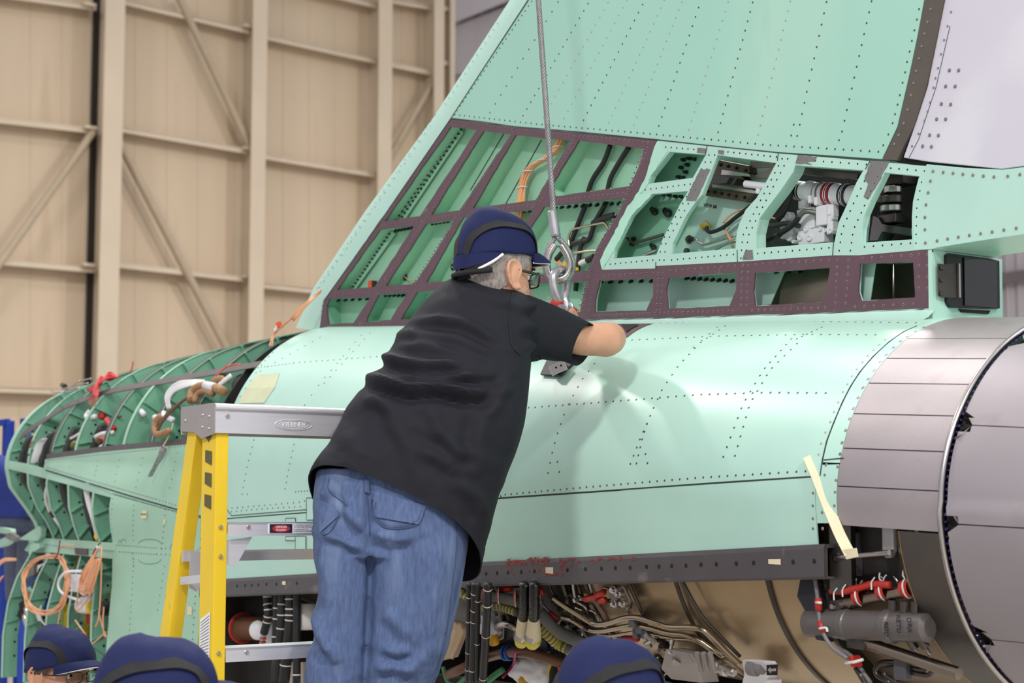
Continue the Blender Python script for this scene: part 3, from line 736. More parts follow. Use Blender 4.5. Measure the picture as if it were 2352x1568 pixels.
# ---- green frame aft of it
GH = [q4((460, 112), (655, 128), (585, 255), (345, 285), (360, 240)), q4((365, 338), (560, 322), (515, 400), (425, 580), (390, 665), (160, 685), (165, 640), (260, 450)),
      qG((345, 140), (875, 212), (800, 360), (700, 530), (600, 640), (545, 760), (520, 850), (510, 985), (-70, 1035), (-60, 940), (60, 690), (150, 560), (205, 500)),
      qG((1045, 232), (1660, 278), (1600, 390), (1510, 600), (1440, 750), (1400, 930), (690, 985), (688, 850), (720, 715), (775, 640), (905, 470), (1020, 300)),
      qG((1850, 298), (2165, 330), (2140, 430), (2110, 560), (2100, 700), (2100, 905), (1632, 935), (1640, 800), (1665, 690), (1720, 560), (1800, 400))]
gout = q4((395, 55), (660, 82), (1040, 121), (1530, 162), (1840, 190), (1835, 245), (1812, 330), (1800, 500), (1800, 612), (1860, 630), (1760, 640), (1470, 665), (1330, 665), (820, 700), (386, 722), (385, 735), (100, 742), (130, 620), (230, 430), (300, 330), (345, 240), (380, 110))
gf = obj('aft_fin_frame', *plate(fl3(gout, T0 + .0005), -N * .006, [fl3(h, T0 + .0005) for h in GH]), GREEN, AC)
for i, h in enumerate(GH): pocket(h, [.02, .012, .012, .038, .02][i], GREEN, gf, 1.0)
obj('bay_floor', *plate(fl3(q4((330, 100), (660, 120), (640, 250), (560, 420), (440, 640), (430, 690), (100, 720), (150, 600)), -.035), -N * .003), GREEN2, gf)
obj('bay_floor', *plate(fl3(q4((600, 120), (1010, 150), (1000, 250), (900, 690), (380, 720), (480, 480)), -.068), -N * .003), GREEN, gf)
obj('bay_floor', *plate(fl3(q4((1000, 150), (1880, 200), (1880, 650), (840, 690)), -.15), -N * .003), BLACKIN, gf)
grow_ = [(q4((410, 85), (650, 105)), 9), (q4((740, 110), (1030, 140)), 10), (q4((1150, 155), (1510, 180)), 9), (q4((1640, 200), (1820, 215)), 5), (q4((330, 315), (570, 285)), 9), (q4((115, 715), (370, 690)), 10), (q4((470, 690), (800, 660)), 11), (q4((930, 655), (1310, 625)), 11), (q4((1500, 620), (1745, 600)), 6),
         (q4((670, 130), (600, 260), (480, 480), (415, 600), (405, 690)), 16), (q4((700, 130), (630, 260), (510, 480), (440, 600), (430, 690)), 16), (q4((1060, 150), (920, 420), (850, 560), (840, 680)), 15), (q4((1090, 150), (950, 420), (880, 560), (865, 680)), 15),
         (q4((1540, 190), (1440, 390), (1380, 530), (1365, 640)), 12), (q4((1590, 205), (1500, 400), (1440, 530), (1425, 640)), 12), (q4((1805, 275), (1780, 400), (1775, 600)), 8), (q4((395, 110), (350, 220), (250, 430), (120, 650)), 14)]
finriv('frame_holes', grow_, .0028, HOLE, gf, T0 + .001, .0006)
for pts in ([(165, 75), (252, 85), (240, 130), (160, 120)], [(190, 270), (280, 268), (215, 420), (150, 552), (60, 550), (110, 430)], [(1068, 142), (1240, 155), (1225, 200), (1150, 205), (1200, 228), (1047, 218)], [(1722, 190), (1892, 200), (1800, 380), (1700, 540), (1662, 520), (1702, 400), (1668, 360)], [(595, 1000), (660, 995), (668, 1078), (568, 1084)], [(350, 95), (405, 100), (400, 138), (352, 130)]):
    obj('bare_patch', *plate(fl3(jit(qG(*pts), 1.2, 8), T0 + .0011), N * .0005), GREYP, gf)
fseam(q4((660, 82), (650, 130)), .0014, gf, T0 + .001); fseam(q4((1040, 121), (1035, 160)), .0014, gf, T0 + .001); fseam(q4((1530, 162), (1505, 205)), .0014, gf, T0 + .001)
fseam(q4((385, 735), (386, 700)), .0014, gf, T0 + .001); fseam(q4((822, 700), (820, 635)), .0014, gf, T0 + .001); fseam(q4((1330, 665), (1335, 595)), .0014, gf, T0 + .001)
# pale green sealed edge between the two frames
obj('frame_edge', *plate(fl3(jit(q4((395, 55), (450, 110), (360, 240), (345, 285), (300, 338), (365, 338), (260, 450), (165, 640), (100, 742), (90, 690), (130, 610), (225, 425), (295, 325), (335, 240), (372, 110)), 1.5, 9), T0 + .0012), N * .0006), mat('frame_edge_pale', (178, 226, 204), .5, var=.06, scale=12), gf)
# ---- aft fairing and lamp housing
fair = obj('aft_fairing', *plate(fl3(qH((165, 262), (460, 290), (760, 305), (927, 285), (1500, 230), (1500, 720), (927, 812), (560, 865), (245, 915), (205, 928), (60, 935), (60, 660), (100, 400)), T0 + .001), -N * .24), GREEN, AC, bevel=.003)
finriv('fairing_fasteners', [(qH((213, 318), (293, 326), (370, 333), (447, 341), (525, 348), (607, 355), (690, 362), (798, 356), (893, 343), (193, 394), (175, 485), (158, 580), (150, 678), (150, 774), (153, 878), (245, 862), (328, 847), (411, 833), (498, 819), (586, 805), (676, 792), (768, 777), (864, 763)), 0)], .0048, RIVG, fair, T0 + .002)
seam_s = to_ac(fin(*qH((207, 1000))[0], T0))[0]
def aft(x, y, ds=0): return stn(x, y, seam_s + ds)
hs = obj('lamp_housing', *plate([aft(*p) for p in qH((205, 930), (755, 1005), (760, 1468), (430, 1465), (213, 1490), (210, 1400))], -U * .012), GREEN, AC)
lampb = [aft(*p, .0) for p in qH((300, 975), (320, 960), (640, 1002), (718, 1020), (722, 1392), (690, 1398), (330, 1385), (305, 1345))]
lm = obj('tail_lamp', *plate([p + U * .008 for p in lampb], -U * .05), mat('lamp_black', (34, 32, 32), .25, .2, var=.1, scale=10), AC, bevel=.006, label='dark boxy tail lamp')
obj('lamp_window', *plate([aft(*p, .012) for p in qH((460, 990), (715, 1024), (718, 1388), (465, 1366))], -U * .003), BLACKG, lm)
obj('lamp_bracket', *plate([aft(*p, .012) for p in qH((258, 1040), (300, 1045), (430, 1040), (430, 1310), (300, 1305), (262, 1295))], -U * .004), DSTEEL, lm)
obj('bracket_lip', *beam(aft(*qH((415, 1040))[0], .016), aft(*qH((420, 1305))[0], .016), .006, .006), STEEL, lm)
for y in (1075, 1170, 1275): obj('lamp_bolt', *disc(aft(*qH((283, y))[0], .014), U, .006, .004, 8), DSTEEL, lm)
obj('cable_slot', *plate([aft(*p, .004) for p in qH((420, 1395), (665, 1408), (650, 1435), (440, 1420))], -U * .004), HOLE, hs)
# fillet between fin base and fuselage
R = []
for (xa, ya), (xb, yb) in zip([(733, 760), (1300, 738), (1500, 733), (1800, 724), (2146, 711)], [(733, 764), (1300, 745), (1500, 738), (1800, 737), (2146, 741)]):
    a = fin(xa, ya, T0); s, t, z = to_ac(a); zt = prof(s, v_of_z(s, 9))[1]
    b = skin(s, .86, .001); R.append([a + Z * .004, a, a.lerp(b, .5) - Z * .004, b])
obj('fin_root_fillet', *loft(R, False, False), GREEN, AC, smooth=True, solid=.002)
# ---- wiring and plumbing inside the bays
def pth(pts, t, n=6): 
    P = [fin(x, y, t if not isinstance(t, (list, tuple)) else t[i]) for i, (x, y) in enumerate(pts)]
    return crv(P, n)
def bundle(name, pts, t, n, rad, wr, m, par, ties=(), **k):
    P = pth(pts, t, 8); parts = []
    for i in range(n):
        a = 2.4 * i; r = rad * math.sqrt((i + .5) / n); ph = random.uniform(0, 6)
        parts.append(tube([p + N * (r * math.cos(a + .6 * math.sin(j * .15 + ph)) * .6) + U * (r * math.sin(a + .6 * math.sin(j * .15 + ph))) for j, p in enumerate(P)], wr, 6))
    o = obj(name, *merge(parts), m, par, smooth=True, **k)
    for f in ties:
        i = int(f * (len(P) - 2)); obj('lacing_tie', *tube(ell(P[i], U * (rad * 1.25), N * (rad * .9), 14), .0016, 5, True), WHITEP, o)
    return o
bundle('orange_wire_bundle', qz((1665, 178), (1640, 245), (1560, 310), (1470, 365), (1420, 450), (1400, 560), (1395, 700), (1380, 760)), [.016] * 8, 16, .018, .0038, ORANGE, AC, (.12, .32, .5, .66))
for pts in (((2005, 215), (1960, 330), (1890, 440), (1858, 525), (1840, 610), (1790, 740), (1740, 870), (1730, 920)), ((2130, 228), (2060, 340), (2010, 430), (1990, 505), (1975, 600), (1900, 740), (1860, 850), (1790, 870), (1720, 900), (1640, 985))):
    obj('black_hose', *tube(pth(qz(*pts), .004), .0085, 10), BLACK, AC, smooth=True)
obj('black_hose', *tube(pth(qz((2030, 690), (1960, 710), (1890, 745)), .006), .011, 10), BLACK, AC, smooth=True)
obj('black_hose', *tube(pth(qz((1830, 840), (1800, 920), (1785, 1060), (1770, 1200)), .004), .0085, 10), BLACK, AC, smooth=True)
obj('yellow_tag', *plate(fl3(qz((1842, 525), (1880, 522), (1880, 534), (1842, 538)), .0), N * .004), YEL, AC)
obj('yellow_tag', *plate(fl3(qz((1970, 506), (2010, 502), (2010, 515), (1970, 520)), .0), N * .004), YEL, AC)
obj('yellow_tag', *plate(fl3(qz((1375, 590), (1425, 588), (1425, 602), (1375, 604)), .02), N * .006), YEL, AC)
for pts in (((1728, 900), (1722, 840), (1745, 790), (1800, 772), (1940, 742), (1968, 745), (1990, 775)), ((1752, 985), (1755, 955), (1790, 940), (1900, 928), (1925, 940))):
    obj('bare_tube', *tube(pth(qz(*pts), .012), .0042, 8), mat('bright_tube', (196, 180, 152), .22, 1, var=.05), AC, smooth=True)
bundle('orange_wire_bundle', qz((1900, 960), (1840, 985), (1760, 1010), (1690, 1030), (1640, 990)), 0, 6, .009, .0022, ORANGE, AC)
bundle('orange_wire_bundle', qz((1470, 1050), (1520, 1048), (1560, 1045)), .01, 6, .009, .0022, ORANGE, AC)
obj('white_connector', *cyl(fin(*qz((1800, 1015))[0], .01), fin(*qz((1850, 992))[0], .01), .008), WHITEP, AC)
obj('black_connector', *cyl(fin(*qz((1850, 992))[0], .01), fin(*qz((1895, 968))[0], .01), .0105), BLACK, AC)
obj('yellow_clip', *box(fin(*qz((1772, 1052))[0], .02), U * .006, N * .006, Z * .005), YEL, AC)
obj('yellow_clip', *box(fin(*qz((1700, 1018))[0], .02), U * .005, N * .005, Z * .007), YEL, AC)
obj('orange_clip', *box(fin(*qz((390, 1153))[0], .0), U * .012, N * .008, Z * .013), ORANGE2, AC)
obj('clip_back', *box(fin(*qz((412, 1153))[0], -.004), U * .005, N * .008, Z * .012), BLACK, AC)
obj('grommet', *lathe(fin(*qz((622, 1108))[0], -.011), N, [(0, .013), (.004, .013), (.004, .008), (.001, .006)], 18), DSTEEL, AC)
obj('single_wire', *tube(pth(qz((618, 1105), (640, 1122), (690, 1130)), .0), .002, 6), ORANGE, AC)
obj('grommet', *lathe(fin(*qz((945, 1038))[0], -.011), N, [(0, .013), (.004, .013), (.004, .008), (.001, .006)], 18), DSTEEL, AC)
obj('single_wire', *tube(pth(qz((935, 1038), (985, 1045)), .0), .002, 6), ORANGE, AC)
# small equipment behind the green frame
for x, y, r in ((1700, 190, .013), (1845, 205, .015), (1690, 575, .011)):
    p = fin(*qI((x, y))[0], -.03)
    obj('rubber_plug', *lathe(p - N * .01 - U * .012, (N * .5 + U * .8 - Z * .4), [(-.012, r * .9), (0, r * .9), (.002, r * .7), (.012, r * .75), (.024, r * .9), (.036, r * .6), (.042, r * .2)], 16), BLACK, AC, smooth=True)
obj('black_pipe', *tube(pth(qI((1415, 500), (1470, 545), (1530, 545), (1800, 465)), -.02), .0055, 8), mat('pipe_grey', (70, 74, 68), .5, var=.1), AC, smooth=True)
it = []
for x, y in qI((1495, 510), (1478, 570), (1505, 220), (1465, 290), (1410, 380), (1370, 450), (1325, 515), (1290, 585), (1750, 20), (1815, 30), (1880, 40), (1945, 52), (2005, 55)) + qG((45, 185), (95, 172), (140, 178), (80, 230), (25, 255), (65, 295), (40, 345), (0, 340)):
    it.append((fin(x, y, -.03), N, .0068))
dots('bay_bolts', it, MATS['bolt_black'], gf, .012, 7)
obj('silver_connector', *tube(pth(qI((1580, 695), (1650, 670), (1740, 620)), .0), [.006, .009, .012] + [.012] * 20, 8), STEEL, AC) if False else obj('silver_connector', *cyl(fin(*qI((1600, 690))[0], 0), fin(*qI((1735, 640))[0], 0), .007), STEEL, AC)
# hinge bracket with polished slot
hb = obj('hinge_bracket', *plate(fl3(qG((345, 190), (375, 188), (620, 235), (630, 300), (560, 330), (640, 420), (690, 470), (625, 520), (600, 565), (215, 505), (205, 480), (280, 320)), -.035), -N * .05), mat('bracket_bronze', (96, 84, 70), .35, .6, var=.12, scale=20), AC, bevel=.003)
obj('bracket_rail', *plate(fl3(qG((385, 272), (630, 310), (640, 335), (375, 318)), -.03), -N * .02), STEEL, hb)
obj('bracket_rail', *plate(fl3(qG((300, 405), (690, 462), (690, 488), (295, 432)), -.028), -N * .02), STEEL, hb)
obj('bracket_slot', *plate(fl3(qG((320, 318), (600, 365), (605, 420), (300, 395), (290, 360)), -.033), -N * .002), BLACKG, hb)
for x, y in qG((372, 228), (440, 242), (515, 258), (600, 278), (260, 465), (320, 475), (385, 487), (450, 497), (515, 510), (590, 522)):
    obj('bracket_bolt', *disc(fin(x, y, -.034), N, .0055, .006, 7), MATS['bolt_black'], hb)
obj('actuator_rod', *cyl(fin(*qG((600, 400))[0], -.03), fin(*qG((800, 425))[0], -.03), .011, 16), WHITE, AC, smooth=False)
obj('rod_end', *lathe(fin(*qG((720, 465))[0], -.03), N, [(-.006, .009), (.006, .009), (.007, .006)], 14), WHITE, AC)
obj('grey_bracket', *plate(fl3(qG((640, 195), (870, 225), (800, 350), (630, 345), (840, 250), (640, 255)), -.05), -N * .01), mat('bracket_grey', (150, 138, 128), .4, .4, var=.05), AC)
tx = (fin(1660, 500) - fin(1620, 494)).normalized(); text('handwriting', 'VIEW #6', fin(*qG((278, 600))[0], -.067), tx, N.cross(tx).normalized() * -1 if N.cross(tx).z < 0 else N.cross(tx).normalized(), .016, HOLE, gf)
obj('connector_seat', *lathe(fin(*qG((240, 785))[0], -.068), N, [(0, .0165), (.002, .0165), (.002, .012), (0, .012)], 24), RIVP, AC)
yc = obj('yellow_connector', *tube(pth(qG((205, 780), (240, 770), (262, 790)), -.05), .0085, 12), YEL, AC, smooth=True)
obj('black_hose', *tube(pth(qG((245, 790), (265, 830), (310, 830), (400, 790), (500, 710), (590, 640), (640, 600)), -.04), .0062, 10), BLACK, AC, smooth=True)
bundle('orange_wire_bundle', qG((400, 750), (450, 690), (540, 640), (640, 615)), -.04, 4, .004, .0017, ORANGE, AC)
bundle('orange_wire_bundle', qG((400, 800), (440, 860), (490, 960)), -.045, 4, .004, .0017, ORANGE, AC)
ft = obj('bulkhead_fitting', *lathe(fin(*qG((95, 900))[0], -.066), (N * .3 + U), [(-.006, .013), (.002, .013), (.003, .008), (.012, .008), (.012, .006), (.018, .006)], 12), DSTEEL, AC)
obj('bare_tube', *tube(pth(qG((150, 905), (200, 940), (250, 942), (515, 862)), -.05), .0045, 8), STEEL, AC, smooth=True)
obj('bare_tube', *tube(pth(qG((330, 995), (450, 925), (515, 912)), -.04), .0042, 8), STEEL, AC, smooth=True)
obj('bulkhead_fitting', *lathe(fin(*qG((65, 1005))[0], -.05), N, [(-.006, .009), (.004, .009), (.005, .006)], 10), DSTEEL, AC)
# white hydraulic actuator
A, B = fin(*qG((1010, 455))[0], -.07), fin(*qG((1700, 520))[0], -.07); ax = (B - A).normalized(); L = (B - A).length
act = obj('rudder_actuator', *lathe(A, ax, [(0, .020), (.02, .024), (.022, .027), (L * .22, .027), (L * .23, .030), (L * .29, .030), (L * .30, .027), (L * .46, .027), (L * .47, .031), (L * .62, .031), (L * .63, .028), (L, .028)], 28), WHITE, AC, label='white hydraulic rudder actuator')
for f, w, m in ((.13, .012, mat('label_black', (30, 30, 34), .4, var=0)), (.54, .016, mat('label_red', (150, 22, 46), .4, var=0)), (.74, .012, MATS['label_black']), (.03, .004, DSTEEL), (.36, .0015, GREYP), (.42, .0015, GREYP)):
    obj('label_band', *lathe(A + ax * (L * f), ax, [(-w, .0314 if f > .4 else .0274), (w, .0314 if f > .4 else .0274)], 28), m, act)
for f in (.115, .145, .525, .55, .73, .75):
    obj('label_print', *lathe(A + ax * (L * f), ax, [(-.0012, .0317 if f > .4 else .0277), (.0012, .0317 if f > .4 else .0277)], 28), WHITE, act)
def ab(x, y, t, a, b, c, nm='valve_block', m=WHITE): 
    p = fin(*qG((x, y))[0], t); return obj(nm, *box(p, U * a, N * b, Z * c), m, act, bevel=.003)
ab(1180, 720, -.085, .034, .02, .03); ab(1320, 690, -.07, .02, .02, .028); ab(1130, 590, -.075, .012, .015, .012); ab(1010, 800, -.09, .026, .02, .03); ab(1230, 880, -.08, .05, .02, .022); ab(1380, 640, -.07, .014, .012, .02); ab(1200, 540, -.055, .006, .014, .012); ab(1255, 560, -.055, .006, .014, .012); ab(1380, 760, -.07, .012, .012, .03)
for x, y, r in ((1320, 670, .0085), (1255, 765, .009), (1262, 805, .008), (1312, 818, .006), (1358, 822, .009), (1135, 805, .010), (1105, 570, .010), (970, 690, .013), (1080, 880, .012), (1165, 885, .012), (980, 880, .012), (1020, 920, .006), (1370, 710, .006)):
    p = fin(*qG((x, y))[0], -.055); obj('valve_cap', *lathe(p - N * .02, N, [(0, r), (.016, r), (.02, r * .8), (.02, r * .4), (.017, r * .35)], 14), WHITE, act)
obj('black_hose', *tube(pth(qG((780, 905), (860, 870), (950, 820), (1040, 750), (1080, 690)), -.035), .0085, 12), BLACK, AC, smooth=True)
obj('hose_end', *tube(pth(qG((1050, 735), (1130, 650), (1250, 665)), [-.035, -.04, -.06]), .0075, 12), mat('hose_end_grey', (110, 116, 104), .4, .5, var=.05), AC, smooth=True)
obj('hose_collar', *tube(pth(qG((870, 872), (905, 850)), -.035), .0098, 12), DSTEEL, AC)
obj('black_hose', *tube(pth(qG((780, 785), (860, 775), (980, 755), (1080, 780)), -.05), .0075, 12), mat('hose_end_dark', (66, 74, 70), .4, .3, var=.05), AC, smooth=True)
obj('black_hose', *tube(pth(qG((1010, 390), (1000, 500), (950, 640), (890, 720)), -.04), .0085, 12), BLACK, AC, smooth=True)
bundle('orange_wire_bundle', qG((815, 690), (860, 712), (910, 700)), -.05, 4, .004, .0017, ORANGE, AC)
obj('bay_beam', *beam(fin(*qG((1100, 295))[0], -.05), fin(*qG((1660, 345))[0], -.05), .05, .014), DSTEEL, AC)
# steel rudder hinge in the aft bay
for y, r, h, m in ((455, .026, .0085, STEEL), (545, .030, .0095, DSTEEL), (625, .030, .0085, STEEL)):
    p = fin(*qG((1925 - (y - 455) * .1, y))[0], -.085); obj('hinge_lug', *lathe(p - Z * h, Z, [(0, r * .95), (.002, r), (h * 2 - .002, r), (h * 2, r * .95)], 32), m, AC, smooth=False)
obj('hinge_arm', *beam(fin(*qG((1740, 540))[0], -.09), fin(*qG((1900, 540))[0], -.09), .03, .018), DSTEEL, AC)
obj('hinge_block', *box(fin(*qG((1900, 720))[0], -.10), U * .035, N * .02, Z * .014), DSTEEL, AC, bevel=.004)
obj('hinge_block', *plate(fl3(qG((1740, 680), (1790, 700), (1830, 760), (2095, 800), (2095, 870), (1830, 840), (1790, 915), (1705, 918)), -.07), -N * .05), mat('hinge_steel', (110, 106, 104), .25, .95, var=.1, scale=10), AC, bevel=.003)
obj('hinge_top', *box(fin(*qG((1950, 360))[0], -.1), U * .05, N * .03, Z * .02), mat('hinge_dark', (52, 46, 44), .3, .7, var=.1), AC, bevel=.004)
obj('bay_plate', *plate(fl3(qG((1640, 640), (1720, 640), (1690, 920), (1635, 930)), -.02), -N * .004), mat('bay_plate_grey', (190, 196, 204), .4, .3, var=.04), AC)
# lower row: curved exhaust duct and yellow cable boot
D = fin(*q4((1330, 900))[0], -.13)
obj('exhaust_duct', *lathe(D - U * .1 - Z * .02, U, [(0, .10), (.02, .13), (.2, .15), (.30, .15)], 36), mat('duct_bronze', (118, 108, 94), .4, .6, var=.08, scale=8), AC, smooth=True)
for q_, t in (((228, 925), -.06),):
    p = fin(*q4(q_)[0], t)
    obj('yellow_boot', *tube(crv([p - N * .03, p, p + N * .02 - Z * .012 + U * .01], 5), .012, 12), YEL, AC, smooth=True)
    obj('black_hose', *tube(crv([p + N * .015 - Z * .01 + U * .01, p + N * .02 - Z * .03 + U * .02, p + N * .02 - Z * .06 + U * .03], 5), .008, 12), BLACK, AC, smooth=True)
    obj('boot_lug', *disc(p + Z * .022 + U * .018, N, .011, .003, 14, .9), STEEL, AC)

obj('rudder_gap_dark', *plate(fl3([(2075, 360), (2130, 368), (2300, 384), (2420, 368), (2700, 326), (2700, 338), (2420, 380), (2300, 395), (2130, 378), (2070, 371)], .035), -N * .05), HOLE, AC)  # black strip standing in for the darkness of the open gap under the rudder
obj('sealed_opening', *plate(hits(((1352, 746), (1420, 745), (1498, 744), (1465, 758), (1440, 776), (1424, 754)), .002), N * .001), MAROON, AC)
obj('dark_opening', *plate(hits(((1428, 748), (1468, 748), (1452, 757), (1440, 765)), .0045), N * .0008), HOLE, AC)
# ================================================================ nozzle, engine and the open bay
q9 = crop(1640, 1160, 3.3034); q8 = crop(1000, 1240, 3.36); qJ = crop(500, 1300, 5.85); qN = crop(1800, 700, 2.614)
# shroud of plates round the nozzle
ys = [(2160, 742), (2091, 778), (2043, 823), (2003, 880), (1969, 950), (1945, 1029), (1933, 1116), (1931, 1207)]
vv = [1.0] + [v_of_z(0, stn(x, y, 0).z - ORG.z) for x, y in ys[1:]]
for a, b in zip(vv, vv[1:]):
    obj('shroud_plate', *grid(0, .298, cst(b + .002), cst(a - .002), 8, 10), TITAN, AC, smooth=True, solid=.004)
obj('shroud_backing', *grid(.0, .30, cst(vv[-1] + .002), cst(1), 8, 60, -.006), SEAM, AC, smooth=True, solid=.004)
def ringpt(s, th, R=None, c=None):
    c = interp(s, CT) - .005 if c is None else c; R = .478 if R is None else R
    return ac(s, R * math.cos(th), c + R * math.sin(th))
def shp(s, th, k=1.0, dr=0):
    """like the skin above the widest line, circular below"""
    c = interp(s, CT)
    if th >= 0:
        t, z = prof(s, th / (math.pi / 2) if th <= math.pi / 2 else 2 - th / (math.pi / 2))
        if th > math.pi / 2: t = -t
    else: t, z = .49 * math.cos(th), c + .47 * math.sin(th)
    r = V((t, z - c)); f = (k * r.length + dr) / max(1e-6, r.length)
    return ac(s, t * f, c + (z - c) * f)
rimp = [shp(.302, a) for a in lrp(-2.2, math.pi / 2 + .9, 90)]
obj('shroud_rim', *tube(rimp, .0065, 8), STEEL, AC, smooth=True)
def band(nm, s0, s1, k0, k1, m, a0=-2.4, a1=math.pi / 2 + 1.2, na=80, ns=4, par=None, **kw):
    vs = [shp(s0 + (s1 - s0) * i / ns, a, k0 + (k1 - k0) * i / ns) for i in range(ns + 1) for a in lrp(a0, a1, na)]
    fs = [(i * (na + 1) + j, (i + 1) * (na + 1) + j, (i + 1) * (na + 1) + j + 1, i * (na + 1) + j + 1) for i in range(ns) for j in range(na)]
    return obj(nm, vs, fs, m, par or AC, smooth=True, solid=.004, **kw)
NOZG = mat('nozzle_inner_ring', (96, 90, 86), .4, .8, var=.12, scale=6, spots=[((120, 104, 82), 4, .6, .2)])
band('inner_ring', .178, .30, .992, .992, NOZG, a1=-.125)
band('inner_lip', .162, .178, .975, .995, mat('lip_brass', (140, 118, 88), .3, .9, var=.1), a1=-.125)
band('nozzle_gap', .30, .36, .95, .93, BLACKIN)
# dots in the gap, their violet colour painted in for its glints
GEM = mat('gap_glint_violet', (74, 58, 130), .25, .6, var=.3, scale=60)
it = []
for i, a in enumerate(lrp(-1.35, 1.35, 80)):
    p = shp(.311, a, .986); c = shp(.311, a, .5); n = (p - c).normalized(); it.append((p, n, .0042 if i % 2 else .003))
dots('gap_glints', it, GEM, AC, .002, 6)
# petals: four wide leaves with chamfered corners
def za(x, y): 
    p = fin(x, y, .44); s, t, z = to_ac(p); return math.asin(max(-1, min(1, (z - interp(.33, CT)) / .47)))
edges = [math.pi / 2 + .45, za(2350, 762) + .12, za(2222, 950), za(2192, 1203), za(2250, 1475), za(2250, 1475) - .5]
edges[1] = (edges[0] + edges[2]) / 2 if edges[1] <= edges[2] + .1 else edges[1]
for a, b in zip(edges, edges[1:]):
    rows = []
    for i, s in enumerate([.316, .346, .37, .5, .62, .75, .9]):
        k = interp(s, [(.31, .992), (.5, .975), (.9, .80)]); ch = .075 if i == 0 else .003
        rows.append([shp(min(s, .6), a + (b - a) * j / 14 + ch * (-1 if j == 0 else (1 if j == 14 else 0)), k) + U * max(0, s - .6) for j in range(15)])
    obj('nozzle_petal', *loft(rows, False, False), PETAL, AC, smooth=True, solid=.006)
rows = [[shp(min(s, .6), a, interp(s, [(.33, .955), (.9, .77)])) + U * max(0, s - .6) for a in lrp(edges[0], edges[-1], 50)] for s in (.34, .5, .7, .9)]
obj('petal_backing', *loft(rows, False, False), BLACKIN, AC, smooth=True)
# engine casing ------------------------------------------------------------
ER = .452
def ept(s, th, r=ER): c = interp(s, CT) - .075; return ac(s, r * math.cos(th), c + r * math.sin(th))
def ecyl(nm, s0, s1, r, m, ns=20, par=None, a0=-3.4, a1=.4):
    vs = [ept(s0 + (s1 - s0) * i / ns, a, r if not callable(r) else r(i / ns)) for i in range(ns + 1) for a in lrp(a0, a1, 60)]
    fs = [(i * 61 + j, (i + 1) * 61 + j, (i + 1) * 61 + j + 1, i * 61 + j + 1) for i in range(ns) for j in range(60)]
    return obj(nm, vs, fs, m, par or AC, smooth=True, solid=.004), vs, fs
eng, EV, EF_ = ecyl('engine_casing', -3.1, -.12, ER, ENGINE)
ecyl('aft_casing', -.125, .16, ER - .05, mat('engine_case_shade', (138, 118, 94), .4, .7, var=.12, scale=5), 6, None)  # darker copy of the casing colour, painting in the shade deeper inside
EB = BVHTree.FromPolygons(EV, EF_)
def eh(x, y, off=0):
    """point on the pixel's ray at clearance off from the casing"""
    d = ray(x, y); q = CAM - ORG; a0, a1 = q.dot(N), d.dot(N); s_ = -1.0
    for _ in range(6):
        c = interp(s_, CT) - .075; b0, b1 = q.z - c, d.z; A = a1 * a1 + b1 * b1; Bq = a0 * a1 + b0 * b1; C = a0 * a0 + b0 * b0 - (ER + off) ** 2; D = Bq * Bq - A * C
        if D < 0: return fin(x, y, .22 + off)
        k = (-Bq - math.sqrt(D)) / A; s_ = q.dot(U) + d.dot(U) * k
    return CAM + d * k
for s, dr in ((-.62, .012), (-1.05, .016), (-1.02, .010), (-1.5, .014), (-2.1, .014), (-.28, .006)):
    ecyl('casing_flange', s - .007, s + .007, ER + dr, DSTEEL, 2, eng)
ecyl('casing_dark_section', -3.0, -1.08, ER + .004, mat('engine_dark', (64, 58, 54), .4, .6, var=.2, scale=8), 10, eng)
def epath(pts, off, n=6): return crv([eh(x, y, off if not isinstance(off, (list, tuple)) else off[i]) for i, (x, y) in enumerate(pts)], n)
def etube(nm, pts, r, m, off=.03, par=None, seg=10, **k): return obj(nm, *tube(epath(pts, off), r, seg), m, par or AC, smooth=True, **k)
TUBE = mat('fuel_tube', (176, 160, 138), .24, 1, var=.06)
# bank of fuel tubes over the casing
for pts, r in ((((900, 440), (1000, 510), (1130, 590), (1230, 645), (1330, 640), (1450, 605), (1560, 600), (1700, 640), (1800, 670), (1960, 675), (2060, 690), (2130, 750), (2250, 870), (2352, 960)), .0085),
               (((970, 590), (1060, 620), (1180, 690), (1280, 700), (1400, 680), (1520, 660), (1650, 680), (1800, 720), (1930, 735), (2030, 770), (2120, 830), (2230, 900)), .0075),
               (((1250, 725), (1340, 740), (1470, 720), (1570, 708), (1700, 735), (1850, 765), (1990, 775), (2080, 820), (2150, 870)), .005)):
    etube('fuel_tube', q8(*pts), r, TUBE, .045)
for x, y in ((1535, 640), (1590, 690), (1630, 720)): obj('tube_clamp', *box(eh(*q8((x, y))[0], .046), U * .012, N * .012, Z * .012), mat('clamp_grey', (78, 76, 80), .5, var=.05), AC, bevel=.003)
obj('clamp_foot', *box(eh(*q8((1580, 670))[0], .03), U * .01, N * .02, Z * .03), MATS['clamp_grey'], AC, bevel=.003)
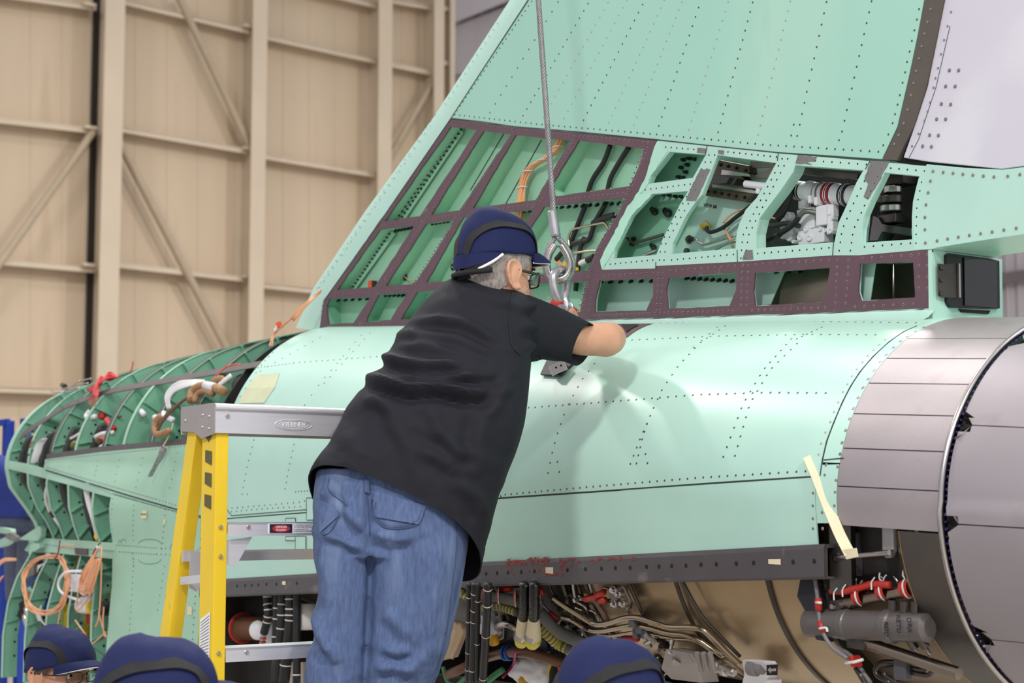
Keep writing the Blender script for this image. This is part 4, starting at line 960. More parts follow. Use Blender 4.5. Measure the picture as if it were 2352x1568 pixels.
# steel pipes running up the dark section
random.seed(5)
for pts, r, m in ((((1060, 320), (1070, 400), (1090, 470), (1150, 510), (1180, 560)), .005, STEEL), (((1180, 310), (1210, 400), (1230, 450)), .0045, STEEL), (((870, 320), (900, 400), (940, 450)), .0045, DSTEEL), (((1290, 400), (1310, 370), (1350, 390), (1400, 450)), .0045, STEEL),
                  (((1110, 420), (1130, 455), (1170, 460)), .0045, STEEL), (((1190, 540), (1230, 560), (1260, 620)), .004, STEEL), (((980, 330), (1010, 420), (1030, 520)), .008, DSTEEL), (((540, 330), (600, 360), (680, 380)), .006, STEEL), (((800, 420), (830, 500), (900, 580), (960, 660)), .005, STEEL), (((1040, 560), (1100, 650), (1180, 760)), .005, DSTEEL), (((1430, 420), (1500, 560), (1540, 600)), .0045, STEEL),
                  (((1900, 310), (1960, 420), (2040, 560), (2120, 660), (2352, 900)), .005, DSTEEL), (((1480, 310), (1530, 420), (1610, 590)), .005, DSTEEL)):
    etube('small_pipe', q8(*pts), r, m, .022)
obj('brown_link', *tube(epath(q8((1215, 440), (1250, 490), (1300, 570), (1320, 610)), .035), [.011] * 4 + [.008] * 40, 10), mat('brown_link', (104, 76, 62), .5, var=.1), AC, smooth=True)
for pts in (((1155, 455), (1240, 440)), ((1240, 430), (1300, 400)), ((1270, 470), (1310, 460)), ((1450, 760), (1560, 760)), ((880, 560), (940, 610)), ((800, 370), (830, 420)), ((500, 385), (580, 375))):
    etube('red_sleeve', q8(*pts), .009, RED, .035)
obj('valve_plate', *plate([eh(*p, .03) for p in q8((1380, 345), (1470, 350), (1530, 480), (1520, 530), (1420, 520), (1360, 430))], N * .012), mat('valve_plate', (130, 122, 114), .35, .8, var=.08), AC, bevel=.003)
for x, y, r in ((1410, 385, .012), (1450, 420, .009), (1480, 490, .010), (1415, 495, .010)):
    obj('valve_boss', *lathe(eh(*q8((x, y))[0], .04), N, [(0, r), (.016, r), (.018, r * .7), (.026, r * .6)], 12), STEEL, AC)
# striped hose and grey hose crossing the bay
def striped(pts, r, off):
    P = epath(q8(*pts), off, 10); o = obj('striped_hose', *tube(P, r, 12), mat('hose_grey', (104, 104, 98), .7, var=.12, scale=40, bump=.2, bscale=250), AC, smooth=True)
    k = 0
    for i in range(2, len(P) - 1, 3):
        d = (P[i + 1] - P[i]).normalized(); obj('yellow_mark', *tube([P[i] - d * .0035, P[i] + d * .0035], r * 1.03, 12, cap=False), mat('mark_yellow', (186, 168, 60), .6, var=.2, scale=90), o)
striped([(190, 400), (230, 420), (350, 520), (480, 510), (560, 530), (640, 560)], .014, .06)
striped([(800, 660), (870, 730), (950, 800), (1040, 850), (1120, 930)], .017, .05)
etube('grey_hose', q8((800, 560), (880, 640), (960, 710), (1060, 760), (1150, 800)), .018, MATS['hose_grey'], .06)
etube('grey_hose', q8((340, 400), (440, 430), (560, 455), (660, 480)), .017, MATS['hose_grey'], .055)
for x, y in ((380, 400), (490, 430), (620, 450)):
    p = eh(*q8((x, y))[0], .055); obj('red_band', *tube(ell(p, U * .012 + N * .012, Z * .02, 16), .005, 8, True), RED, AC); obj('white_lacing', *tube(ell(p, U * .016 + N * .014, Z * .024, 16), .002, 6, True), WHITEP, AC)
# black hoses that hang with taped, capped ends
for x0, x1, yb in ((690, 680, 610), (765, 760, 612)):
    P = [eh(*q8((x0, 335))[0], .08), eh(*q8((x0 - 2, 470))[0], .085), eh(*q8((x1, yb))[0], .085)]
    h = obj('capped_hose', *tube(crv(P, 6), .0155, 14), mat('hose_wet', (22, 20, 20), .25, var=.1, bump=.3, bscale=120), AC, smooth=True)
    e = P[-1]; d = (P[-1] - P[-2]).normalized()
    obj('tape_wrap', *lathe(e - d * .006, d, [(0, .017), (.03, .019), (.075, .023), (.115, .021), (.12, .012)], 14), TAPE, h)
    obj('metal_coupling', *lathe(e + d * .055, d + N * .25, [(0, .018), (.012, .022), (.03, .022), (.034, .017)], 16), STEEL, h)
    obj('yellow_cap', *lathe(e + d * .082, d + N * .12, [(0, .022), (.004, .025), (.01, .025), (.03, .019), (.036, .018)], 16), mat('cap_yellow', (206, 196, 36), .35, var=.05), h)
# slim black hoses on lacing cord
def laced(P, r, ties, par=AC, nm='laced_harness'):
    P = crv(P, 8); o = obj(nm, *tube(P, r, 10), BLACK, par, smooth=True)
    for f in ties:
        i = min(len(P) - 2, int(f * (len(P) - 1))); d = (P[i + 1] - P[i]).normalized(); obj('lacing_cord', *tube([P[i] - d * .0022, P[i] + d * .0022], r * 1.08, 10, cap=False), mat('cord_white', (224, 220, 214), .6, var=0), o)
    return o
for x0, xm, x1, r, ties in ((262, 258, 248, .009, (.2, .5, .78, .9)), (305, 300, 282, .012, (.15, .42, .55, .9)), (330, 325, 320, .008, (.3, .7)), (405, 395, 365, .0125, (.08, .36, .66, .96))):
    laced([eh(*q8((x0, 340))[0], .12), eh(*q8((xm, 620))[0], .13), eh(*q8((x1, 1120))[0], .13)], r, ties)
# the bay left of the man, behind the ladder
def bj(x, y, t=.40): return fin(*qJ((x, y))[0], t)
for xs, r, ties in ((((665, 340), (668, 480), (680, 620), (660, 760), (620, 900)), .015, (.15, .33, .45, .6, .72)), (((800, 340), (795, 560), (785, 760), (770, 1060)), .013, (.35, .6, .9)), (((880, 340), (870, 600), (860, 800), (835, 1100), (800, 1568)), .018, (.02, .18, .34, .55)), (((985, 340), (985, 600), (975, 800), (940, 1100), (890, 1568)), .02, (.1, .22, .34, .42, .9)), (((1065, 340), (1065, 700), (1060, 1568)), .014, (.82, .94)), (((800, 1200), (790, 1568)), .02, (.6,))):
    laced([bj(*p, .43) for p in xs], r, ties)
obj('bay_duct', *lathe(bj(335, 830, .36), (bj(760, 840, .36) - bj(335, 830, .36)), [(-.002, .05), (.012, .05), (.012, .044), (.20, .044)], 28), BROWN, AC)
obj('red_seal_ring', *tube([bj(335, 830, .36) + V((0, 0, 0)) + N.cross(U) * 0 + (Z * math.sin(a) + N * math.cos(a)) * .054 for a in lrp(0, 6.1, 26)], .006, 8, True), RED, AC)
obj('porthole', *lathe(bj(235, 680, .30), N, [(0, .05), (.01, .05), (.012, .04), (.006, .035)], 28), BLACKG, AC)
obj('porthole_bar', *beam(bj(175, 685, .33), bj(305, 690, .33), .004, .004), STEEL, AC)
obj('foam_pad', *sphere(bj(540, 860, .40), .03, 14, 10, 1.1, .8, 1.2), WHITE, AC, smooth=True)
obj('foam_pad', *sphere(bj(700, 940, .38), .036, 14, 10, 1.0, .7, 1.3), WHITE, AC, smooth=True)
obj('white_canister', *loft([ell(bj(1180, y, .38), U * r, N * r, 24) for y, r in ((500, .042), (700, .042), (790, .040), (850, .03))]), WHITEP, AC, smooth=True)
obj('connector_tail', *cyl(bj(620, 905, .43), bj(590, 1050, .43), .010, 12), STEEL, AC)
for y in (965, 1015): obj('red_band', *tube([bj(612 - (y - 965) * .1, y - 8, .43), bj(610 - (y - 965) * .1, y + 8, .43)], .012, 12), RED, AC)
obj('pale_bulkhead', *plate([bj(*p, .30) for p in ((590, 1290), (1150, 1290), (1150, 1600), (620, 1600), (580, 1420))], -N * .01), mat('pale_beige', (196, 182, 168), .5, var=.06), AC)
obj('bay_frame', *beam(bj(390, 900, .3), bj(390, 1600, .3), .02, .03), DSTEEL, AC)
# back of the bay, so nothing shows through
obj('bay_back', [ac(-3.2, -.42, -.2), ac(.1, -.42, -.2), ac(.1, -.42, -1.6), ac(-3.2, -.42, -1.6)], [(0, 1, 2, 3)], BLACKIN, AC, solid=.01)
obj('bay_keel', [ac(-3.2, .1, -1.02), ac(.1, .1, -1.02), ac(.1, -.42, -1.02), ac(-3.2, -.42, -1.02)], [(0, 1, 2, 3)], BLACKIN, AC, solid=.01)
# beige bracket, pipe, boots in the lower bay
obj('beige_bracket', *plate([eh(*p, .05) for p in q8((90, 640), (200, 625), (260, 690), (180, 900), (60, 930))], N * .03), mat('beige_bracket', (190, 164, 132), .5, var=.06), AC, bevel=.003)
obj('bracket_face', *plate([eh(*p, .085) for p in q8((190, 640), (225, 700), (140, 920), (118, 900))], N * .006), MATS['beige_bracket'], AC)
etube('brown_pipe', q8((100, 1040), (250, 970), (400, 905), (560, 870), (700, 870), (820, 900), (1000, 960), (1150, 1040)), .016, BROWN, .075)
for x in (545, 575): 
    p = eh(*q8((x, 870))[0], .075); obj('blue_ring', *tube(ell(p, N * .019, Z * .02, 18), .005, 8, True), BLUE, AC)
etube('purple_tie', q8((620, 855), (600, 960), (520, 1060)), .004, mat('tie_magenta', (170, 30, 90), .5, var=0), .10)
def rag(nm, c, r, sd, m, sx=1, sz=1):
    vs, fs = sphere(V((0, 0, 0)), 1, 28, 20)
    out = []
    for v in vs:
        k = 1 + .28 * noise.noise(v * 2.1 + V((sd, 0, 0))) + .12 * noise.noise(v * 6 + V((0, sd, 0))); out.append(c + V((v.x * r * sx * k, v.y * r * .7 * k, v.z * r * sz * k)))
    return obj(nm, out, fs, m, AC, smooth=True)
rag('cloth_boot', eh(*q8((730, 1010))[0], .09), .052, 3, WHITE, 1.25, .95)
rag('cloth_boot', eh(*q8((430, 660))[0], .05), .034, 9, mat('bag_clear', (206, 208, 214), .25, var=.06), 1, 1.3)
obj('yellow_cap', *lathe(eh(*q8((440, 730))[0], .07), V((.25, 0, -1)), [(-.03, .011), (0, .012), (.003, .016), (.016, .017), (.03, .015), (.034, .008)], 16), mat('cap_orange', (228, 166, 28), .35, var=.05), AC, smooth=True)
obj('yellow_cap', *lathe(eh(*q8((690, 1050))[0], .11), V((.05, 0, -1)), [(0, .022), (.03, .023), (.05, .02)], 16), MATS['cap_orange'], AC, smooth=True)
etube('green_wire', q8((60, 980), (90, 1080), (160, 1120), (240, 1050)), .007, mat('green_sleeve', (70, 140, 92), .6, var=.1), .07); etube('green_wire', q8((380, 1110), (450, 1050), (520, 1000)), .010, MATS['green_sleeve'], .09)
obj('dark_box', *plate([eh(*p, .03) for p in q8((520, 590), (560, 570), (590, 660), (590, 760), (520, 790))], N * .03), DSTEEL, AC, bevel=.004)
etube('bent_pipe', q8((470, 690), (510, 650), (570, 650), (640, 690)), .012, STEEL, .05)
obj('olive_board', *plate([eh(*p, .04) for p in q8((900, 1010), (960, 870), (1060, 930), (1100, 1110), (900, 1110))], N * .01), mat('olive_board', (86, 92, 80), .5, .2, var=.1), AC)
for i in range(5):
    p = eh(*q8((940 + i * 14, 900 + i * 45))[0], .055); obj('board_terminal', *box(p, U * .008, N * .006, Z * .006), [STEEL, WHITEP, RED][i % 3], AC)
obj('yellow_plate', *plate([eh(*p, .035) for p in q8((880, 940), (910, 960), (900, 1040), (870, 1030))], N * .004), YEL, AC)
obj('blue_window', *lathe(eh(*q8((850, 830))[0], .03), N, [(0, .026), (.012, .026), (.012, .018)], 20), mat('blue_dark', (38, 44, 64), .3, .3, var=.1), AC)
# grey pump block and fittings over the casing
pb = obj('pump_block', *plate([eh(*p, .03) for p in q8((1925, 830), (2110, 860), (2160, 940), (2200, 1090), (1960, 1060), (1885, 980))], N * .07), mat('pump_grey', (150, 142, 138), .4, .4, var=.06), AC, bevel=.006)
obj('fitting', *lathe(eh(*q8((2160, 970))[0], .06), (U * .9 - Z * .15), [(0, .012), (.01, .017), (.02, .012), (.03, .018), (.045, .018), (.046, .012), (.07, .012), (.075, .008)], 14), STEEL, AC)
for x in (2020, 2070, 2120): obj('pump_rib', *cyl(eh(*q8((x, 870))[0], .09), eh(*q8((x + 30, 1010))[0], .10), .007, 10), MATS['pump_grey'], pb)
for i in range(16):
    x = random.uniform(1560, 1880); y = random.uniform(770, 1080); p = eh(*q8((x, y))[0], random.uniform(.02, .06)); d = V((random.uniform(-1, 1), random.uniform(-1, 0), random.uniform(-1, 1))).normalized()
    r = random.uniform(.006, .014); obj('bay_fitting', *lathe(p, d, [(0, r), (.012, r), (.012, r * .7), (.03, r * .7), (.03, r * .9), (.036, r * .9)], 10), random.choice([STEEL, DSTEEL, MATS['pump_grey']]), AC)
for i in range(22):
    x = random.uniform(840, 1340); y = random.uniform(330, 780); p = eh(*q8((x, y))[0], random.uniform(.01, .03)); d = V((random.uniform(-1, 1), random.uniform(-1, 0), random.uniform(-1, 1))).normalized()
    r = random.uniform(.005, .012); obj('bay_fitting', *lathe(p, d, [(0, r), (.01, r), (.01, r * .6), (.024, r * .6), (.024, r * .9), (.03, r * .9)], 8), random.choice([STEEL, DSTEEL, DSTEEL, BLACK]), AC)
etube('bay_pipe', q8((1700, 900), (1800, 990), (1880, 1040)), .012, DSTEEL, .05); etube('bay_pipe', q8((1620, 800), (1700, 770), (1790, 830)), .006, STEEL, .04); etube('bay_pipe', q8((1780, 930), (1800, 1000), (1770, 1040)), .003, STEEL, .06)
# white sensor with arrow
sb = obj('white_sensor', *plate([eh(*p, .03) for p in q9((300, 1165), (470, 1180), (490, 1210), (485, 1310), (520, 1320), (520, 1400), (280, 1400), (310, 1280))], N * .04), WHITE, AC, bevel=.004)
obj('sensor_plate', *plate([eh(*p, .0715) for p in q9((400, 1210), (485, 1205), (482, 1290), (400, 1290))], N * .001), HOLE, sb)
obj('sensor_arrow', *plate([eh(*p, .0728) for p in q9((408, 1248), (432, 1225), (432, 1238), (470, 1236), (470, 1258), (432, 1260), (432, 1274))], N * .001), STEEL, sb)
obj('sensor_knob', *lathe(eh(*q9((350, 1240))[0], .06), U * -1, [(-.01, .014), (.01, .014), (.012, .02), (.035, .02), (.037, .014)], 16), GREYP, sb)
ecyl('bay_shade_sheet', -.10, .15, ER - .046, BLACKIN, 3, None, -.30, .4)  # black sheet over the casing, painting in the shade of the recess
# end of the bay at the nozzle -----------------------------------------------
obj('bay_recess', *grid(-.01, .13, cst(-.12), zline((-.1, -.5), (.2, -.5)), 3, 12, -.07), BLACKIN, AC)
obj('tape_mount', *beam(ac(-.03, .44, -.50), ac(-.03, .44, -.66), .02, .06), DSTEEL, AC)
mb = obj('mount_bracket', *plate([fin(*p, .44) for p in q9((655, 535), (780, 540), (800, 640), (830, 830), (870, 1040), (770, 1020), (720, 860), (625, 690))], -N * .02), mat('mount_dark', (46, 46, 52), .45, .3, var=.08), AC, bevel=.003)
def nq(x, y, t=.47): return fin(*q9((x, y))[0], t - .048)
for x, y in ((668, 598), (655, 675), (795, 1000)): obj('mount_hole', *disc(nq(x, y, .441), N, .007, .001, 12), ENGINE, mb)
# actuator cylinder with lettering
A, B = nq(720, 890), nq(1640, 931); ax = (B - A).normalized(); L = (B - A).length
na = obj('nozzle_actuator', *lathe(A, ax, [(0, .03), (.004, .034), (L * .3, .034), (L * .31, .037), (L * .36, .037), (L * .37, .0345), (L * .66, .0345), (L * .67, .039), (L * .72, .039), (L * .73, .034), (L * .98, .032), (L, .02)], 32), mat('actuator_grey', (104, 98, 96), .42, .35, var=.06, scale=20), AC, smooth=False)
for body, x, y, sz in (('RETU', 1398, 900, .017), ('DRA', 1480, 910, .017), ('ROD', 1305, 940, .016)):
    dn = (-Z + ax * .05).normalized(); text('stencil', body, nq(x, y, .5065) , dn, ax * 1.0 if True else ax, sz, HOLE, na)
pa = nq(830, 660, .46); obj('actuator_port', *lathe(pa - Z * .03, Z, [(-.05, .018), (0, .018), (.012, .02), (.03, .018), (.034, .012), (.05, .012)], 16), MATS['actuator_grey'], na)
for x, y in ((1350, 780), (1440, 790), (1525, 790)): obj('actuator_fitting', *cyl(nq(x, y - 60, .475), nq(x, y + 40, .475), .009, 10), DSTEEL, na)
for x, y in ((1470, 1000), (1550, 990)): obj('actuator_fitting', *cyl(nq(x, y, .475), nq(x + 60, y + 90, .465), .010, 10), DSTEEL, na)
rod = obj('actuator_rod', *cyl(nq(985, 740, .47), nq(1700, 600, .47), .0165, 20), mat('rod_steel', (140, 128, 116), .25, 1, var=.06), AC)
obj('rod_clevis', *plate([nq(*p, .485) for p in ((880, 725), (980, 715), (1000, 760), (940, 800), (870, 790))], -N * .03), DSTEEL, rod)
obj('clevis_bolt', *disc(nq(905, 768, .486), N, .009, .006, 6), STEEL, rod)
etube2 = lambda nm, pts, r, m, t: obj(nm, *tube(crv([nq(x, y, t) for x, y in pts], 6), r, 10), m, AC, smooth=True)
etube2('red_sleeve', ((885, 650), (1000, 650), (1100, 625), (1200, 600), (1335, 605)), .0085, RED, .49)
for x, y in ((1110, 690), (1290, 650), (1470, 630)):
    p = nq(x, y, .475); d = (nq(1600, 620) - nq(985, 740)).normalized(); w = Z - d * d.dot(Z); w.normalize(); v = d.cross(w)
    obj('red_band', *tube([p - d * .012, p + d * .012], .0195, 18, cap=False), RED, AC); obj('white_lacing', *tube([p + w * (.0215 * math.cos(a)) + v * (.0215 * math.sin(a)) + d * (.004 * math.sin(a)) for a in lrp(0, 6.0, 18)], .002, 6, True), MATS['cord_white'], AC)
    obj('cord_end', *tube(crv([p + w * .02, p + w * .03 - d * .008, p + w * .042 - d * .004], 4), .0018, 6), MATS['cord_white'], AC); obj('cord_end', *tube(crv([p + w * .02, p + w * .03 + d * .008, p + w * .034 + d * .014], 4), .0018, 6), MATS['cord_white'], AC)
for x, y in ((910, 680), (975, 655), (1195, 600)):
    p = nq(x, y, .5); obj('cord_end', *tube(crv([p - Z * .012, p + Z * .004, p + Z * .016 + U * .01], 4), .0018, 6), MATS['cord_white'], AC)
etube2('lead_wire', ((765, 550), (785, 690), (800, 860), (830, 970), (900, 1080), (1010, 1160)), .005, GREYP, .50)
for pts in (((790, 705), (795, 800)), ((805, 880), (830, 965))): etube2('red_sleeve', pts, .0085, RED, .50)
etube2('white_lacing', ((772, 738), (815, 740)), .003, MATS['cord_white'], .51)
etube2('white_lacing', ((800, 935), (850, 930), (860, 960)), .003, MATS['cord_white'], .51)
etube2('lead_wire', ((890, 980), (960, 1080), (1040, 1140), (1100, 1220), (1190, 1348)), .005, GREYP, .46); etube2('lead_wire', ((1080, 1230), (1150, 1348)), .008, DSTEEL, .46)
p0, p1 = nq(1010, 1170, .47), nq(1120, 1180, .47); obj('red_band', *beam(nq(1065, 1140, .475), nq(1085, 1225, .475), .03, .012), RED, AC, bevel=.003); obj('white_lacing', *tube([nq(1000, 1195, .49), nq(1060, 1190, .495), nq(1130, 1170, .49)], .0035, 6), MATS['cord_white'], AC)
obj('strut_rod', *cyl(nq(1130, 1035, .46), nq(1860, 1277, .44), .0145, 18), MATS['rod_steel'], AC)
obj('strut_clevis', *plate([nq(*p, .475) for p in ((1000, 1010), (1100, 1010), (1150, 1060), (1130, 1100), (1010, 1080))], -N * .03), DSTEEL, AC)
for pts in (((900, 430), (1000, 460), (1120, 450), (1200, 480), (1290, 560)), ((1090, 300), (1180, 300), (1240, 330), (1290, 390), (1380, 460), (1470, 560)), ((1150, 370), (1240, 420), (1340, 500), (1400, 590)), ((1470, 1020), (1520, 1060), (1540, 1120)), ((1560, 1010), (1610, 1080), (1640, 1140))):
    etube2('small_pipe', pts, .004, STEEL, .44)
for pts in (((1340, 1348), (1240, 1290), (1230, 1230), (1280, 1190), (1400, 1195), (1520, 1240), (1600, 1250)), ((1400, 1348), (1300, 1290), (1310, 1240), (1400, 1235), (1500, 1270), (1620, 1290), (1660, 1250))):
    etube2('loop_pipe', pts, .006, DSTEEL, .42)
obj('pipe_clamp', *box(nq(1430, 1230, .43), U * .018, N * .012, Z * .028), MATS['clamp_grey'], AC, bevel=.004)
# linkage above it
lk = obj('control_link', *cyl(nq(930, 395, .50), nq(1330, 360, .50), .0065, 14), STEEL, AC)
obj('link_eye', *lathe(nq(940, 396, .495), N, [(-.004, .011), (.008, .011), (.008, .006), (.004, .005)], 20), STEEL, lk)
obj('link_arm', *plate([nq(*p, .47) for p in ((1305, 150), (1390, 150), (1395, 350), (1370, 400), (1330, 400), (1308, 360))], N * .015), mat('arm_alu', (176, 170, 168), .35, .7, var=.08), AC, bevel=.003)
obj('arm_bolt', *disc(nq(1350, 360, .486), N, .008, .005, 10), STEEL, AC)
obj('link_clamp', *box(nq(1075, 370, .46), U * .012, N * .012, Z * .05), MATS['clamp_grey'], AC, bevel=.003)
obj('beam_end', *plate([nq(*p, .44) for p in ((820, 300), (880, 170), (930, 170), (935, 480), (900, 520), (850, 525))], -N * .02), mat('beam_end_grey', (100, 92, 90), .4, .4, var=.08), AC, bevel=.003)
obj('bay_wall', [nq(*p, .33) for p in ((840, 100), (1600, 100), (1700, 1348), (840, 1348))], [(0, 1, 2, 3)], BLACKIN, AC, solid=.004) if False else None
# ================================================================ step ladder
LY = mat('ladder_yellow', (232, 196, 34), .42, var=.05, scale=8, spots=[((196, 164, 40), 16, .68, .1), ((90, 76, 40), 30, .76, .05)])
LBK = mat('ladder_black_print', (86, 80, 40), .5, var=.1, scale=20)
LDv = V((.8, .6, 0)); LBv = V((-.6, .8, 0))
LZ0 = at(500, 1000, 4.28); LX = V((LZ0.x, LZ0.y, 0))          # left front rail, inner corner
def lz(y): return at(500, y, 4.28).z
ztop = lz(927)
LAD = empty('step_ladder', V((LX.x, LX.y, 0)), 'yellow fibreglass step ladder with aluminium steps the man stands on', 'ladder')
W = .50
def lp(d, b, z): return V((LX.x, LX.y, 0)) + LDv * d + LBv * b + Z * z
def channel(nm, a0, a1, w, dep, sgn):
    """C rail: front face w wide along LDv, web dep deep along LBv"""
    ps = []
    for a in (a0, a1):
        ps.append([a + LDv * (-.004 * sgn), a + LDv * (w * sgn), a + LDv * (w * sgn) + LBv * .006, a + LDv * (.003 * sgn) + LBv * .006, a + LDv * (.003 * sgn) + LBv * (dep - .006), a + LDv * (w * sgn) + LBv * (dep - .006), a + LDv * (w * sgn) + LBv * dep, a + LDv * (-.004 * sgn) + LBv * dep])
    return obj(nm, *fixn(*loft(ps)), LY, LAD, bevel=.0015)
capb = ztop - .065
fr1 = channel('front_rail', lp(0, 0, 0), lp(0, 0, capb + .004), .030, .075, 1)
fr2 = channel('front_rail', lp(W, 0, 0), lp(W, 0, capb + .004), .030, .075, -1)
top_b = .105; foot_b = .105 + (capb) * math.tan(math.radians(15))
rr1 = channel('rear_rail', lp(.0, foot_b, 0), lp(.0, top_b, capb + .004), .034, .05, 1)
rr2 = channel('rear_rail', lp(W, foot_b, 0), lp(W, top_b, capb + .004), .034, .05, -1)
for d in (0.01, W - .01):
    obj('rubber_foot', *box(lp(d, .03, .012), LDv * .025, LBv * .05, Z * .012), BLACK, LAD); obj('rubber_foot', *box(lp(d, foot_b + .02, .012), LDv * .025, LBv * .04, Z * .012), BLACK, LAD)
# top cap: rolled front edge, fascia, end plates
x0, x1 = -.012, W + .012
cap = obj('top_cap', *box(lp((x0 + x1) / 2, .085, ztop - .004), LDv * ((x1 - x0) / 2), LBv * .09, Z * .004), ALU, LAD, bevel=.001)
obj('rolled_edge', *cyl(lp(x0, -.004, ztop - .009), lp(x1, -.004, ztop - .009), .010, 16), ALU, cap)
fas = obj('fascia', *box(lp((x0 + x1) / 2, -.006, ztop - .045), LDv * ((x1 - x0) / 2), LBv * .002, Z * .027), ALU, cap)
obj('fascia', *box(lp((x0 + x1) / 2, .175, ztop - .04), LDv * ((x1 - x0) / 2), LBv * .002, Z * .03), ALU, cap)
ENDP = mat('end_plate_grey', (168, 160, 156), .45, .5, var=.06, scale=14)
for d in (x0 - .002, x1 + .002):
    e = obj('end_plate', *plate([lp(d, b, z) for b, z in ((-.008, ztop + .002), (.176, ztop), (.176, ztop - .062), (.10, ztop - .066), (.06, ztop - .084), (-.008, ztop - .074))], LDv * .003), ENDP, cap)
    for b, z in ((.02, .03), (.02, .06), (.055, .025), (.055, .055), (.15, .035)): obj('plate_rivet', *disc(lp(d, b, ztop - z), -LDv, .005, .003, 10), STEEL, e)
# maker's name embossed in an oval
cx = .208; zo = ztop - .046
obj('name_oval', *tube([lp(cx + .053 * math.cos(a), -.0085, zo + .0135 * math.sin(a)) for a in lrp(0, 6.17, 40)], .0012, 6, True), ALU, fas)
obj('name_oval', *tube([lp(cx + .042 * math.cos(a), -.0085, zo + .0105 * math.sin(a)) for a in lrp(0, 6.17, 40)], .0008, 6, True), ALU, fas)
text('name_letters', 'WERNER', lp(cx, -.0082, zo), LDv, Z, .0175, mat('letter_alu', (236, 234, 238), .4, .3, var=0), fas, .001)
obj('fascia_rivet', *disc(lp(.022, -.008, ztop - .03), -LBv, .0065, .004, 12), STEEL, fas)
obj('fascia_rivet', *disc(lp(W - .022, -.008, ztop - .03), -LBv, .0065, .004, 12), STEEL, fas)
# steps
k = 0; z = lz(1199)
while z > .15:
    st = obj('step', *merge([box(lp(W / 2, .040, z - .003), LDv * (W / 2 - .005), LBv * .032, Z * .003), box(lp(W / 2, .002, z - .003), LDv * (W / 2 - .030), LBv * .008, Z * .003), box(lp(W / 2, -.004, z - .017), LDv * (W / 2 - .030), LBv * .002, Z * .017), box(lp(W / 2, .072, z - .014), LDv * (W / 2 - .004), LBv * .002, Z * .014)]), ALU, LAD)
    for d in (.012, .085, W - .085, W - .012): obj('step_rivet', *disc(lp(d, -.0065 if .03 < d < W - .03 else -.001, z - .012), -LBv, .0062, .004, 12), STEEL, st)
    for s_, d in ((1, .03), (-1, W - .03)):
        if k % 2 == 0: obj('step_gusset', *plate([lp(d, .01, z - .045), lp(d + s_ * .075, .01, z - .036), lp(d + s_ * .03, .01, z - .11), lp(d, .01, z - .10)], LBv * .003), ALU, st)
    if k == 0:                                   # warning label on the first step
        lb = obj('warning_label', *box(lp(.205, -.0068, z - .016), LDv * .065, LBv * .0005, Z * .0125), mat('label_white', (232, 232, 236), .4, var=0), st)
        obj('label_dark', *box(lp(.176, -.0076, z - .016), LDv * .032, LBv * .0005, Z * .011), mat('label_navy', (34, 36, 60), .4, var=0), lb)
        obj('label_oval', *plate([lp(.176 + .025 * math.cos(a), -.0086, z - .016 + .009 * math.sin(a)) for a in lrp(0, 6.0, 22)], LBv * .0005), mat('label_red2', (190, 44, 40), .4, var=0), lb)
        text('label_text', 'DANGER', lp(.176, -.0088, z - .0125), LDv, Z, .0078, MATS['label_white'], lb, .0003); text('label_text', 'PELIGRO', lp(.176, -.0088, z - .0198), LDv, Z, .0074, MATS['label_white'], lb, .0003)
        for j, tx_ in enumerate(('Do Not Stand at or above this', 'YOU CAN LOSE YOUR BALANCE', 'No se pare en este nivel', 'PUEDE PERDER EL EQUILIBRIO')):
            text('label_text', tx_, lp(.212, -.0074, z - .0075 - j * .0052), LDv, Z, .0042, MATS['label_navy'], lb, .0002, 'LEFT')
    z -= .305; k += 1
# rear braces
for z, bfac in ((lz(1280), .0), (lz(1280) - .62, 0), (lz(1280) - 1.2, 0)):
    bb = top_b + (capb - z) * math.tan(math.radians(15))
    br = obj('rear_brace', *box(lp(W / 2, bb - .004, z), LDv * (W / 2), LBv * .002, Z * .014), ALU, LAD)
    for s_, d in ((1, .02), (-1, W - .02)): obj('brace_gusset', *plate([lp(d, bb - .01, z + .01), lp(d + s_ * .10, bb - .01, z + .008), lp(d + s_ * .02, bb - .01, z - .09), lp(d, bb - .01, z - .08)], LBv * .003), ALU, br)
for d in (.006, W - .006):
    zz = lz(1330); bb = top_b + (capb - zz) * math.tan(math.radians(15)); obj('spreader_bar', *beam(lp(d, .07, zz), lp(d, bb, zz - .01), .004, .02), ALU, LAD)
for z in (lz(1278), lz(1583)): obj('rail_rivet', *disc(lp(.013, -.001, z), -LBv, .0062, .004, 12), STEEL, fr1)
# black squares, half disc and label down the left web
def web(b, z): return lp(-.0052, b, z)
for y0 in (1032, 1083, 1134):
    a = [web(.020, lz(y0 + 4)), web(.054, lz(y0)), web(.054, lz(y0 + 27)), web(.020, lz(y0 + 36))]
    obj('black_mark', *plate(a, -LDv * .0005), LBK, fr1)
obj('black_mark', *plate([web(.056, lz(991)), web(.02, lz(991)), web(.024, lz(1002)), web(.038, lz(1014)), web(.052, lz(1002))], -LDv * .0005), LBK, fr1)
obj('rail_label', *plate([web(.014, lz(1405)), web(.066, lz(1425)), web(.066, lz(1530)), web(.014, lz(1520))], -LDv * .0006), MATS['label_white'], fr1)
for j in range(14): obj('label_line', *plate([web(.018, lz(1413 + j * 7.5)), web(.062, lz(1432 + j * 6.6)), web(.062, lz(1434 + j * 6.6)), web(.018, lz(1415.5 + j * 7.5))], -LDv * .0009), GREYP, fr1)
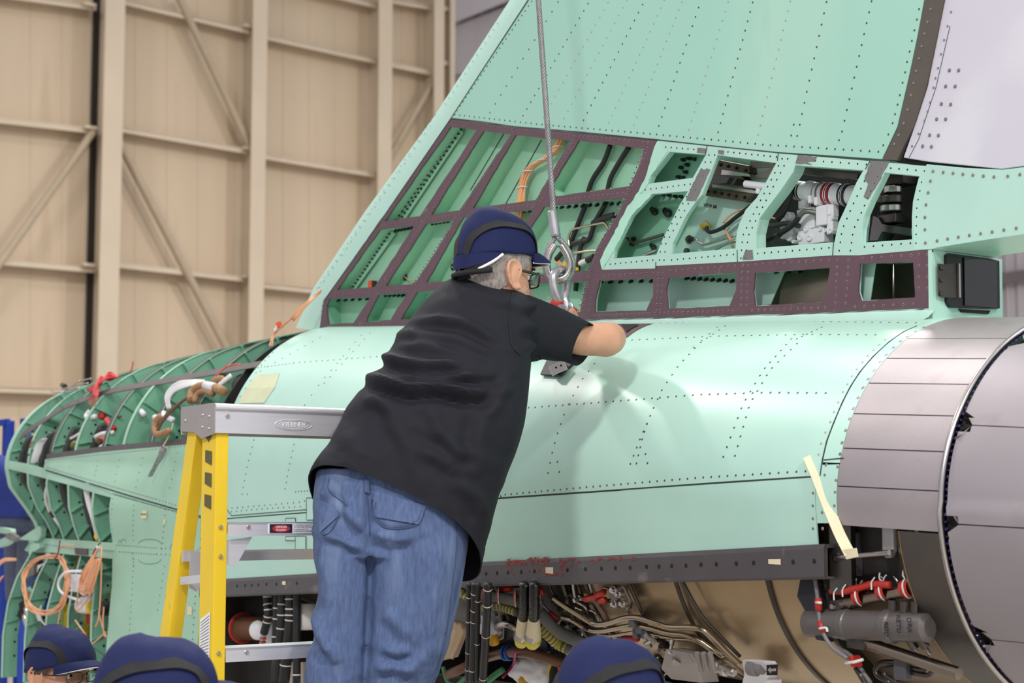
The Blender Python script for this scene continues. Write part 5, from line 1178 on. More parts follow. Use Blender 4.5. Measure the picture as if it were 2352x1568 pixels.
# ================================================================ lifting gear and loose things on the aircraft
YR = 5.02
def rope(name, P, r, par, turns, m):
    n = len(P); parts = []
    for k in range(6):
        pts = []
        for i, p in enumerate(P):
            d = (P[min(n - 1, i + 1)] - P[max(0, i - 1)]).normalized(); x = V((0, 1, 0)); x = (x - d * x.dot(d)).normalized(); y = d.cross(x); a = 2 * math.pi * (k / 6 + turns * i / n)
            pts.append(p + x * (r * .62 * math.cos(a)) + y * (r * .62 * math.sin(a)))
        parts.append(tube(pts, r * .42, 6))
    return obj(name, *merge(parts), m, par, smooth=True)
ROPE = mat('wire_rope', (150, 146, 148), .45, .6, var=.15, scale=60)
GALV = mat('galvanised', (176, 174, 178), .38, .75, var=.12, scale=24, spots=[((120, 116, 116), 30, .66, .1)])
SL = empty('wire_rope_sling', at(1272, 640, YR), 'steel wire rope sling hanging down past the fin to an eye', 'sling')
P = [at(1272 + (1190 - 1272) * t, 490 + (-640 - 490) * t, YR) for t in lrp(0, 1, 160)]
rope('wire_rope', P, .0088, SL, 26, ROPE)
obj('ferrule', *loft([ell(at(x, y, YR), V((1, 0, .1)) * r, V((0, 1, 0)) * r, 20) for x, y, r in ((1268, 484, .012), (1268, 486, .0136), (1276, 539, .0150), (1277, 543, .0138))]), GALV, SL, smooth=False)
loop = [(1275, 545), (1262, 565), (1254, 590), (1252, 615), (1262, 640), (1282, 648), (1305, 640), (1316, 618), (1313, 592), (1302, 570), (1284, 548)]
rope('eye_rope', crv([at(x, y, YR + .004) for x, y in loop], 10), .0078, SL, 9, ROPE)
th = [(1275, 562), (1262, 585), (1258, 610), (1264, 632), (1282, 641), (1300, 634), (1309, 614), (1304, 590), (1288, 562)]
obj('thimble', *tube(crv([at(x, y, YR - .006) for x, y in th], 8), .0098, 10, up=V((0, 1, 0)), flat=1.5), STEEL, SL, smooth=True)
SH = empty('shackle', at(1290, 705, YR), 'galvanised bow shackle hooked through the rope eye above the fin root', 'shackle')
def sg(x, y, d=0): return at(x, y, YR + d)
obj('bow', *tube(crv([sg(1291, 705, -.03), sg(1279, 680, -.034), sg(1272, 655, -.034), sg(1272, 632, -.03), sg(1283, 620, -.012), sg(1294, 622, .012), sg(1301, 640, .03), sg(1301, 665, .034), sg(1297, 685, .034), sg(1305, 712, .03)], 8), [.0115] * 6 + [.0128] * 60 + [.014] * 10, 12), GALV, SH, smooth=True)
for d, x in ((-.03, 1294), (.03, 1306)): obj('shackle_ear', *lathe(sg(x, 706, d), V((.25, 1, 0)), [(-.009, .012), (-.007, .016), (.007, .016), (.009, .012)], 20), GALV, SH)
obj('pin', *cyl(sg(1288, 705, -.055), sg(1312, 707, .055), .009, 14), GALV, SH)
obj('pin_collar', *cyl(sg(1270, 695, -.02), sg(1290, 700, -.045), .010, 14), RED, SH); obj('pin_collar', *cyl(sg(1312, 712, .04), sg(1320, 716, .05), .012, 14), RED, SH)
obj('safety_ring', *tube(ell(sg(1264, 688, -.02), V((.006, 0, 0)), V((0, 0, .0075)), 14), .0018, 6, True), STEEL, SH)
# bracket and alloy block lying on the fuselage by the man
def drop(x, y, off=0): p, n = hit(x, y, off); return p, n
p, n = drop(1285, 850, .004); xx = (drop(1310, 845)[0] - drop(1260, 855)[0]).normalized(); yy = n.cross(xx).normalized()
bl = empty('rigging_block', p, 'small alloy block on a black plate resting on the fuselage under the sleeve', 'block')
P4 = [drop(x, y, .006)[0] for x, y in ((1246, 865), (1262, 830), (1300, 815), (1325, 835), (1290, 868))]
obj('black_plate', *plate(P4, n * .006), mat('plate_black', (48, 44, 44), .5, var=.1), bl)
c = drop(1292, 858, .022)[0]; ux = (at(1311, 852, c.y) - at(1273, 868, c.y)).normalized()
obj('alloy_block', *box(c, ux * .024, V((0, 1, 0)) * .014, ux.cross(V((0, 1, 0))) * .0145), ALU, bl, bevel=.002)
for f in (-.3, .35): obj('block_hole', *disc(c + ux * (.024 * f) - V((0, .0142, 0)) + Z * .004, V((0, -1, 0)), .0035, .0005, 10), HOLE, bl)
obj('block_bore', *disc(c + ux * .0245, ux, .010, .0008, 16), HOLE, bl)
obj('block_lanyard', *tube(crv([c + ux * .02 + Z * .012, at(1325, 830, c.y), at(1345, 815, c.y + .05)], 6), .0015, 6), DSTEEL, bl)
obj('lanyard_clip', *tube(crv([drop(1222, 832, .01)[0], drop(1240, 818, .02)[0], drop(1262, 812, .03)[0]], 6), .002, 6), DSTEEL, bl)
# masking tape strip holding the link
tp = [drop(1858, 1048, .003)[0], drop(1880, 1100, .003)[0], drop(1905, 1165, .003)[0], fin(1928, 1225, .50), fin(1952, 1272, .51)]
tp = crv(tp, 6); wv = V((.9, 0, .38)).normalized() * .0125
obj('masking_tape_strip', *merge([(lambda a, b: (a + b, [(i, i + 1, len(a) + i + 1, len(a) + i) for i in range(len(a) - 1)]))([q + wv for q in tp], [q - wv for q in tp])]), TAPE, None, label='long cream tape strip stuck diagonally across the rear panel edge', cat='tape', solid=.0008)
obj('tape_fold', *plate([fin(*q_, .515) for q_ in ((1938, 1262), (1968, 1258), (1972, 1278), (1945, 1284))], N * .002), TAPE, bpy.data.objects['masking_tape_strip'])
# protective paper taped on the upper skin
pp = [drop(x, y, .002)[0] for x, y in ((590, 862), (643, 857), (632, 890), (608, 925), (548, 927), (567, 893))]
obj('masking_paper', *plate(pp, N * .0008), mat('paper_cream', (206, 208, 172), .7, var=.06, scale=20), None, label='torn cream paper patch taped on the green upper skin', cat='paper')
# small written tags
for i, (x, y, w, h, lab) in enumerate(((331, 1181, 12, 7, 'small written paper tag on the green side panel below the shoulder joint'), (378, 1198, 4, 4, 'tiny paper square stuck beside the yellow ladder rail'), (436, 1402, 9, 7, 'cluster of paper labels on the side panel edge by the ladder'))):
    p, n = drop(x, y, .001); k = p.y / F * 1.3
    t = obj('paper_tag', *plate([p + U * (sx * w * k) + Z * (sz * h * k) for sx, sz in ((-1, -1), (1, -1), (1, 1), (-1, 1))], n * .0008), TAPE, None, label=lab, cat='paper tag')
    if i == 0: text('handwriting', 'UPR 1547 OK', p + n * .0012, U, Z, .0085, HOLE, t)
# ---- loose wiring on the forward fuselage
def coil(name, pts, n, spread, r, m, par, dn, off, seedv, N_=N):
    random.seed(seedv); parts = []
    for i in range(n):
        f = random.uniform(-1, 1); P = [drop(x + random.uniform(-1, 1) * spread * (.4 + abs(math.sin(j * 1.3 + i))), y + random.uniform(-.6, .6) * spread, off + .006 * f)[0] for j, (x, y) in enumerate(pts)]
        P = [q for q in P if q is not None]; parts.append(tube(crv(P, 7, True), r, 6, True))
    return obj(name, *merge(parts), m, par, smooth=True)
def hp(x, y, off): 
    p = drop(x, y, off)[0]; return p if p is not None else fin(x, y, .5)
c1 = empty('wire_coil', hp(135, 1350, .05), 'round coil of peach wires hanging in front of the lower left bay', 'wire coil', 'peach wire coils')
coil('wire_loops', [(165, 1288), (120, 1298), (92, 1330), (90, 1365), (105, 1395), (140, 1408), (172, 1398), (188, 1360), (190, 1320), (180, 1296)], 9, 6, .0032, ORANGE, c1, 0, .07, 4)
obj('wire_tail', *tube(crv([hp(x, y, .07) for x, y in ((175, 1290), (170, 1262), (182, 1243), (205, 1238))], 6), .003, 6), ORANGE, c1, smooth=True)
obj('wire_tail', *tube(crv([hp(x, y, .07) for x, y in ((180, 1380), (172, 1420), (166, 1455))], 6), .003, 6), ORANGE, c1, smooth=True)
obj('lacing', *tube(crv([hp(x, y, .085) for x, y in ((180, 1225), (178, 1262), (172, 1290), (165, 1296))], 6), .003, 6), mat('lacing_maroon', (120, 24, 40), .6, var=0), c1, smooth=True)
c2 = empty('wire_coil', hp(242, 1310, .05), 'long drooping hank of peach wires tied at the edge of the side panel', 'wire coil', 'peach wire coils')
for k in range(30):
    random.seed(40 + k); w = random.uniform(-16, 20); b = random.uniform(-34, 10)
    P = [hp(257, 1254, .05), hp(246 + w * .2, 1280, .06), hp(232 + w * .6, 1325 + b * .3, .06 + .01 * random.random()), hp(226 + w * .8, 1352 + b, .06), hp(238 + w * .5, 1358 + b, .065), hp(254 + w * .3, 1320 + b, .07), hp(264, 1282, .06), hp(259, 1255, .05)]
    obj('wire_loop', *tube(crv(P, 6), .0031, 6), ORANGE, c2, smooth=True)
obj('wire_tail', *tube(crv([hp(x, y, .055) for x, y in ((262, 1290), (260, 1360), (255, 1420), (248, 1440))], 6), .003, 6), ORANGE, c2, smooth=True)
obj('wire_tail', *tube(crv([hp(x, y, .055) for x, y in ((214, 1330), (205, 1395), (212, 1400), (235, 1370), (250, 1330))], 6), .003, 6), ORANGE, c2, smooth=True)
obj('tie', *sphere(hp(256, 1252, .055), .010, 10, 8), WHITEP, c2); obj('lacing', *tube(crv([hp(259, 1240, .055), hp(255, 1256, .06), hp(251, 1272, .07)], 4), .003, 6), MATS['lacing_maroon'], c2)
c3 = empty('wire_coil', hp(12, 1350, .04), 'bunched peach wires cut off by the left edge of the photo', 'wire coil', 'peach wire coils')
for k in range(12):
    random.seed(80 + k); j = random.uniform(-7, 7)
    obj('wire_loop', *tube(crv([hp(50, 1292 + j * .4, .03), hp(28, 1300 + j * .7, .05), hp(8, 1320 + j, .05), hp(-14, 1345 + j, .05)], 6), .003, 6), ORANGE, c3, smooth=True)
    obj('wire_loop', *tube(crv([hp(30, 1330, .05), hp(22 + j, 1345, .06), hp(8 + j, 1370, .06), hp(-6 + j, 1402, .05)], 6), .0032, 6), mat('peach_dark', (196, 126, 92), .5, var=.1), c3, smooth=True)
rw_ = empty('red_wire_hank', hp(245, 890, .03), 'bunch of red wires spilling over the dorsal stringer', 'wires')
for k in range(34):
    random.seed(120 + k); j = random.uniform(-1, 1); l = random.uniform(-1, 1)
    obj('red_wire', *tube(crv([hp(276, 873 + j * 2, .02), hp(258 + j * 3, 879 + l * 7, .03 + .012 * j), hp(240 + l * 5, 890 + j * 9, .035 + .012 * l), hp(232 + j * 5, 900 + l * 5, .03), hp((212 if k % 3 == 0 else 229) + j * 5, (906 if k % 3 == 0 else 918) + l * 4, .025)], 5), .0034, 5), REDW, rw_, smooth=True)
for k in range(4): obj('red_wire', *tube(crv([hp(228 + k * 2, 915, .03), hp(218 + k * 5, 925, .03), hp(214 + k * 4, 938, .02)], 5), .002, 5), REDW, rw_, smooth=True)
obj('red_wire', *tube(crv([hp(297, 858, .0), ac(-4.7, .1, .30), ac(-4.7, .1, .34)], 5), .003, 5), REDW, rw_, smooth=True) if False else obj('red_wire', *tube(crv([at(297, 858, 7.9), at(303, 846, 7.9), at(306, 829, 7.9)], 5), .003, 5), REDW, rw_, smooth=True)
ww = empty('white_wire_bundle', hp(430, 925, .03), 'thick bundle of white wires arching across the dorsal bay', 'wires')
for k in range(14):
    random.seed(150 + k); j = random.uniform(-1, 1)
    obj('white_wire', *tube(crv([hp(478, 885 + j * 4, .02), hp(455, 893 + j * 6, .04), hp(425, 905 + j * 9, .05), hp(405 + j * 5, 925 + j * 5, .045), hp(402 + j * 4, 945, .03)], 6), .0042, 6), WHITEP, ww, smooth=True)
obj('white_sleeve', *tube(crv([hp(390, 955, .03), hp(398, 965, .04), hp(412, 970, .03)], 6), .011, 8), WHITE, ww, smooth=True)
obj('white_sleeve', *tube(crv([hp(505, 920, .04), hp(522, 898, .04), hp(545, 873, .03)], 6), .010, 8), WHITEP, ww, smooth=True)
tl = empty('tan_loom', hp(480, 910, .03), 'tan braided hose loop beside the ladder top', 'hose')
for pts, r in (([(460, 932), (462, 915), (478, 903), (498, 901), (518, 906), (535, 912)], .018), ([(468, 935), (475, 918), (492, 912), (510, 918)], .012), ([(512, 892), (520, 888), (530, 886)], .015), ([(392, 965), (380, 980), (380, 998), (390, 1005), (410, 997)], .015)):
    obj('loom_hose', *tube(crv([hp(x, y, .045) for x, y in pts], 6), r, 10), TAN, tl, smooth=True)
obj('hose_marker', *tube(crv([hp(494, 901, .047), hp(516, 905, .047)], 6), .0185, 10), WHITEP, tl, smooth=True)
for pts in ([(385, 1000), (400, 975), (430, 945), (455, 925)], [(388, 985), (415, 955), (452, 928)]): obj('brown_lead', *tube(crv([hp(x, y, .05) for x, y in pts], 6), .006, 8), BROWN, tl, smooth=True)
obj('orange_lead', *tube(crv([hp(x, y, .03) for x, y in ((496, 897), (508, 876), (530, 856), (552, 849), (566, 850))], 6), .003, 6), ORANGE2, tl, smooth=True)
bg = empty('foil_bag', hp(380, 1055, .03), 'crumpled silver foil bag hanging on a cord over the side panel', 'bag')
obj('cord', *tube(crv([hp(x, y, .03) for x, y in ((412, 978), (408, 995), (398, 1015), (388, 1030))], 6), .0022, 6), TAPE, bg, smooth=True)
R = []
for x, y, w in ((388, 1028, 4), (390, 1036, 7), (386, 1048, 8), (380, 1060, 7), (373, 1072, 5), (366, 1086, 5), (361, 1097, 3)):
    c = hp(x, y, .03); k = c.y / F; R.append([q + N * (.006 * noise.noise(q * 70)) for q in ell(c, V((w * k, 0, w * k * .5)), N * .008, 12)])
obj('foil', *loft(R), mat('foil', (170, 168, 170), .25, .9, var=.2, scale=60, bump=.4, bscale=60), bg)
wr_ = empty('white_cable_bag', hp(102, 1040, .03), 'white bagged cable end drooping over the shoulder strip', 'cable')
R = []
for x, y, w in ((116, 1012, 5), (110, 1018, 8), (104, 1028, 8), (99, 1045, 8), (94, 1058, 6), (92, 1063, 3)):
    c = hp(x, y, .03); k = c.y / F; R.append(ell(c, V((w * k, 0, w * k * .4)), N * .014, 12))
obj('cable_bag', *loft(R), WHITE, wr_, smooth=True); obj('cable_tie', *tube(crv([hp(103, 1018, .05), hp(95, 1026, .05), hp(88, 1032, .04)], 5), .004, 6), TAN, wr_)
cw = empty('clear_cable_loop', hp(160, 900, .03), 'clear cable loop lying over the front dorsal frames', 'cable')
for pts in ([(215, 882), (185, 890), (150, 896), (130, 902), (125, 910), (138, 914), (160, 908), (190, 902)], [(210, 892), (180, 898), (150, 906), (160, 912), (190, 906)]): obj('clear_cable', *tube(crv([hp(x, y, .03) for x, y in pts], 6), .0035, 6), STEEL, cw, smooth=True)
obj('cable_sleeve', *cyl(hp(150, 899, .035), hp(158, 902, .035), .012, 10), BLACK, cw)
ow = empty('pigtail_connector', at(660, 740, 6.95), 'orange connector on peach pigtail wires at the fin leading edge', 'connector')
for k in range(9):
    random.seed(200 + k); j = random.uniform(-4, 4)
    obj('pigtail_wire', *tube(crv([at(737, 668 + j, 6.75), at(712 + j, 692, 6.7), at(685, 722 + j, 6.72), at(672 + j, 734 + j, 6.75), at(690, 712 + j * 1.5, 6.72), at(716, 688 + j, 6.72)], 5), .0026, 5), ORANGE, ow, smooth=True)
obj('pigtail_wire', *tube(crv([at(690, 715, 6.75), at(655, 742, 6.85), at(632, 765, 6.9), at(624, 795, 6.85)], 6), .003, 6), ORANGE, ow); obj('pigtail_wire', *tube(crv([at(686, 718, 6.75), at(650, 748, 6.85), at(628, 768, 6.9), at(619, 795, 6.85)], 6), .003, 6), ORANGE, ow)
obj('plug_body', *cyl(at(632, 760, 6.9), at(642, 746, 6.9), .009, 10), WHITEP, ow); obj('plug_clip', *box(at(641, 745, 6.88), V((.010, 0, .004)), V((0, .006, 0)), V((-.004, 0, .009))), ORANGE2, ow)
# ---- inside the forward lower bay
def lowp(x, y, off=-.05): 
    p = drop(x, y, off)[0]; return p if p is not None else fin(x, y, .45)
qF6 = crop(0, 1240, 6.533)
def lf(x, y, off=-.05): return lowp(*qF6((x, y))[0], off)
for x, y, r in ((200, 905, .032), (165, 1060, .032)):
    p = lf(x, y, -.07); o = obj('elbow_fitting', *lathe(p, (U * .9 + N * .5 - Z * .3), [(-.02, r), (.03, r), (.032, r * .6), (.05, r * .6)], 16), BLACK, AC)
    obj('bright_pipe', *tube(crv([p + U * .03 + N * .015 - Z * .01, p + U * .09 + N * .03 - Z * .03, p + U * .13 + N * .03 - Z * .07], 5), r * .5, 12), STEEL, AC, smooth=True)
p = lf(350, 590, -.06); obj('black_coupling', *lathe(p, (U * .95 + N * .3), [(-.05, .04), (-.02, .045), (0, .04), (.01, .045), (.03, .04), (.035, .03)], 18), BLACK, AC); obj('blue_collar', *lathe(p + U * .045 + N * .014, (U * .95 + N * .3), [(0, .036), (.035, .036)], 18), BLUE, AC); obj('black_pipe', *lathe(p + U * .08 + N * .025, (U * .95 + N * .3), [(0, .026), (.08, .026)], 18), DSTEEL, AC)
obj('green_elbow', *tube(crv([lf(490, 730, -.03), lf(380, 700, -.03), lf(370, 680, -.04), lf(440, 650, -.06)], 5), .017, 12), mat('teal_pipe', (140, 200, 186), .3, .3, var=.05), AC, smooth=True)
obj('amber_disc', *lathe(lf(330, 785, -.04), N, [(0, .032), (.006, .032)], 18), mat('amber', (150, 120, 50), .4, .4, var=.1), AC)
obj('connector_block', *box(lf(395, 400, -.05), U * .03, N * .02, Z * .05), GREYP, AC, bevel=.003); obj('pin_block', *box(lf(470, 380, -.04), U * .015, N * .015, Z * .045), mat('pin_brown', (70, 48, 42), .5, var=.1), AC)
for k in range(6): obj('pin_wire', *tube(crv([lf(480, 340 + k * 20, -.03), lf(530, 350 + k * 8, -.02), lf(585, 310, -.03), lf(680, 250, -.05)], 5), .003, 5), WHITEP, AC)
wb_ = obj('white_junction_box', *plate([lf(*q_, .03) for q_ in ((1130, 540), (1140, 532), (1420, 540), (1430, 555), (1420, 800), (1400, 805), (1110, 780), (1105, 765))], -N * .03), WHITE, AC, bevel=.003)
for y in (600, 660, 735): obj('box_screw', *disc(lf(1155, y, .031), N, .008, .002, 10), HOLE, wb_)
obj('white_loop', *tube(crv([lf(1430, 500, .06), lf(1300, 540, .09), lf(1190, 660, .09), lf(1165, 780, .08), lf(1215, 860, .06), lf(1280, 915, .02)], 6), .006, 8), WHITE, AC, smooth=True)
for x, y, m in ((620, 1180, YEL), (925, 1280, YEL), (940, 960, BLUE), (1250, 1120, BLUE), (1270, 1260, BLACK), (1350, 960, YEL), (1060, 1080, RED), (300, 1000, BLACK), (380, 860, BLUE), (520, 930, TAN), (860, 200, TAN), (1080, 480, BLUE), (980, 800, DSTEEL), (1480, 1010, BLACK), (560, 400, TAN)):
    p = lf(x, y, -.10); obj('bay_component', *lathe(p - Z * .05, V((.1, 0, 1)), [(0, .026), (.03, .032), (.08, .032), (.09, .022), (.12, .022)], 12), m, AC)
obj('white_elbow', *tube(crv([lf(1330, 880, -.03), lf(1210, 930, -.01), lf(1180, 1000, -.01), lf(1300, 1005, -.02)], 5), .026, 12), WHITEP, AC, smooth=True)
obj('yellow_collar', *lathe(lf(1310, 1000, -.02), U, [(0, .030), (.03, .034)], 14), YEL, AC); obj('inlet_cap', *lathe(lf(1490, 1015, -.04), N, [(0, .032), (.03, .030), (.035, .02)], 16), BLACK, AC)
obj('tag_lead', *tube(crv([lf(555, 960, -.02), lf(535, 1050, -.02), lf(525, 1120, -.02), lf(560, 1210, -.02), lf(620, 1310, -.03)], 6), .004, 6), WHITEP, AC); obj('lead_tag', *beam(lf(520, 1110, -.015), lf(550, 1205, -.015), .018, .006), WHITE, AC)
for pts in (((1130, 1200), (1200, 1300), (1290, 1420)), ((1480, 1080), (1540, 1300), (1600, 1460)), ((1560, 1000), (1545, 1250), (1570, 1450)), ((1380, 1560), (1480, 1480), (1580, 1380))): obj('peach_lead', *tube(crv([lf(x, y, .0) for x, y in pts], 5), .0035, 6), ORANGE, AC)
# cables and conduits in the shoulder bay
qE6 = crop(0, 1080, 6.533)
def le_(x, y, off=-.03): return lowp(*qE6((x, y))[0], off)
for pts, r, m in ((((690, 80), (610, 300), (600, 470), (660, 640), (720, 740), (920, 1010)), .010, WHITEP), (((1180, 230), (1230, 480), (1300, 740), (1380, 1050)), .013, WHITEP), (((1330, 280), (1325, 620), (1370, 820), (1410, 980)), .013, WHITE), (((1360, 290), (1355, 600), (1390, 800), (1425, 990)), .005, ORANGE), (((1640, 380), (1632, 560), (1635, 720)), .006, ORANGE2), (((1400, 1230), (1400, 1400), (1350, 1560)), .013, GREYP)):
    obj('conduit', *tube(crv([le_(x, y) for x, y in pts], 6), r, 8), m, AC, smooth=True)
obj('conduit_sleeve', *cyl(le_(685, 670, -.028), le_(730, 745, -.028), .0125, 10), mat('sleeve_plum', (70, 26, 56), .5, var=0), AC); obj('yellow_collar', *cyl(le_(1400, 1000, -.02), le_(1440, 1050, -.02), .018, 10), YEL, AC)
# grommets and stubs in the dorsal bay
qA6 = crop(0, 920, 6.533)
def la(x, y, off=-.05): return lowp(*qA6((x, y))[0], off)
for x, y, m in ((2010, 70, YEL), (2260, 200, YEL), (1320, 510, TAN), (950, 620, mat('olive', (110, 110, 50), .6, var=.2)), (1360, 110, RED), (1530, 240, REDW), (1750, 620, GREYP), (2090, 590, GREYP)):
    p = la(x, y, -.06); obj('bay_grommet', *lathe(p, (U + N * .4), [(-.01, .02), (.01, .024), (.03, .022), (.045, .012)], 12), m, AC)
for pts, r, m in ((((1300, 110), (1240, 190), (1290, 220), (1370, 200)), .011, WHITE), (((1370, 520), (1470, 470), (1630, 450)), .009, WHITE), (((1430, 530), (1500, 560), (1540, 660)), .0045, ORANGE2), (((2020, 90), (2060, 120), (2100, 170)), .012, WHITE), (((2260, 215), (2320, 220), (2352, 230)), .012, WHITE), (((1290, 260), (1200, 410), (1080, 500), (1000, 545)), .006, WHITEP), (((1510, 295), (1640, 240), (1760, 200)), .005, BROWN), (((1540, 250), (1600, 330), (1650, 390)), .012, REDW), (((1440, 680), (1500, 650), (1550, 640)), .008, WHITEP)):
    obj('bay_lead', *tube(crv([la(x, y, -.02) for x, y in pts], 6), r, 8), m, AC, smooth=True)
qB6 = crop(320, 740, 6.533)
for x, y, r in ((1470, 770, .062), (1960, 380, .055)):
    p = drop(*qB6((x, y))[0], -.08)[0]; obj('duct_opening', *lathe(p, (U + N * .1), [(-.05, r), (.02, r), (.024, r * .9), (-.03, r * .86), (-.05, r * .2)], 24), BLACK, AC)
# blue work stand at the far left
bs = empty('work_stand', V((at(5, 1100, 10.2).x, 10.2, 0)), 'blue painted steel work stand at the left edge', 'stand')
BLS = mat('stand_blue', (10, 50, 150), .45, var=.06)
def bt(x, y, Y=10.2): return at(x, y, Y)
for x, w in ((20, .03), (60, .03), (-60, .03)): 
    a = bt(x, 966 if x < 40 else 961); obj('stand_post', *beam(V((a.x, a.y, 0)), a, .05, .05), BLS, bs)
for y in (968, 1092, 1240): obj('stand_rail', *beam(bt(-80, y + 14), bt(22, y), .04, .035), BLS, bs)

# pale wing-root fairing pieces at the far left
for pts, t in ((((260, 1040), (580, 830), (612, 880), (605, 1000), (560, 1062)), .36), (((-60, 840), (150, 880), (160, 940), (60, 950), (-60, 930)), .38), (((-60, 1060), (60, 1000), (170, 1050), (60, 1130), (-60, 1160)), .37)):
    obj('wing_root_fairing', *plate([fin(*p, t) for p in qE6(*pts)], -N * .03), GREENF, AC, bevel=.004)
obj('fairing_lug', *plate([fin(*p, .40) for p in qE6((440, 1140), (480, 1090), (590, 1100), (600, 1160), (520, 1215), (460, 1205))], -N * .02), GREENF, AC)
obj('bare_fairing', *plate([fin(*p, .375) for p in qE6((60, 940), (160, 930), (260, 1010), (200, 1070), (100, 1010))], -N * .02), GREYP, AC)
# ================================================================ people
SKIN = mat('skin', (214, 160, 130), .5, var=.06, scale=30, spots=[((196, 132, 108), 14, .58, .2)])
SKIN2 = mat('skin_tan', (196, 142, 112), .5, var=.06, scale=30, spots=[((176, 116, 92), 14, .58, .2)])
HAIRG = mat('hair_grey', (150, 142, 136), .7, var=.35, scale=150, stretch=(1, 1, .25), bump=.5, bscale=300)
HAIRD = mat('hair_dark', (70, 56, 48), .7, var=.35, scale=150, bump=.4, bscale=300)
NAVY = mat('cap_navy', (28, 35, 76), .8, var=.07, scale=60, bump=.12, bscale=600, spec=.25)
CAPB = mat('cap_mesh_black', (26, 25, 27), .8, var=.15, scale=120, bump=.3, bscale=500)
REFL = mat('cap_reflective', (236, 236, 242), .35, var=0)
SHIRT = mat('shirt_black', (29, 30, 37), .8, var=.08, scale=20, bump=.08, bscale=700, spec=.3)
DENIM = mat('denim', (88, 105, 142), .85, var=.2, scale=30, bump=.25, bscale=500, stretch=(5, 5, 1), spots=[((124, 142, 174), 3, .54, .25), ((66, 82, 118), 2.5, .58, .2)], spec=.2)
DENIMS = mat('denim_stitch', (66, 80, 116), .8, var=.1, scale=60)
def remesh(vs, fs, vox, smooth_it=4):
    me = bpy.data.meshes.new('tmp'); me.from_pydata([tuple(v) for v in vs], [], fs); me.update()
    o = bpy.data.objects.new('tmp', me); COL.objects.link(o)
    m = o.modifiers.new('r', 'REMESH'); m.mode = 'VOXEL'; m.voxel_size = vox
    if smooth_it: s = o.modifiers.new('s', 'SMOOTH'); s.iterations = smooth_it; s.factor = .5
    bpy.context.view_layer.update()
    ev = o.evaluated_get(bpy.context.evaluated_depsgraph_get()); m2 = bpy.data.meshes.new_from_object(ev)
    V_ = [v.co.copy() for v in m2.vertices]; F_ = [tuple(p.vertices) for p in m2.polygons]
    bpy.data.objects.remove(o); bpy.data.meshes.remove(me); bpy.data.meshes.remove(m2)
    return V_, F_
def normals(vs, fs):
    n = [V((0, 0, 0)) for _ in vs]
    for f in fs:
        a = (vs[f[1]] - vs[f[0]]).cross(vs[f[2]] - vs[f[0]])
        for i in f: n[i] += a
    return [x.normalized() if x.length > 0 else V((0, -1, 0)) for x in n]
def resample(rows, n):
    """rows: tuples of numbers, smooth interpolation to n rows"""
    m_ = len(rows); out = []
    for i in range(n):
        t = i / (n - 1) * (m_ - 1); k = min(m_ - 2, int(t)); f = t - k
        p0 = rows[max(0, k - 1)]; p1 = rows[k]; p2 = rows[k + 1]; p3 = rows[min(m_ - 1, k + 2)]
        out.append(tuple(.5 * (2 * b + (c - a) * f + (2 * a - 5 * b + 4 * c - d) * f * f + (3 * b - a - 3 * c + d) * f ** 3) for a, b, c, d in zip(p0, p1, p2, p3)))
    return out
def lr_loft(rows, n=60, seg=48, e=.85, cap=True):
    """rows: (xl, yl, xr, yr, Y, depth, near_up_px)"""
    R = []
    for xl, yl, xr, yr, Y, d, up in resample(rows, n):
        a = at(xl, yl, Y); b = at(xr, yr, Y); c = (a + b) / 2
        R.append(ell(c, (b - a) / 2, V((0, d, -up * Y / F)), seg, e))
    return R
def creases(vs, fs, L, soft=None):
    """push folds into a cloth surface: L of (polyline px, amplitude m, width px)"""
    ns = normals(vs, fs); out = []; L = [(p, a, w * 1.25) for p, a, w in L]
    LL = [(p, a, w, (min(q[0] for q in p) - 4 * w, max(q[0] for q in p) + 4 * w, min(q[1] for q in p) - 4 * w, max(q[1] for q in p) + 4 * w)) for p, a, w in L]
    P = [px(v) for v in vs]
    for v, n, (x, y) in zip(vs, ns, P):
        if n.y > .25: out.append(v); continue
        d = 0
        for pl, amp, w, bb in LL:
            if x < bb[0] or x > bb[1] or y < bb[2] or y > bb[3]: continue
            best = 1e9; side = 0; endf = 1
            for i in range(len(pl) - 1):
                ax, ay = pl[i]; bx, by = pl[i + 1]; ux, uy = bx - ax, by - ay; l2 = ux * ux + uy * uy
                t = max(0, min(1, ((x - ax) * ux + (y - ay) * uy) / l2)); dx, dy = x - ax - ux * t, y - ay - uy * t; q = math.hypot(dx, dy)
                if q < best:
                    best = q; side = (ux * dy - uy * dx) / math.sqrt(l2)
                    tt = (i + t) / (len(pl) - 1); endf = min(1, 4 * tt + .15, 4 * (1 - tt) + .15)
            if best < w * 4:
                s = side / w
                d += 1.9 * amp * endf * (math.exp(-s * s) - .75 * math.exp(-(s - 1.7) ** 2))      # ridge with a valley beneath it
        out.append(v + n * d)
    return out
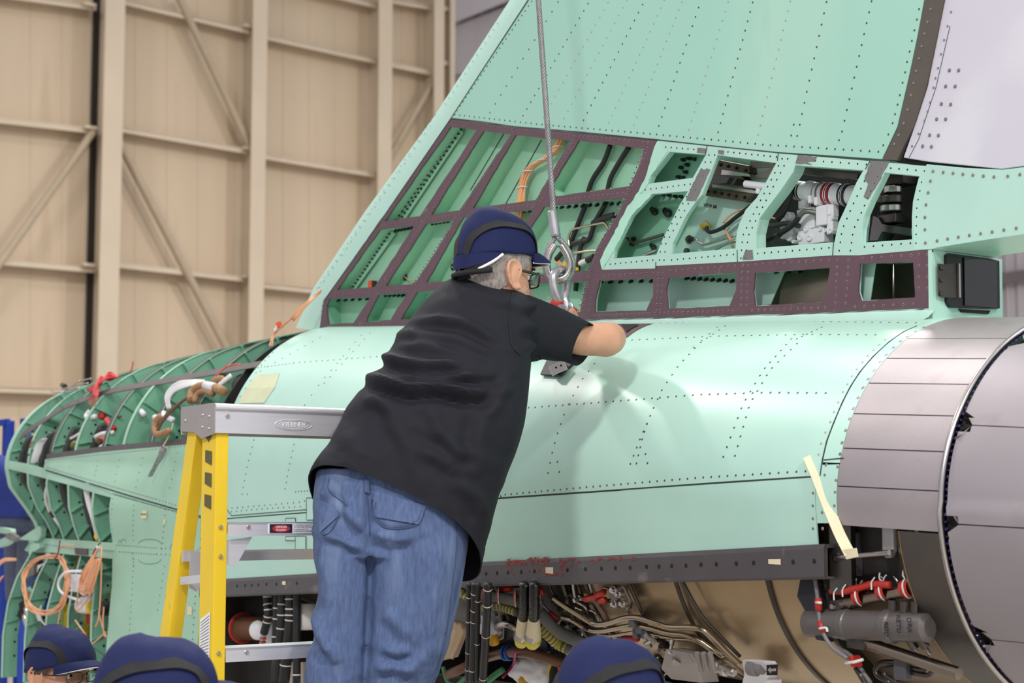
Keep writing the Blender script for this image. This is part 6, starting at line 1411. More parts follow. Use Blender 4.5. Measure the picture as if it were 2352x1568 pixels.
# ---------------------------------------------------------------- heads
HT = [(-.165, .02, -.07, .058), (-.135, .035, -.07, .056), (-.118, .066, -.068, .054), (-.104, .084, -.068, .057), (-.082, .088, -.070, .063), (-.058, .088, -.078, .067), (-.032, .087, -.090, .071), (0, .082, -.099, .074), (.030, .090, -.102, .076), (.060, .086, -.099, .075), (.088, .068, -.084, .065), (.108, .040, -.056, .045), (.118, .010, -.022, .018)]
def hsurf(z, th, grow=0):
    r = resample_at(z); f, b, w = r; c = (f + b) / 2; a = (f - b) / 2
    ct, stt = math.cos(th), math.sin(th); w2 = w * (1 - .16 * max(0, ct) ** 2)
    x = c + (a + grow) * math.copysign(abs(ct) ** .92, ct); y = (w2 + grow) * math.copysign(abs(stt) ** .9, stt)
    if grow == 0:
        g = math.exp(-(th / .17) ** 2)
        x += g * (.026 * math.exp(-((z + .035) / .016) ** 2) + .014 * math.exp(-((z + .012) / .018) ** 2))      # nose
        x += math.exp(-(th / .42) ** 2) * .005 * math.exp(-((z + .07) / .012) ** 2)                              # lips
        x += .004 * math.exp(-((abs(th) - .3) / .3) ** 2) * math.exp(-((z - .026) / .012) ** 2)                  # brow
        x -= .009 * math.exp(-((abs(th) - .42) / .16) ** 2) * math.exp(-((z - .004) / .014) ** 2)                # eye socket
        x -= .004 * math.exp(-((z + .078) / .005) ** 2) * math.exp(-(th / .4) ** 2)
    return V((x, y, z))
def resample_at(z):
    T = HT
    if z <= T[0][0]: return T[0][1:]
    for (z0, *a), (z1, *b) in zip(T, T[1:]):
        if z <= z1:
            t = (z - z0) / (z1 - z0); t = t * t * (3 - 2 * t) * .5 + t * .5; return [p + (q - p) * t for p, q in zip(a, b)]
    return T[-1][1:]
def wrap(a):
    while a > math.pi: a -= 2 * math.pi
    return a
def head_local():
    zs = lrp(-.165, .118, 60); R = [[hsurf(z, wrap(2 * math.pi * k / 64)) for k in range(64)] for z in zs]
    return loft(R)
def frame(center, fwd, up, sc=1):
    f = fwd.normalized(); u = (up - f * up.dot(f)).normalized(); l = u.cross(f)
    return lambda p: center + (f * p.x + l * p.y + u * p.z) * sc
def ear(s):
    """local ear on side s (+1 left, -1 right)"""
    R = []
    rim = [(.012, -.028), (.0, -.034), (-.012, -.026), (-.020, -.008), (-.024, .012), (-.018, .028), (-.004, .033), (.008, .026), (.012, .012), (.008, -.006), (.006, -.018)]
    base = V((-.006, s * .070, -.008)); parts = []
    rim = [(x * 1.4, z * 1.08) for x, z in rim]
    pts = [base + V((x, s * (.010 + .28 * max(0, -x + .004)), z)) for x, z in rim]
    parts.append(tube(crv(pts, 5, True), .0048, 8, True))
    ins = [base + V((x * .9, s * -.006, z * .9)) for x, z in rim]; out = [base + V((x * .95, s * (.007 + .24 * max(0, -x + .004)), z * .97)) for x, z in rim]
    k = len(rim); vs = ins + out; parts.append((vs, [tuple(reversed(range(k))), tuple(range(k, 2 * k))] + [(i, (i + 1) % k, k + (i + 1) % k, k + i) for i in range(k)]))
    parts.append(tube(crv([base + V((.006, s * .010, .004)), base + V((-.006, s * .012, .012)), base + V((-.010, s * .013, -.004)), base + V((.0, s * .011, -.014))], 5), .003, 6))
    parts.append(sphere(base + V((.003, s * .008, -.029)), .0075, 10, 8, .8, .6, 1.1))
    parts.append(sphere(base + V((-.004, s * .006, .003)), .032, 16, 12, .62, .30, 1.0))
    return merge(parts)
# cap dome in head space
def dome(th, h, grow=0, dz=0):
    """th round the head (0 = front), h 0 at the lower edge .. 1 at the crown"""
    zb = .030 + .010 * math.cos(th) - .020 * (1 - math.cos(th)) * .5
    z = zb + (.136 - zb + .010 * max(0, -math.cos(th))) * math.sin(h * math.pi / 2)
    k = max(0, math.cos(h * math.pi / 2)) ** .66
    a = .116 + grow; w = .089 + grow; c = -.011
    ridge = 1 + .012 * math.cos(th * 2)
    return V((c + a * k * math.cos(th) * ridge - .006 * h, w * k * math.sin(th), z + grow + dz))
def cap_on(person, T0_, open_back=False, dz=0):
    T = lambda p: T0_(p + V((0, 0, dz + max(0, p.z - .03) * (.03 if dz else 0))))
    hs = lrp(0, 1, 26); n = 72
    R = [[T(dome(2 * math.pi * k / n, h) + V((0, 0, .005 * noise.noise(dome(2 * math.pi * k / n, h) * 16) + .003 * noise.noise(dome(2 * math.pi * k / n, h) * 34)))) for k in range(n)] for h in hs[:-1]] 
    c = obj('cap', *loft(R), NAVY, person, smooth=True, label='navy bump cap with black mesh panels')
    # brim
    B = []
    for r in lrp(0, 1, 8):
        row = []
        for t in lrp(-1, 1, 24):
            th = t * .98; p = dome(th, .02); ex = .046 * r * (math.cos(t * math.pi / 2) ** .55)
            row.append(T(p + V((ex, 0, -.012 * r * r - .012 * abs(t) ** 2 * r)) + V((0, 0, -.002))))
        B.append(row)
    obj('brim', *loft(B, False, False), NAVY, c, smooth=True, solid=.006)
    edge = B[-1]; obj('brim_piping', *tube([p for p in edge], .0022, 6), REFL, c, smooth=True)
    # black mesh bands sweeping over each side
    for s in (-1, 1):
        mid = [dome(s * a, h, .0012) for a, h in ((math.pi * .93, .02), (math.pi * .88, .20), (math.pi * .78, .33), (math.pi * .65, .41), (math.pi * .5, .43), (math.pi * .38, .40), (math.pi * .29, .30), (math.pi * .25, .16), (math.pi * .24, .0))]
        mid = crv(mid, 8); a_, b_ = [], []
        for i, p in enumerate(mid):
            d = (mid[min(len(mid) - 1, i + 1)] - mid[max(0, i - 1)]).normalized(); nn = V((p.x, p.y, p.z - .02)).normalized(); sd = d.cross(nn).normalized() * .0125
            a_.append(T(p + sd + nn * .0012)); b_.append(T(p - sd + nn * .0012))
        k = len(a_); obj('mesh_band', a_ + b_, [(i, i + 1, k + i + 1, k + i) for i in range(k - 1)], CAPB, c, smooth=True, solid=.0025)
        if open_back:
            ar = crv([dome(s * a, h, .002) for a, h in ((math.pi * .62, .0), (math.pi * .70, -.10 + .05), (math.pi * .80, -.08))], 6)
            obj('reflective_piping', *tube([T(p + V((0, 0, -.004 - .02 * i / len(ar)))) for i, p in enumerate(ar)], .004, 8), REFL, c, smooth=True)
    if open_back:                                     # adjusting strap and lower back panel
        bp = [[T(dome(math.pi + a, 0, .001) + V((0, 0, -zz * max(0, math.cos(a / 1.15 * math.pi / 2)) ** .5))) for a in lrp(-1.15, 1.15, 24)] for zz in lrp(-.004, .034, 4)]
        obj('back_panel', *loft(bp, False, False), NAVY, c, smooth=True, solid=.003)
        st = [T(dome(math.pi + a, 0, .002) + V((.002, 0, -.040 - .006 * math.cos(a)))) for a in lrp(-.95, .95, 30)]
        obj('strap', *tube(st, .0075, 8, up=V((0, 0, 1)), flat=1), CAPB, c, smooth=True)
    return c
def glasses_on(person, T, rim=.0022, half=.026, hh=.019, m=None):
    m = m or BLACKG; parts = []; c = empty('spectacles', T(V((.1, 0, .0))), parent=person)
    for s in (-1, 1):
        pts = [V((.100 - .012 * abs(s * .033 + half * math.cos(a) * 1.0) / .06, s * .033 + half * math.copysign(abs(math.cos(a)) ** .6, math.cos(a)), -.002 + hh * math.copysign(abs(math.sin(a)) ** .6, math.sin(a)))) for a in lrp(0, 6.02, 24)]
        parts.append(tube([T(p) for p in pts], rim, 6, True))
        obj('lens', [T(p) for p in pts], [tuple(range(len(pts)))], GLASS, person, solid=.0015)
        parts.append(tube([T(p) for p in crv([V((.090, s * .062, .008)), V((.05, s * .077, .006)), V((-.002, s * .080, .004)), V((-.016, s * .079, -.012))], 6)], rim * 1.5, 6))
    parts.append(tube([T(V((.103, .008, .004))), T(V((.104, 0, .007))), T(V((.103, -.008, .004)))], rim, 6))
    bpy.data.objects.remove(c)
    return obj('spectacles', *merge(parts), m, person, smooth=True)
def hair_on(person, T, m, zlo=-.075, zhi=.05, grow=.006):
    R = []
    for z in lrp(zlo, zhi, 24):
        lim = interp(z, [(-.08, 2.55), (-.05, 2.05), (-.03, 1.72), (-.012, 1.5), (.01, 1.30), (.03, 1.05), (.06, .9)])
        g = grow * min(1, (z - zlo) / .02 + .25)
        R.append([T(hsurf(z, wrap(a), .0001 + g + .0022 * noise.noise(V((math.cos(a) * 6, math.sin(a) * 6, z * 60))))) for a in lrp(lim, 2 * math.pi - lim, 60)])
    return obj('hair', *loft(R, False, False), m, person, smooth=True, solid=.004)
def eyes_on(person, T):
    for s in (-1, 1):
        e = obj('eye', *sphere(V((0, 0, 0)), .0098, 14, 10), mat('eye_white', (226, 220, 214), .2, var=0), person, smooth=True)
        for v in e.data.vertices: pass
        e.location = T(V((.0655, s * .031, .003))); setp(e, person)
        obj('iris', *disc(T(V((.0748, s * .031, .003))), T(V((1, s * .1, 0))) - T(V((0, 0, 0))), .0052, .0006, 12), mat('iris', (40, 26, 20), .15, var=0), e)
    for s in (-1, 1):
        obj('eyebrow', *tube([T(p) for p in crv([V((.089, s * .012, .024)), V((.087, s * .030, .029)), V((.076, s * .050, .024))], 5)], .0042, 6), HAIRD, person, smooth=True)
# ---------------------------------------------------------------- the man on the ladder
MAN = empty('person', V((at(900, 1300, 4.35).x, 4.35, 1.12)), 'man in black work shirt and jeans leaning over the fuselage from the ladder', 'person')
TM = frame(at(1146, 633, 4.50), V((.78, .60, -.09)), V((.08, .08, 1)))
hv, hf = head_local()
parts = [([TM(v) for v in hv], hf)] + [([TM(v) for v in ev], ef) for ev, ef in (ear(1), ear(-1))]
# arms: right arm with bent elbow resting on the skin, left arm beyond
def limb(pts): return loft([ell(c, a, b, 20) for c, a, b in pts])
def seg(pts, n=26):
    """pts: (x, y, Y, r)"""
    R = resample(pts, n); P = [at(x, y, Y) for x, y, Y, r in R]
    return tube(P, [r for *_, r in R], 20)
ELB = (1400, 780, 4.70)
parts.append(seg([(1215, 742, 4.52, .040), (1270, 758, 4.56, .041), (1325, 778, 4.615, .042), (1372, 780, 4.655, .0445), (1396, 781, 4.675, .0455), (1408, 781, 4.685, .040)], 24))
parts.append(seg([(1380, 780, 4.665, .036), (1396, 779, 4.68, .043), (1400, 777, 4.71, .045), (1390, 775, 4.76, .043), (1366, 772, 4.83, .039), (1332, 762, 4.90, .031), (1306, 748, 4.955, .026)], 24))
def hand(wx, wy, WY, dx, dy, dY, s):
    """palm at the wrist pointing along (dx, dy px, dY) with curled fingers"""
    P = at(wx, wy, WY); D = (at(wx + dx, wy + dy, WY + dY) - P).normalized(); side = D.cross(Z).normalized() * s; up = side.cross(D).normalized() * s
    out = [loft([ell(P + D * d, side * w, up * h, 16) for d, w, h in ((-.02, .026, .02), (.01, .030, .019), (.05, .041, .017), (.085, .040, .014), (.095, .034, .010))])]
    for k, (o, l) in enumerate(((-.030, .070), (-.010, .080), (.010, .076), (.029, .060))):
        b = P + D * .085 + side * o; a1 = b + D * (l * .42) - up * .006; a2 = a1 + D * (l * .2) - up * (l * .30); a3 = a2 - D * (l * .12) - up * (l * .26)
        out.append(tube(crv([b - D * .02, b, a1, a2, a3], 5), lambda t: .0092 - .0022 * t, 10))
    t0 = P + D * .025 - side * .032; out.append(tube(crv([P + D * .01 - side * .02, t0, t0 + D * .035 - side * .016 - up * .012, t0 + D * .06 - side * .004 - up * .026], 5), lambda t: .0115 - .003 * t, 10))
    return out
parts += hand(1306, 748, 4.955, -12, -18, .05, 1)
parts.append(seg([(1120, 720, 4.72, .056), (1170, 735, 4.80, .05), (1215, 745, 4.87, .044), (1238, 752, 4.91, .038), (1258, 752, 4.95, .028)], 20))
parts += hand(1258, 752, 4.95, 16, -20, .04, -1)
# hidden trunk and neck so that the body is one surface
parts.append(seg([(1140, 640, 4.50, .055), (1115, 680, 4.50, .065), (1100, 720, 4.51, .10), (1060, 860, 4.46, .125), (980, 1000, 4.41, .13), (900, 1140, 4.38, .13), (890, 1200, 4.37, .12)], 40))
parts.append(seg([(1060, 715, 4.62, .06), (1110, 725, 4.58, .07), (1215, 742, 4.52, .040)], 14)); parts.append(seg([(1060, 715, 4.62, .06), (1120, 720, 4.72, .056)], 10))
for xs in (((800, 1200), (780, 1400), (770, 1600), (770, 2050)), ((960, 1200), (940, 1400), (915, 1600), (890, 2050))):
    parts.append(seg([(x, y, 4.36, r) for (x, y), r in zip(xs, (.05, .048, .045, .04))], 24))
bv, bf = remesh(*merge(parts), .0042, 3)
body = obj('body', bv, bf, SKIN, MAN, smooth=True)
cap_on(MAN, TM, True, .026); hair_on(MAN, TM, HAIRG); glasses_on(MAN, TM, .0026); eyes_on(MAN, TM)
# stubble
st = []
random.seed(9)
for _ in range(900):
    z = random.uniform(-.112, -.03); th = random.choice((-1, 1)) * random.uniform(.1, 1.25)
    p = hsurf(z, th); q = hsurf(z, th, .01); n = (TM(q) - TM(p)).normalized(); a = TM(p); st.append(tube([a - n * .001, a + n * .0022 - Z * .001], .0004, 3))
obj('stubble', *merge(st), mat('stubble_grey', (190, 180, 172), .7, var=0), MAN, kind='stuff')
# shirt
qS = crop(660, 700, 2.45)
rows = [(709, 1116, 1106, 1292, 4.36, .150, 88), (716, 1092, 1118, 1238, 4.365, .155, 66), (733, 1058, 1137, 1165, 4.37, .158, 46), (757, 1020, 1160, 1098, 4.38, .16, 32), (782, 975, 1186, 1035, 4.39, .16, 20), (806, 928, 1204, 975, 4.40, .158, 14), (838, 886, 1213, 912, 4.42, .156, 10), (870, 850, 1218, 858, 4.44, .154, 6), (890, 815, 1222, 818, 4.46, .15, 4), (912, 780, 1226, 785, 4.475, .145, 2), (938, 742, 1228, 752, 4.49, .138, 0), (968, 702, 1228, 715, 4.50, .128, -2), (1000, 668, 1218, 688, 4.51, .112, -6), (1028, 645, 1198, 668, 4.515, .092, -8), (1046, 634, 1176, 656, 4.515, .074, -8), (1058, 630, 1160, 650, 4.515, .066, -6)]
R = lr_loft(rows, 170, 200, .8)
tv, tf = loft(R, False)
sl = loft([ell((at(tx, ty, Y) + at(bx, by, Y)) / 2, (at(tx, ty, Y) - at(bx, by, Y)) / 2, V((.35, .94, 0)) * d, 60, .9) for tx, ty, bx, by, Y, d in resample([(1150, 672, 1170, 836, 4.495, .09), (1200, 676, 1210, 828, 4.50, .088), (1250, 692, 1245, 818, 4.52, .082), (1300, 715, 1284, 824, 4.555, .076), (1358, 745, 1322, 838, 4.60, .072)], 40)], False)
sl2 = loft([ell(at(x, y, Y), V((0, 0, 1)) * r, V((.5, -.85, 0)) * r, 40) for x, y, Y, r in resample([(1070, 700, 4.60, .085), (1120, 712, 4.70, .08), (1170, 728, 4.78, .07)], 20)], False)
F1 = lambda *p: qS(*p)
CR = [(F1((490, 280), (620, 312), (760, 345), (900, 335), (1000, 330)), .010, 9), (F1((415, 400), (540, 432), (690, 470), (850, 458), (1000, 495), (1150, 490)), .014, 10), (F1((585, 388), (760, 400), (950, 398), (1190, 392)), .007, 8),
      (F1((700, 95), (860, 80), (980, 95), (1080, 140), (1200, 215)), .007, 8), (F1((560, 190), (640, 160), (740, 150)), .004, 9), (F1((800, 170), (960, 195), (1080, 250), (1180, 290)), .005, 9), (F1((560, 220), (760, 225), (950, 260), (1150, 330)), .004, 9),
      (F1((700, 640), (790, 720), (860, 770)), .006, 14), (F1((790, 560), (850, 690), (960, 820), (1060, 860)), .008, 14), (F1((540, 560), (600, 640), (700, 800), (720, 950)), .005, 18), (F1((340, 700), (380, 830), (330, 950)), .004, 20), (F1((700, 760), (900, 880), (1100, 960)), .006, 14), (F1((1120, 600), (1080, 780), (1110, 960)), .005, 14), (F1((420, 560), (500, 530), (600, 600)), .006, 12), (F1((1250, 400), (1180, 560), (1110, 640)), .006, 12), (F1((950, 960), (1060, 1080), (1120, 1200)), .006, 14)]
CR2 = [([(1195, 700), (1260, 705), (1330, 745)], .006, 9), ([(1190, 750), (1250, 750), (1320, 790)], .006, 10), ([(1205, 800), (1250, 790), (1310, 822)], .005, 9), ([(1060, 660), (1120, 680), (1190, 700)], .004, 10)]
tv = creases(tv, tf, CR + CR2); sv, sf = sl; sv = creases(sv, sf, CR2)
def wob(v, a=.0034): return v + V((0, -1, .3)) * (a * noise.noise(v * 11) + a * .6 * noise.noise(v * 27))
shirt = obj('shirt', *merge([([wob(v) for v in tv], tf)]), SHIRT, MAN, smooth=True, solid=.003, label='black short-sleeved work shirt')
obj('sleeve', [wob(v) for v in sv], sf, SHIRT, shirt, smooth=True, solid=.003); obj('sleeve', *sl2, SHIRT, shirt, smooth=True, solid=.003)
# cuff, shoulder seam, hem stitch lines, collar
SB = BVHTree.FromPolygons(*merge([(tv, tf), (sv, sf)]))
def onb(B, x, y, off=.002):
    d = ray(x, y).normalized(); p, n, i, k = B.ray_cast(CAM, d)
    if p is None: return None
    return p - d * off
def stitch(nm, B, pts, r, m, par, off=.002, n=24):
    P = []; pts = [(v.x, v.y) for v in crv([V((x, y, 0)) for x, y in pts], 6)]; n = 5
    for i in range(len(pts) - 1):
        for j in range(n): P.append((pts[i][0] + (pts[i + 1][0] - pts[i][0]) * j / n, pts[i][1] + (pts[i + 1][1] - pts[i][1]) * j / n))
    Q = [onb(B, x, y, off) for x, y in P + [pts[-1]]]; Q = [q for q in Q if q is not None]
    return obj(nm, *tube(Q, r, 6), m, par, smooth=True) if len(Q) > 2 else None
SEAMB = mat('shirt_seam', (30, 31, 36), .8, var=0)
stitch('shoulder_seam', SB, [(1178, 668), (1170, 720), (1176, 790), (1195, 815)], .0014, SEAMB, shirt)
stitch('cuff_seam', SB, [(1338, 738), (1322, 790), (1302, 830)], .0012, SEAMB, shirt)
cl = [[at(x, y, 4.505 + dd) for x, y, dd in L] for L in ([(1050, 645, -.06), (1085, 640, -.075), (1130, 652, -.075), (1165, 668, -.05)], [(1052, 630, -.06), (1083, 622, -.075), (1125, 634, -.075), (1160, 652, -.05)], [(1056, 618, -.05), (1085, 608, -.062), (1122, 620, -.064), (1152, 642, -.04)])]
obj('collar', *loft([crv(r, 8) for r in cl], False, False), SHIRT, shirt, smooth=True, solid=.004)
# jeans
pel = loft(lr_loft([(728, 1085, 1070, 1130, 4.375, .135, 20), (722, 1130, 1078, 1180, 4.37, .14, 10), (720, 1185, 1077, 1220, 4.365, .145, 0), (720, 1230, 1074, 1250, 4.365, .14, 0), (722, 1275, 1070, 1285, 4.365, .13, 0)], 30, 48, .8))
lg1 = loft(lr_loft([(724, 1180, 868, 1180, 4.36, .115, 0), (721, 1240, 866, 1240, 4.36, .12, 0), (724, 1310, 862, 1310, 4.36, .118, 0), (730, 1370, 860, 1370, 4.36, .112, 0), (718, 1430, 858, 1430, 4.36, .108, 0), (706, 1500, 854, 1500, 4.36, .104, 0), (700, 1568, 848, 1568, 4.36, .10, 0), (700, 1750, 832, 1750, 4.36, .09, 0), (706, 2030, 826, 2030, 4.37, .082, 0)], 70, 40, .85))
lg2 = loft(lr_loft([(838, 1170, 1078, 1195, 4.36, .12, 0), (840, 1230, 1076, 1245, 4.36, .13, 0), (842, 1310, 1066, 1310, 4.36, .13, 0), (842, 1380, 1054, 1380, 4.36, .125, 0), (842, 1440, 1040, 1440, 4.36, .12, 0), (838, 1500, 1024, 1500, 4.36, .112, 0), (834, 1568, 1000, 1568, 4.36, .105, 0), (830, 1750, 960, 1750, 4.36, .09, 0), (828, 2030, 945, 2030, 4.37, .082, 0)], 70, 40, .85))
jv, jf = remesh(*merge([pel, lg1, lg2]), .005, 3)
qT = crop(420, 880, 2.2786)
JC = [(qT((975, 500), (975, 640), (972, 780)), -.007, 8), (qT((972, 790), (985, 1000), (970, 1240), (955, 1568)), -.003, 8), (qT((730, 790), (830, 820), (950, 870)), .007, 8), (qT((990, 800), (1080, 830), (1200, 800)), .006, 10), (qT((1000, 770), (1060, 790), (1120, 800)), .005, 8), (qT((720, 600), (760, 560), (800, 540)), .004, 10), (qT((830, 640), (900, 720), (960, 760)), .005, 10), (qT((760, 1360), (790, 1420), (800, 1470)), .008, 12), (qT((690, 1180), (720, 1320), (790, 1440)), .007, 12), (qT((1040, 1380), (1130, 1410), (1220, 1400)), .007, 10), (qT((1060, 1190), (1130, 1260), (1200, 1340)), .005, 14), (qT((1000, 1500), (1100, 1480), (1240, 1500)), .008, 12), (qT((1290, 1420), (1200, 1470), (1140, 1530)), .006, 12), (qT((720, 900), (760, 1040), (740, 1180)), .005, 14), (qT((860, 500), (850, 580), (880, 660)), .005, 8), (qT((1250, 820), (1330, 1000), (1320, 1200)), .004, 20)]
jv = creases(jv, jf, JC)
jeans = obj('jeans', jv, jf, DENIM, MAN, smooth=True, label='faded blue denim jeans')
JB = BVHTree.FromPolygons(jv, jf)
def patch(nm, pts, th, par, m=DENIM, n=10):
    """cloth patch laid on the jeans; pts four px corners"""
    (ax, ay), (bx, by), (cx, cy), (dx, dy) = pts; vs = []; ok = True
    for i in lrp(0, 1, n):
        for j in lrp(0, 1, n):
            x = (ax * (1 - i) + bx * i) * (1 - j) + (dx * (1 - i) + cx * i) * j; y = (ay * (1 - i) + by * i) * (1 - j) + (dy * (1 - i) + cy * i) * j
            q = onb(JB, x, y, th); vs.append(q if q is not None else at(x, y, 4.25))
    return obj(nm, vs, [(a * (n + 1) + b, (a + 1) * (n + 1) + b, (a + 1) * (n + 1) + b + 1, a * (n + 1) + b + 1) for a in range(n) for b in range(n)], m, par, smooth=True, solid=.002)
pk = patch('back_pocket', qT((990, 560), (1275, 640), (1235, 738), (1010, 700)), .003, jeans)
stitch('pocket_stitch', JB, qT((1000, 580), (985, 640), (1000, 700), (1075, 758), (1225, 738), (1268, 650)), .0013, DENIMS, jeans, .004); stitch('pocket_stitch', JB, qT((1010, 620), (1008, 690), (1080, 745), (1215, 725), (1255, 650)), .0009, DENIMS, jeans, .005)
patch('back_pocket', qT((700, 600), (790, 640), (820, 690), (720, 780)), .003, jeans); stitch('pocket_stitch', JB, qT((705, 610), (715, 700), (728, 785), (770, 775), (820, 690)), .0013, DENIMS, jeans, .004)
stitch('seat_seam', JB, qT((955, 505), (965, 600), (975, 700), (980, 790)), .0016, DENIMS, jeans, .002)
stitch('side_seam', JB, qT((1440, 735), (1430, 900), (1405, 1100), (1380, 1300), (1330, 1500)), .0018, DENIMS, jeans, .002)
stitch('yoke_seam', JB, qT((765, 500), (765, 560), (860, 640)), .0012, DENIMS, jeans, .002)
patch('belt_loop', qT((950, 500), (975, 505), (975, 575), (952, 570)), .005, jeans)
# shoes on the rung
for x in (765, 885):
    p = at(x, 2050, 4.36); z = 1.115
    obj('shoe', *loft([ell(V((p.x + .25 * d * .6, 4.33 + d * .25, z + .045 + h)), V((.042 * w, -.025 * w, 0)), V((0, 0, .045 * hh)), 16) for d, h, w, hh in ((-.35, 0, .6, .6), (-.2, .01, .95, 1.1), (.1, .02, 1, 1.2), (.5, -.005, 1.1, .85), (.85, -.015, .9, .6), (.95, -.02, .5, .4))]), BLACK, MAN, smooth=True)
# ---------------------------------------------------------------- bystanders
def bystander(hx, hy, Y, fwd, label, skinm, top, look=True, hairm=HAIRD, up=V((0, 0, 1)), sc=1):
    c = at(hx, hy, Y); P = empty('person', V((c.x, c.y, 0)), label, 'person')
    T = frame(c, fwd, up, sc); f = V((fwd.x, fwd.y, 0)).normalized(); l = V((-f.y, f.x, 0)); zt = c.z
    pp = [([T(v) for v in hv], hf)] + [([T(v) for v in ev], ef) for ev, ef in (ear(1), ear(-1))]
    def B(x, y, z): return c + f * x + l * y + Z * z
    pp.append(tube([B(-.02, 0, -.10), B(-.03, 0, -.20)], [.055, .07], 20))
    pp.append(loft([ell(B(-.03, 0, z), l * w, f * d, 32, .85) for z, w, d in ((-.19, .09, .075), (-.24, .17, .10), (-.30, .195, .115), (-.45, .18, .12), (-.62, .165, .11), (-.80, .165, .115), (-.88, .15, .11))]))
    for s in (-1, 1):
        pp.append(tube(crv([B(-.03, s * .16, -.27), B(-.03, s * .20, -.30), B(-.02, s * .235, -.45), B(0, s * .245, -.57), B(.06, s * .24, -.70), B(.10, s * .23, -.82)], 5), lambda t: .056 - .028 * t, 16))
        pp.append(loft([ell(B(.10 + .02 * k, s * .23, -.82 - .03 * k), l * w, f * h, 14) for k, w, h in ((0, .022, .018), (1, .03, .02), (2, .04, .018), (3, .038, .014))]))
        for j, o in enumerate((-.026, -.009, .009, .026)): pp.append(tube(crv([B(.15 + .0 * j, s * .23 + o, -.90), B(.165, s * .23 + o, -.94), B(.155, s * .23 + o, -.975 + .006 * abs(j - 1.5))], 4), .0085, 8))
        pp.append(tube(crv([B(.12, s * .23 - s * .03, -.86), B(.15, s * .19, -.89), B(.165, s * .19, -.93)], 4), .0095, 8))
        h = zt - .88
        pp.append(loft([ell(B(-.03 + .02 * k, s * .085, -.86 - h * k), l * w, f * w, 20) for k, w in ((0, .092), (.3, .08), (.55, .058), (.75, .055), (.95, .042))]))
        pp.append(loft([ell(B(.02 + x, s * .085, -zt + .045), l * w, Z * .04, 14) for x, w in ((-.09, .03), (-.05, .04), (.06, .045), (.13, .04), (.16, .02))]))
    v_, f_ = remesh(*merge(pp), .0055, 2); body = obj('body', v_, f_, skinm, P, smooth=True)
    # clothes: grown copies of the lofted body
    obj('shirt', *loft([ell(B(-.03, 0, z), l * w, f * d, 40, .85) for z, w, d in ((-.175, .085, .08), (-.225, .175, .108), (-.29, .21, .125), (-.45, .195, .132), (-.65, .185, .13), (-.92, .19, .135))], False), top, P, smooth=True, solid=.004)
    for s in (-1, 1):
        obj('sleeve', *tube(crv([B(-.03, s * .16, -.265), B(-.03, s * .205, -.295), B(-.02, s * .24, -.44), B(-.005, s * .25, -.52)], 5), lambda t: .068 - .004 * t, 18, cap=False), top, P, smooth=True, solid=.003)
        obj('trouser_leg', *loft([ell(B(-.03 + .02 * k, s * .085, -.84 - (zt - .88) * k), l * w, f * w, 24) for k, w in ((0, .105), (.3, .092), (.6, .078), (.95, .07))]), DENIM, P, smooth=True)
    cp = cap_on(P, T); hair_on(P, T, hairm, grow=.009)
    if look: eyes_on(P, T)
    return P, T
P1, T1 = bystander(142, 1549, 5.45, V((.80, -.56, .0)), 'man in navy cap and rectangular glasses at the lower left corner', SKIN2, mat('polo_black', (34, 34, 38), .8, var=.05), sc=1.05)
glasses_on(P1, T1, .0016, .025, .016)
P2, T2 = bystander(372, 1632, 3.3, V((.93, .32, .05)), 'person whose blurred navy cap fills the bottom left foreground', SKIN2, MATS['polo_black'])
P3, T3 = bystander(1412, 1634, 3.35, V((.74, .66, .05)), 'person seen from behind in navy cap under the engine bay', SKIN, MATS['polo_black'])
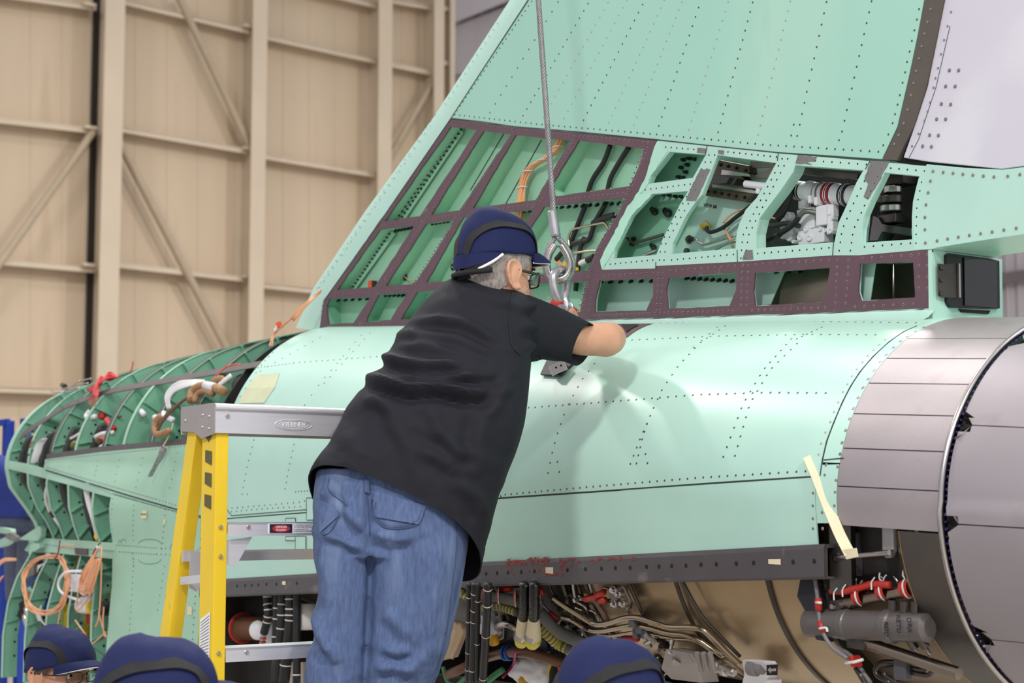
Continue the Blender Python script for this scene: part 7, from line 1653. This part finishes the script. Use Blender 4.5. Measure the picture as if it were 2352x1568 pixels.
# ---------------------------------------------------------------- worker sitting beyond the nose frames
P4 = empty('person', V((at(40, 1225, 8.9).x, 8.9, 1.9)), 'worker in blue shirt and dark jeans sitting behind the front frames', 'person')
def w4(x, y, Y=8.9): return at(x, y, Y)
pp = []
T4 = frame(w4(-70, 985), V((.5, .85, 0)), V((0, 0, 1))); pp.append(([T4(v) for v in hv], hf))
pp.append(tube([w4(-66, 1020), w4(-40, 1066)], [.055, .07], 18)); pp.append(loft([ell(w4(x, y), V((w, 0, 0)), V((0, d, 0)), 24, .85) for x, y, w, d in ((-44, 1050, .10, .08), (-20, 1075, .17, .11), (14, 1110, .14, .12), (24, 1160, .13, .12), (34, 1205, .13, .13))]))
pp.append(tube(crv([w4(20, 1195, 9.1), w4(52, 1205, 9.05), w4(74, 1208, 9.0)], 5), .06, 18)); pp.append(tube(crv([w4(74, 1208, 9.0), w4(70, 1280, 9.1), w4(66, 1380, 9.3)], 5), .06, 16)); pp.append(tube(crv([w4(10, 1200, 9.0), w4(40, 1206, 9.2)], 5), .06, 18)); pp.append(tube(crv([w4(40, 1206, 9.2), w4(50, 1380, 9.4)], 5), .06, 16))
pp.append(tube(crv([w4(20, 1085), w4(40, 1115, 8.95), w4(56, 1150, 8.95), w4(60, 1180, 8.95)], 5), lambda t: .055 - .02 * t, 14))
v_, f_ = remesh(*merge(pp), .012, 2); obj('body', v_, f_, SKIN2, P4, smooth=True)
BSH = mat('shirt_blue', (38, 52, 130), .8, var=.2, scale=14)
obj('shirt', *loft([ell(w4(x, y), V((w, 0, 0)), V((0, d, 0)), 28, .85) for x, y, w, d in ((-44, 1046, .10, .09), (-20, 1070, .18, .125), (16, 1105, .155, .135), (28, 1150, .15, .135), (40, 1188, .15, .14))], False), BSH, P4, smooth=True, solid=.005)
obj('sleeve', *tube(crv([w4(18, 1082), w4(42, 1112, 8.95), w4(58, 1152, 8.95)], 5), .066, 16), BSH, P4, smooth=True)
DJ = mat('denim_dark', (86, 92, 116), .85, var=.15, scale=14)
obj('trouser_leg', *tube(crv([w4(26, 1194, 9.08), w4(52, 1203, 9.03), w4(76, 1208, 8.98)], 5), [.08] * 4 + [.092] * 20, 20), DJ, P4, smooth=True); obj('trouser_leg', *tube(crv([w4(75, 1206, 9.0), w4(72, 1280, 9.1), w4(68, 1370, 9.3)], 5), .075, 18), DJ, P4, smooth=True); obj('trouser_leg', *tube(crv([w4(10, 1198, 9.0), w4(42, 1206, 9.2), w4(50, 1370, 9.4)], 5), .085, 18), DJ, P4, smooth=True)

cap_on(P4, T4); hair_on(P4, T4, HAIRD, grow=.009); eyes_on(P4, T4)
obj('trousers', *loft([ell(w4(x, y), V((w, 0, 0)), V((0, d, 0)), 28, .85) for x, y, w, d in ((34, 1172, .142, .132), (38, 1200, .145, .138), (40, 1222, .14, .135))]), DJ, P4, smooth=True)
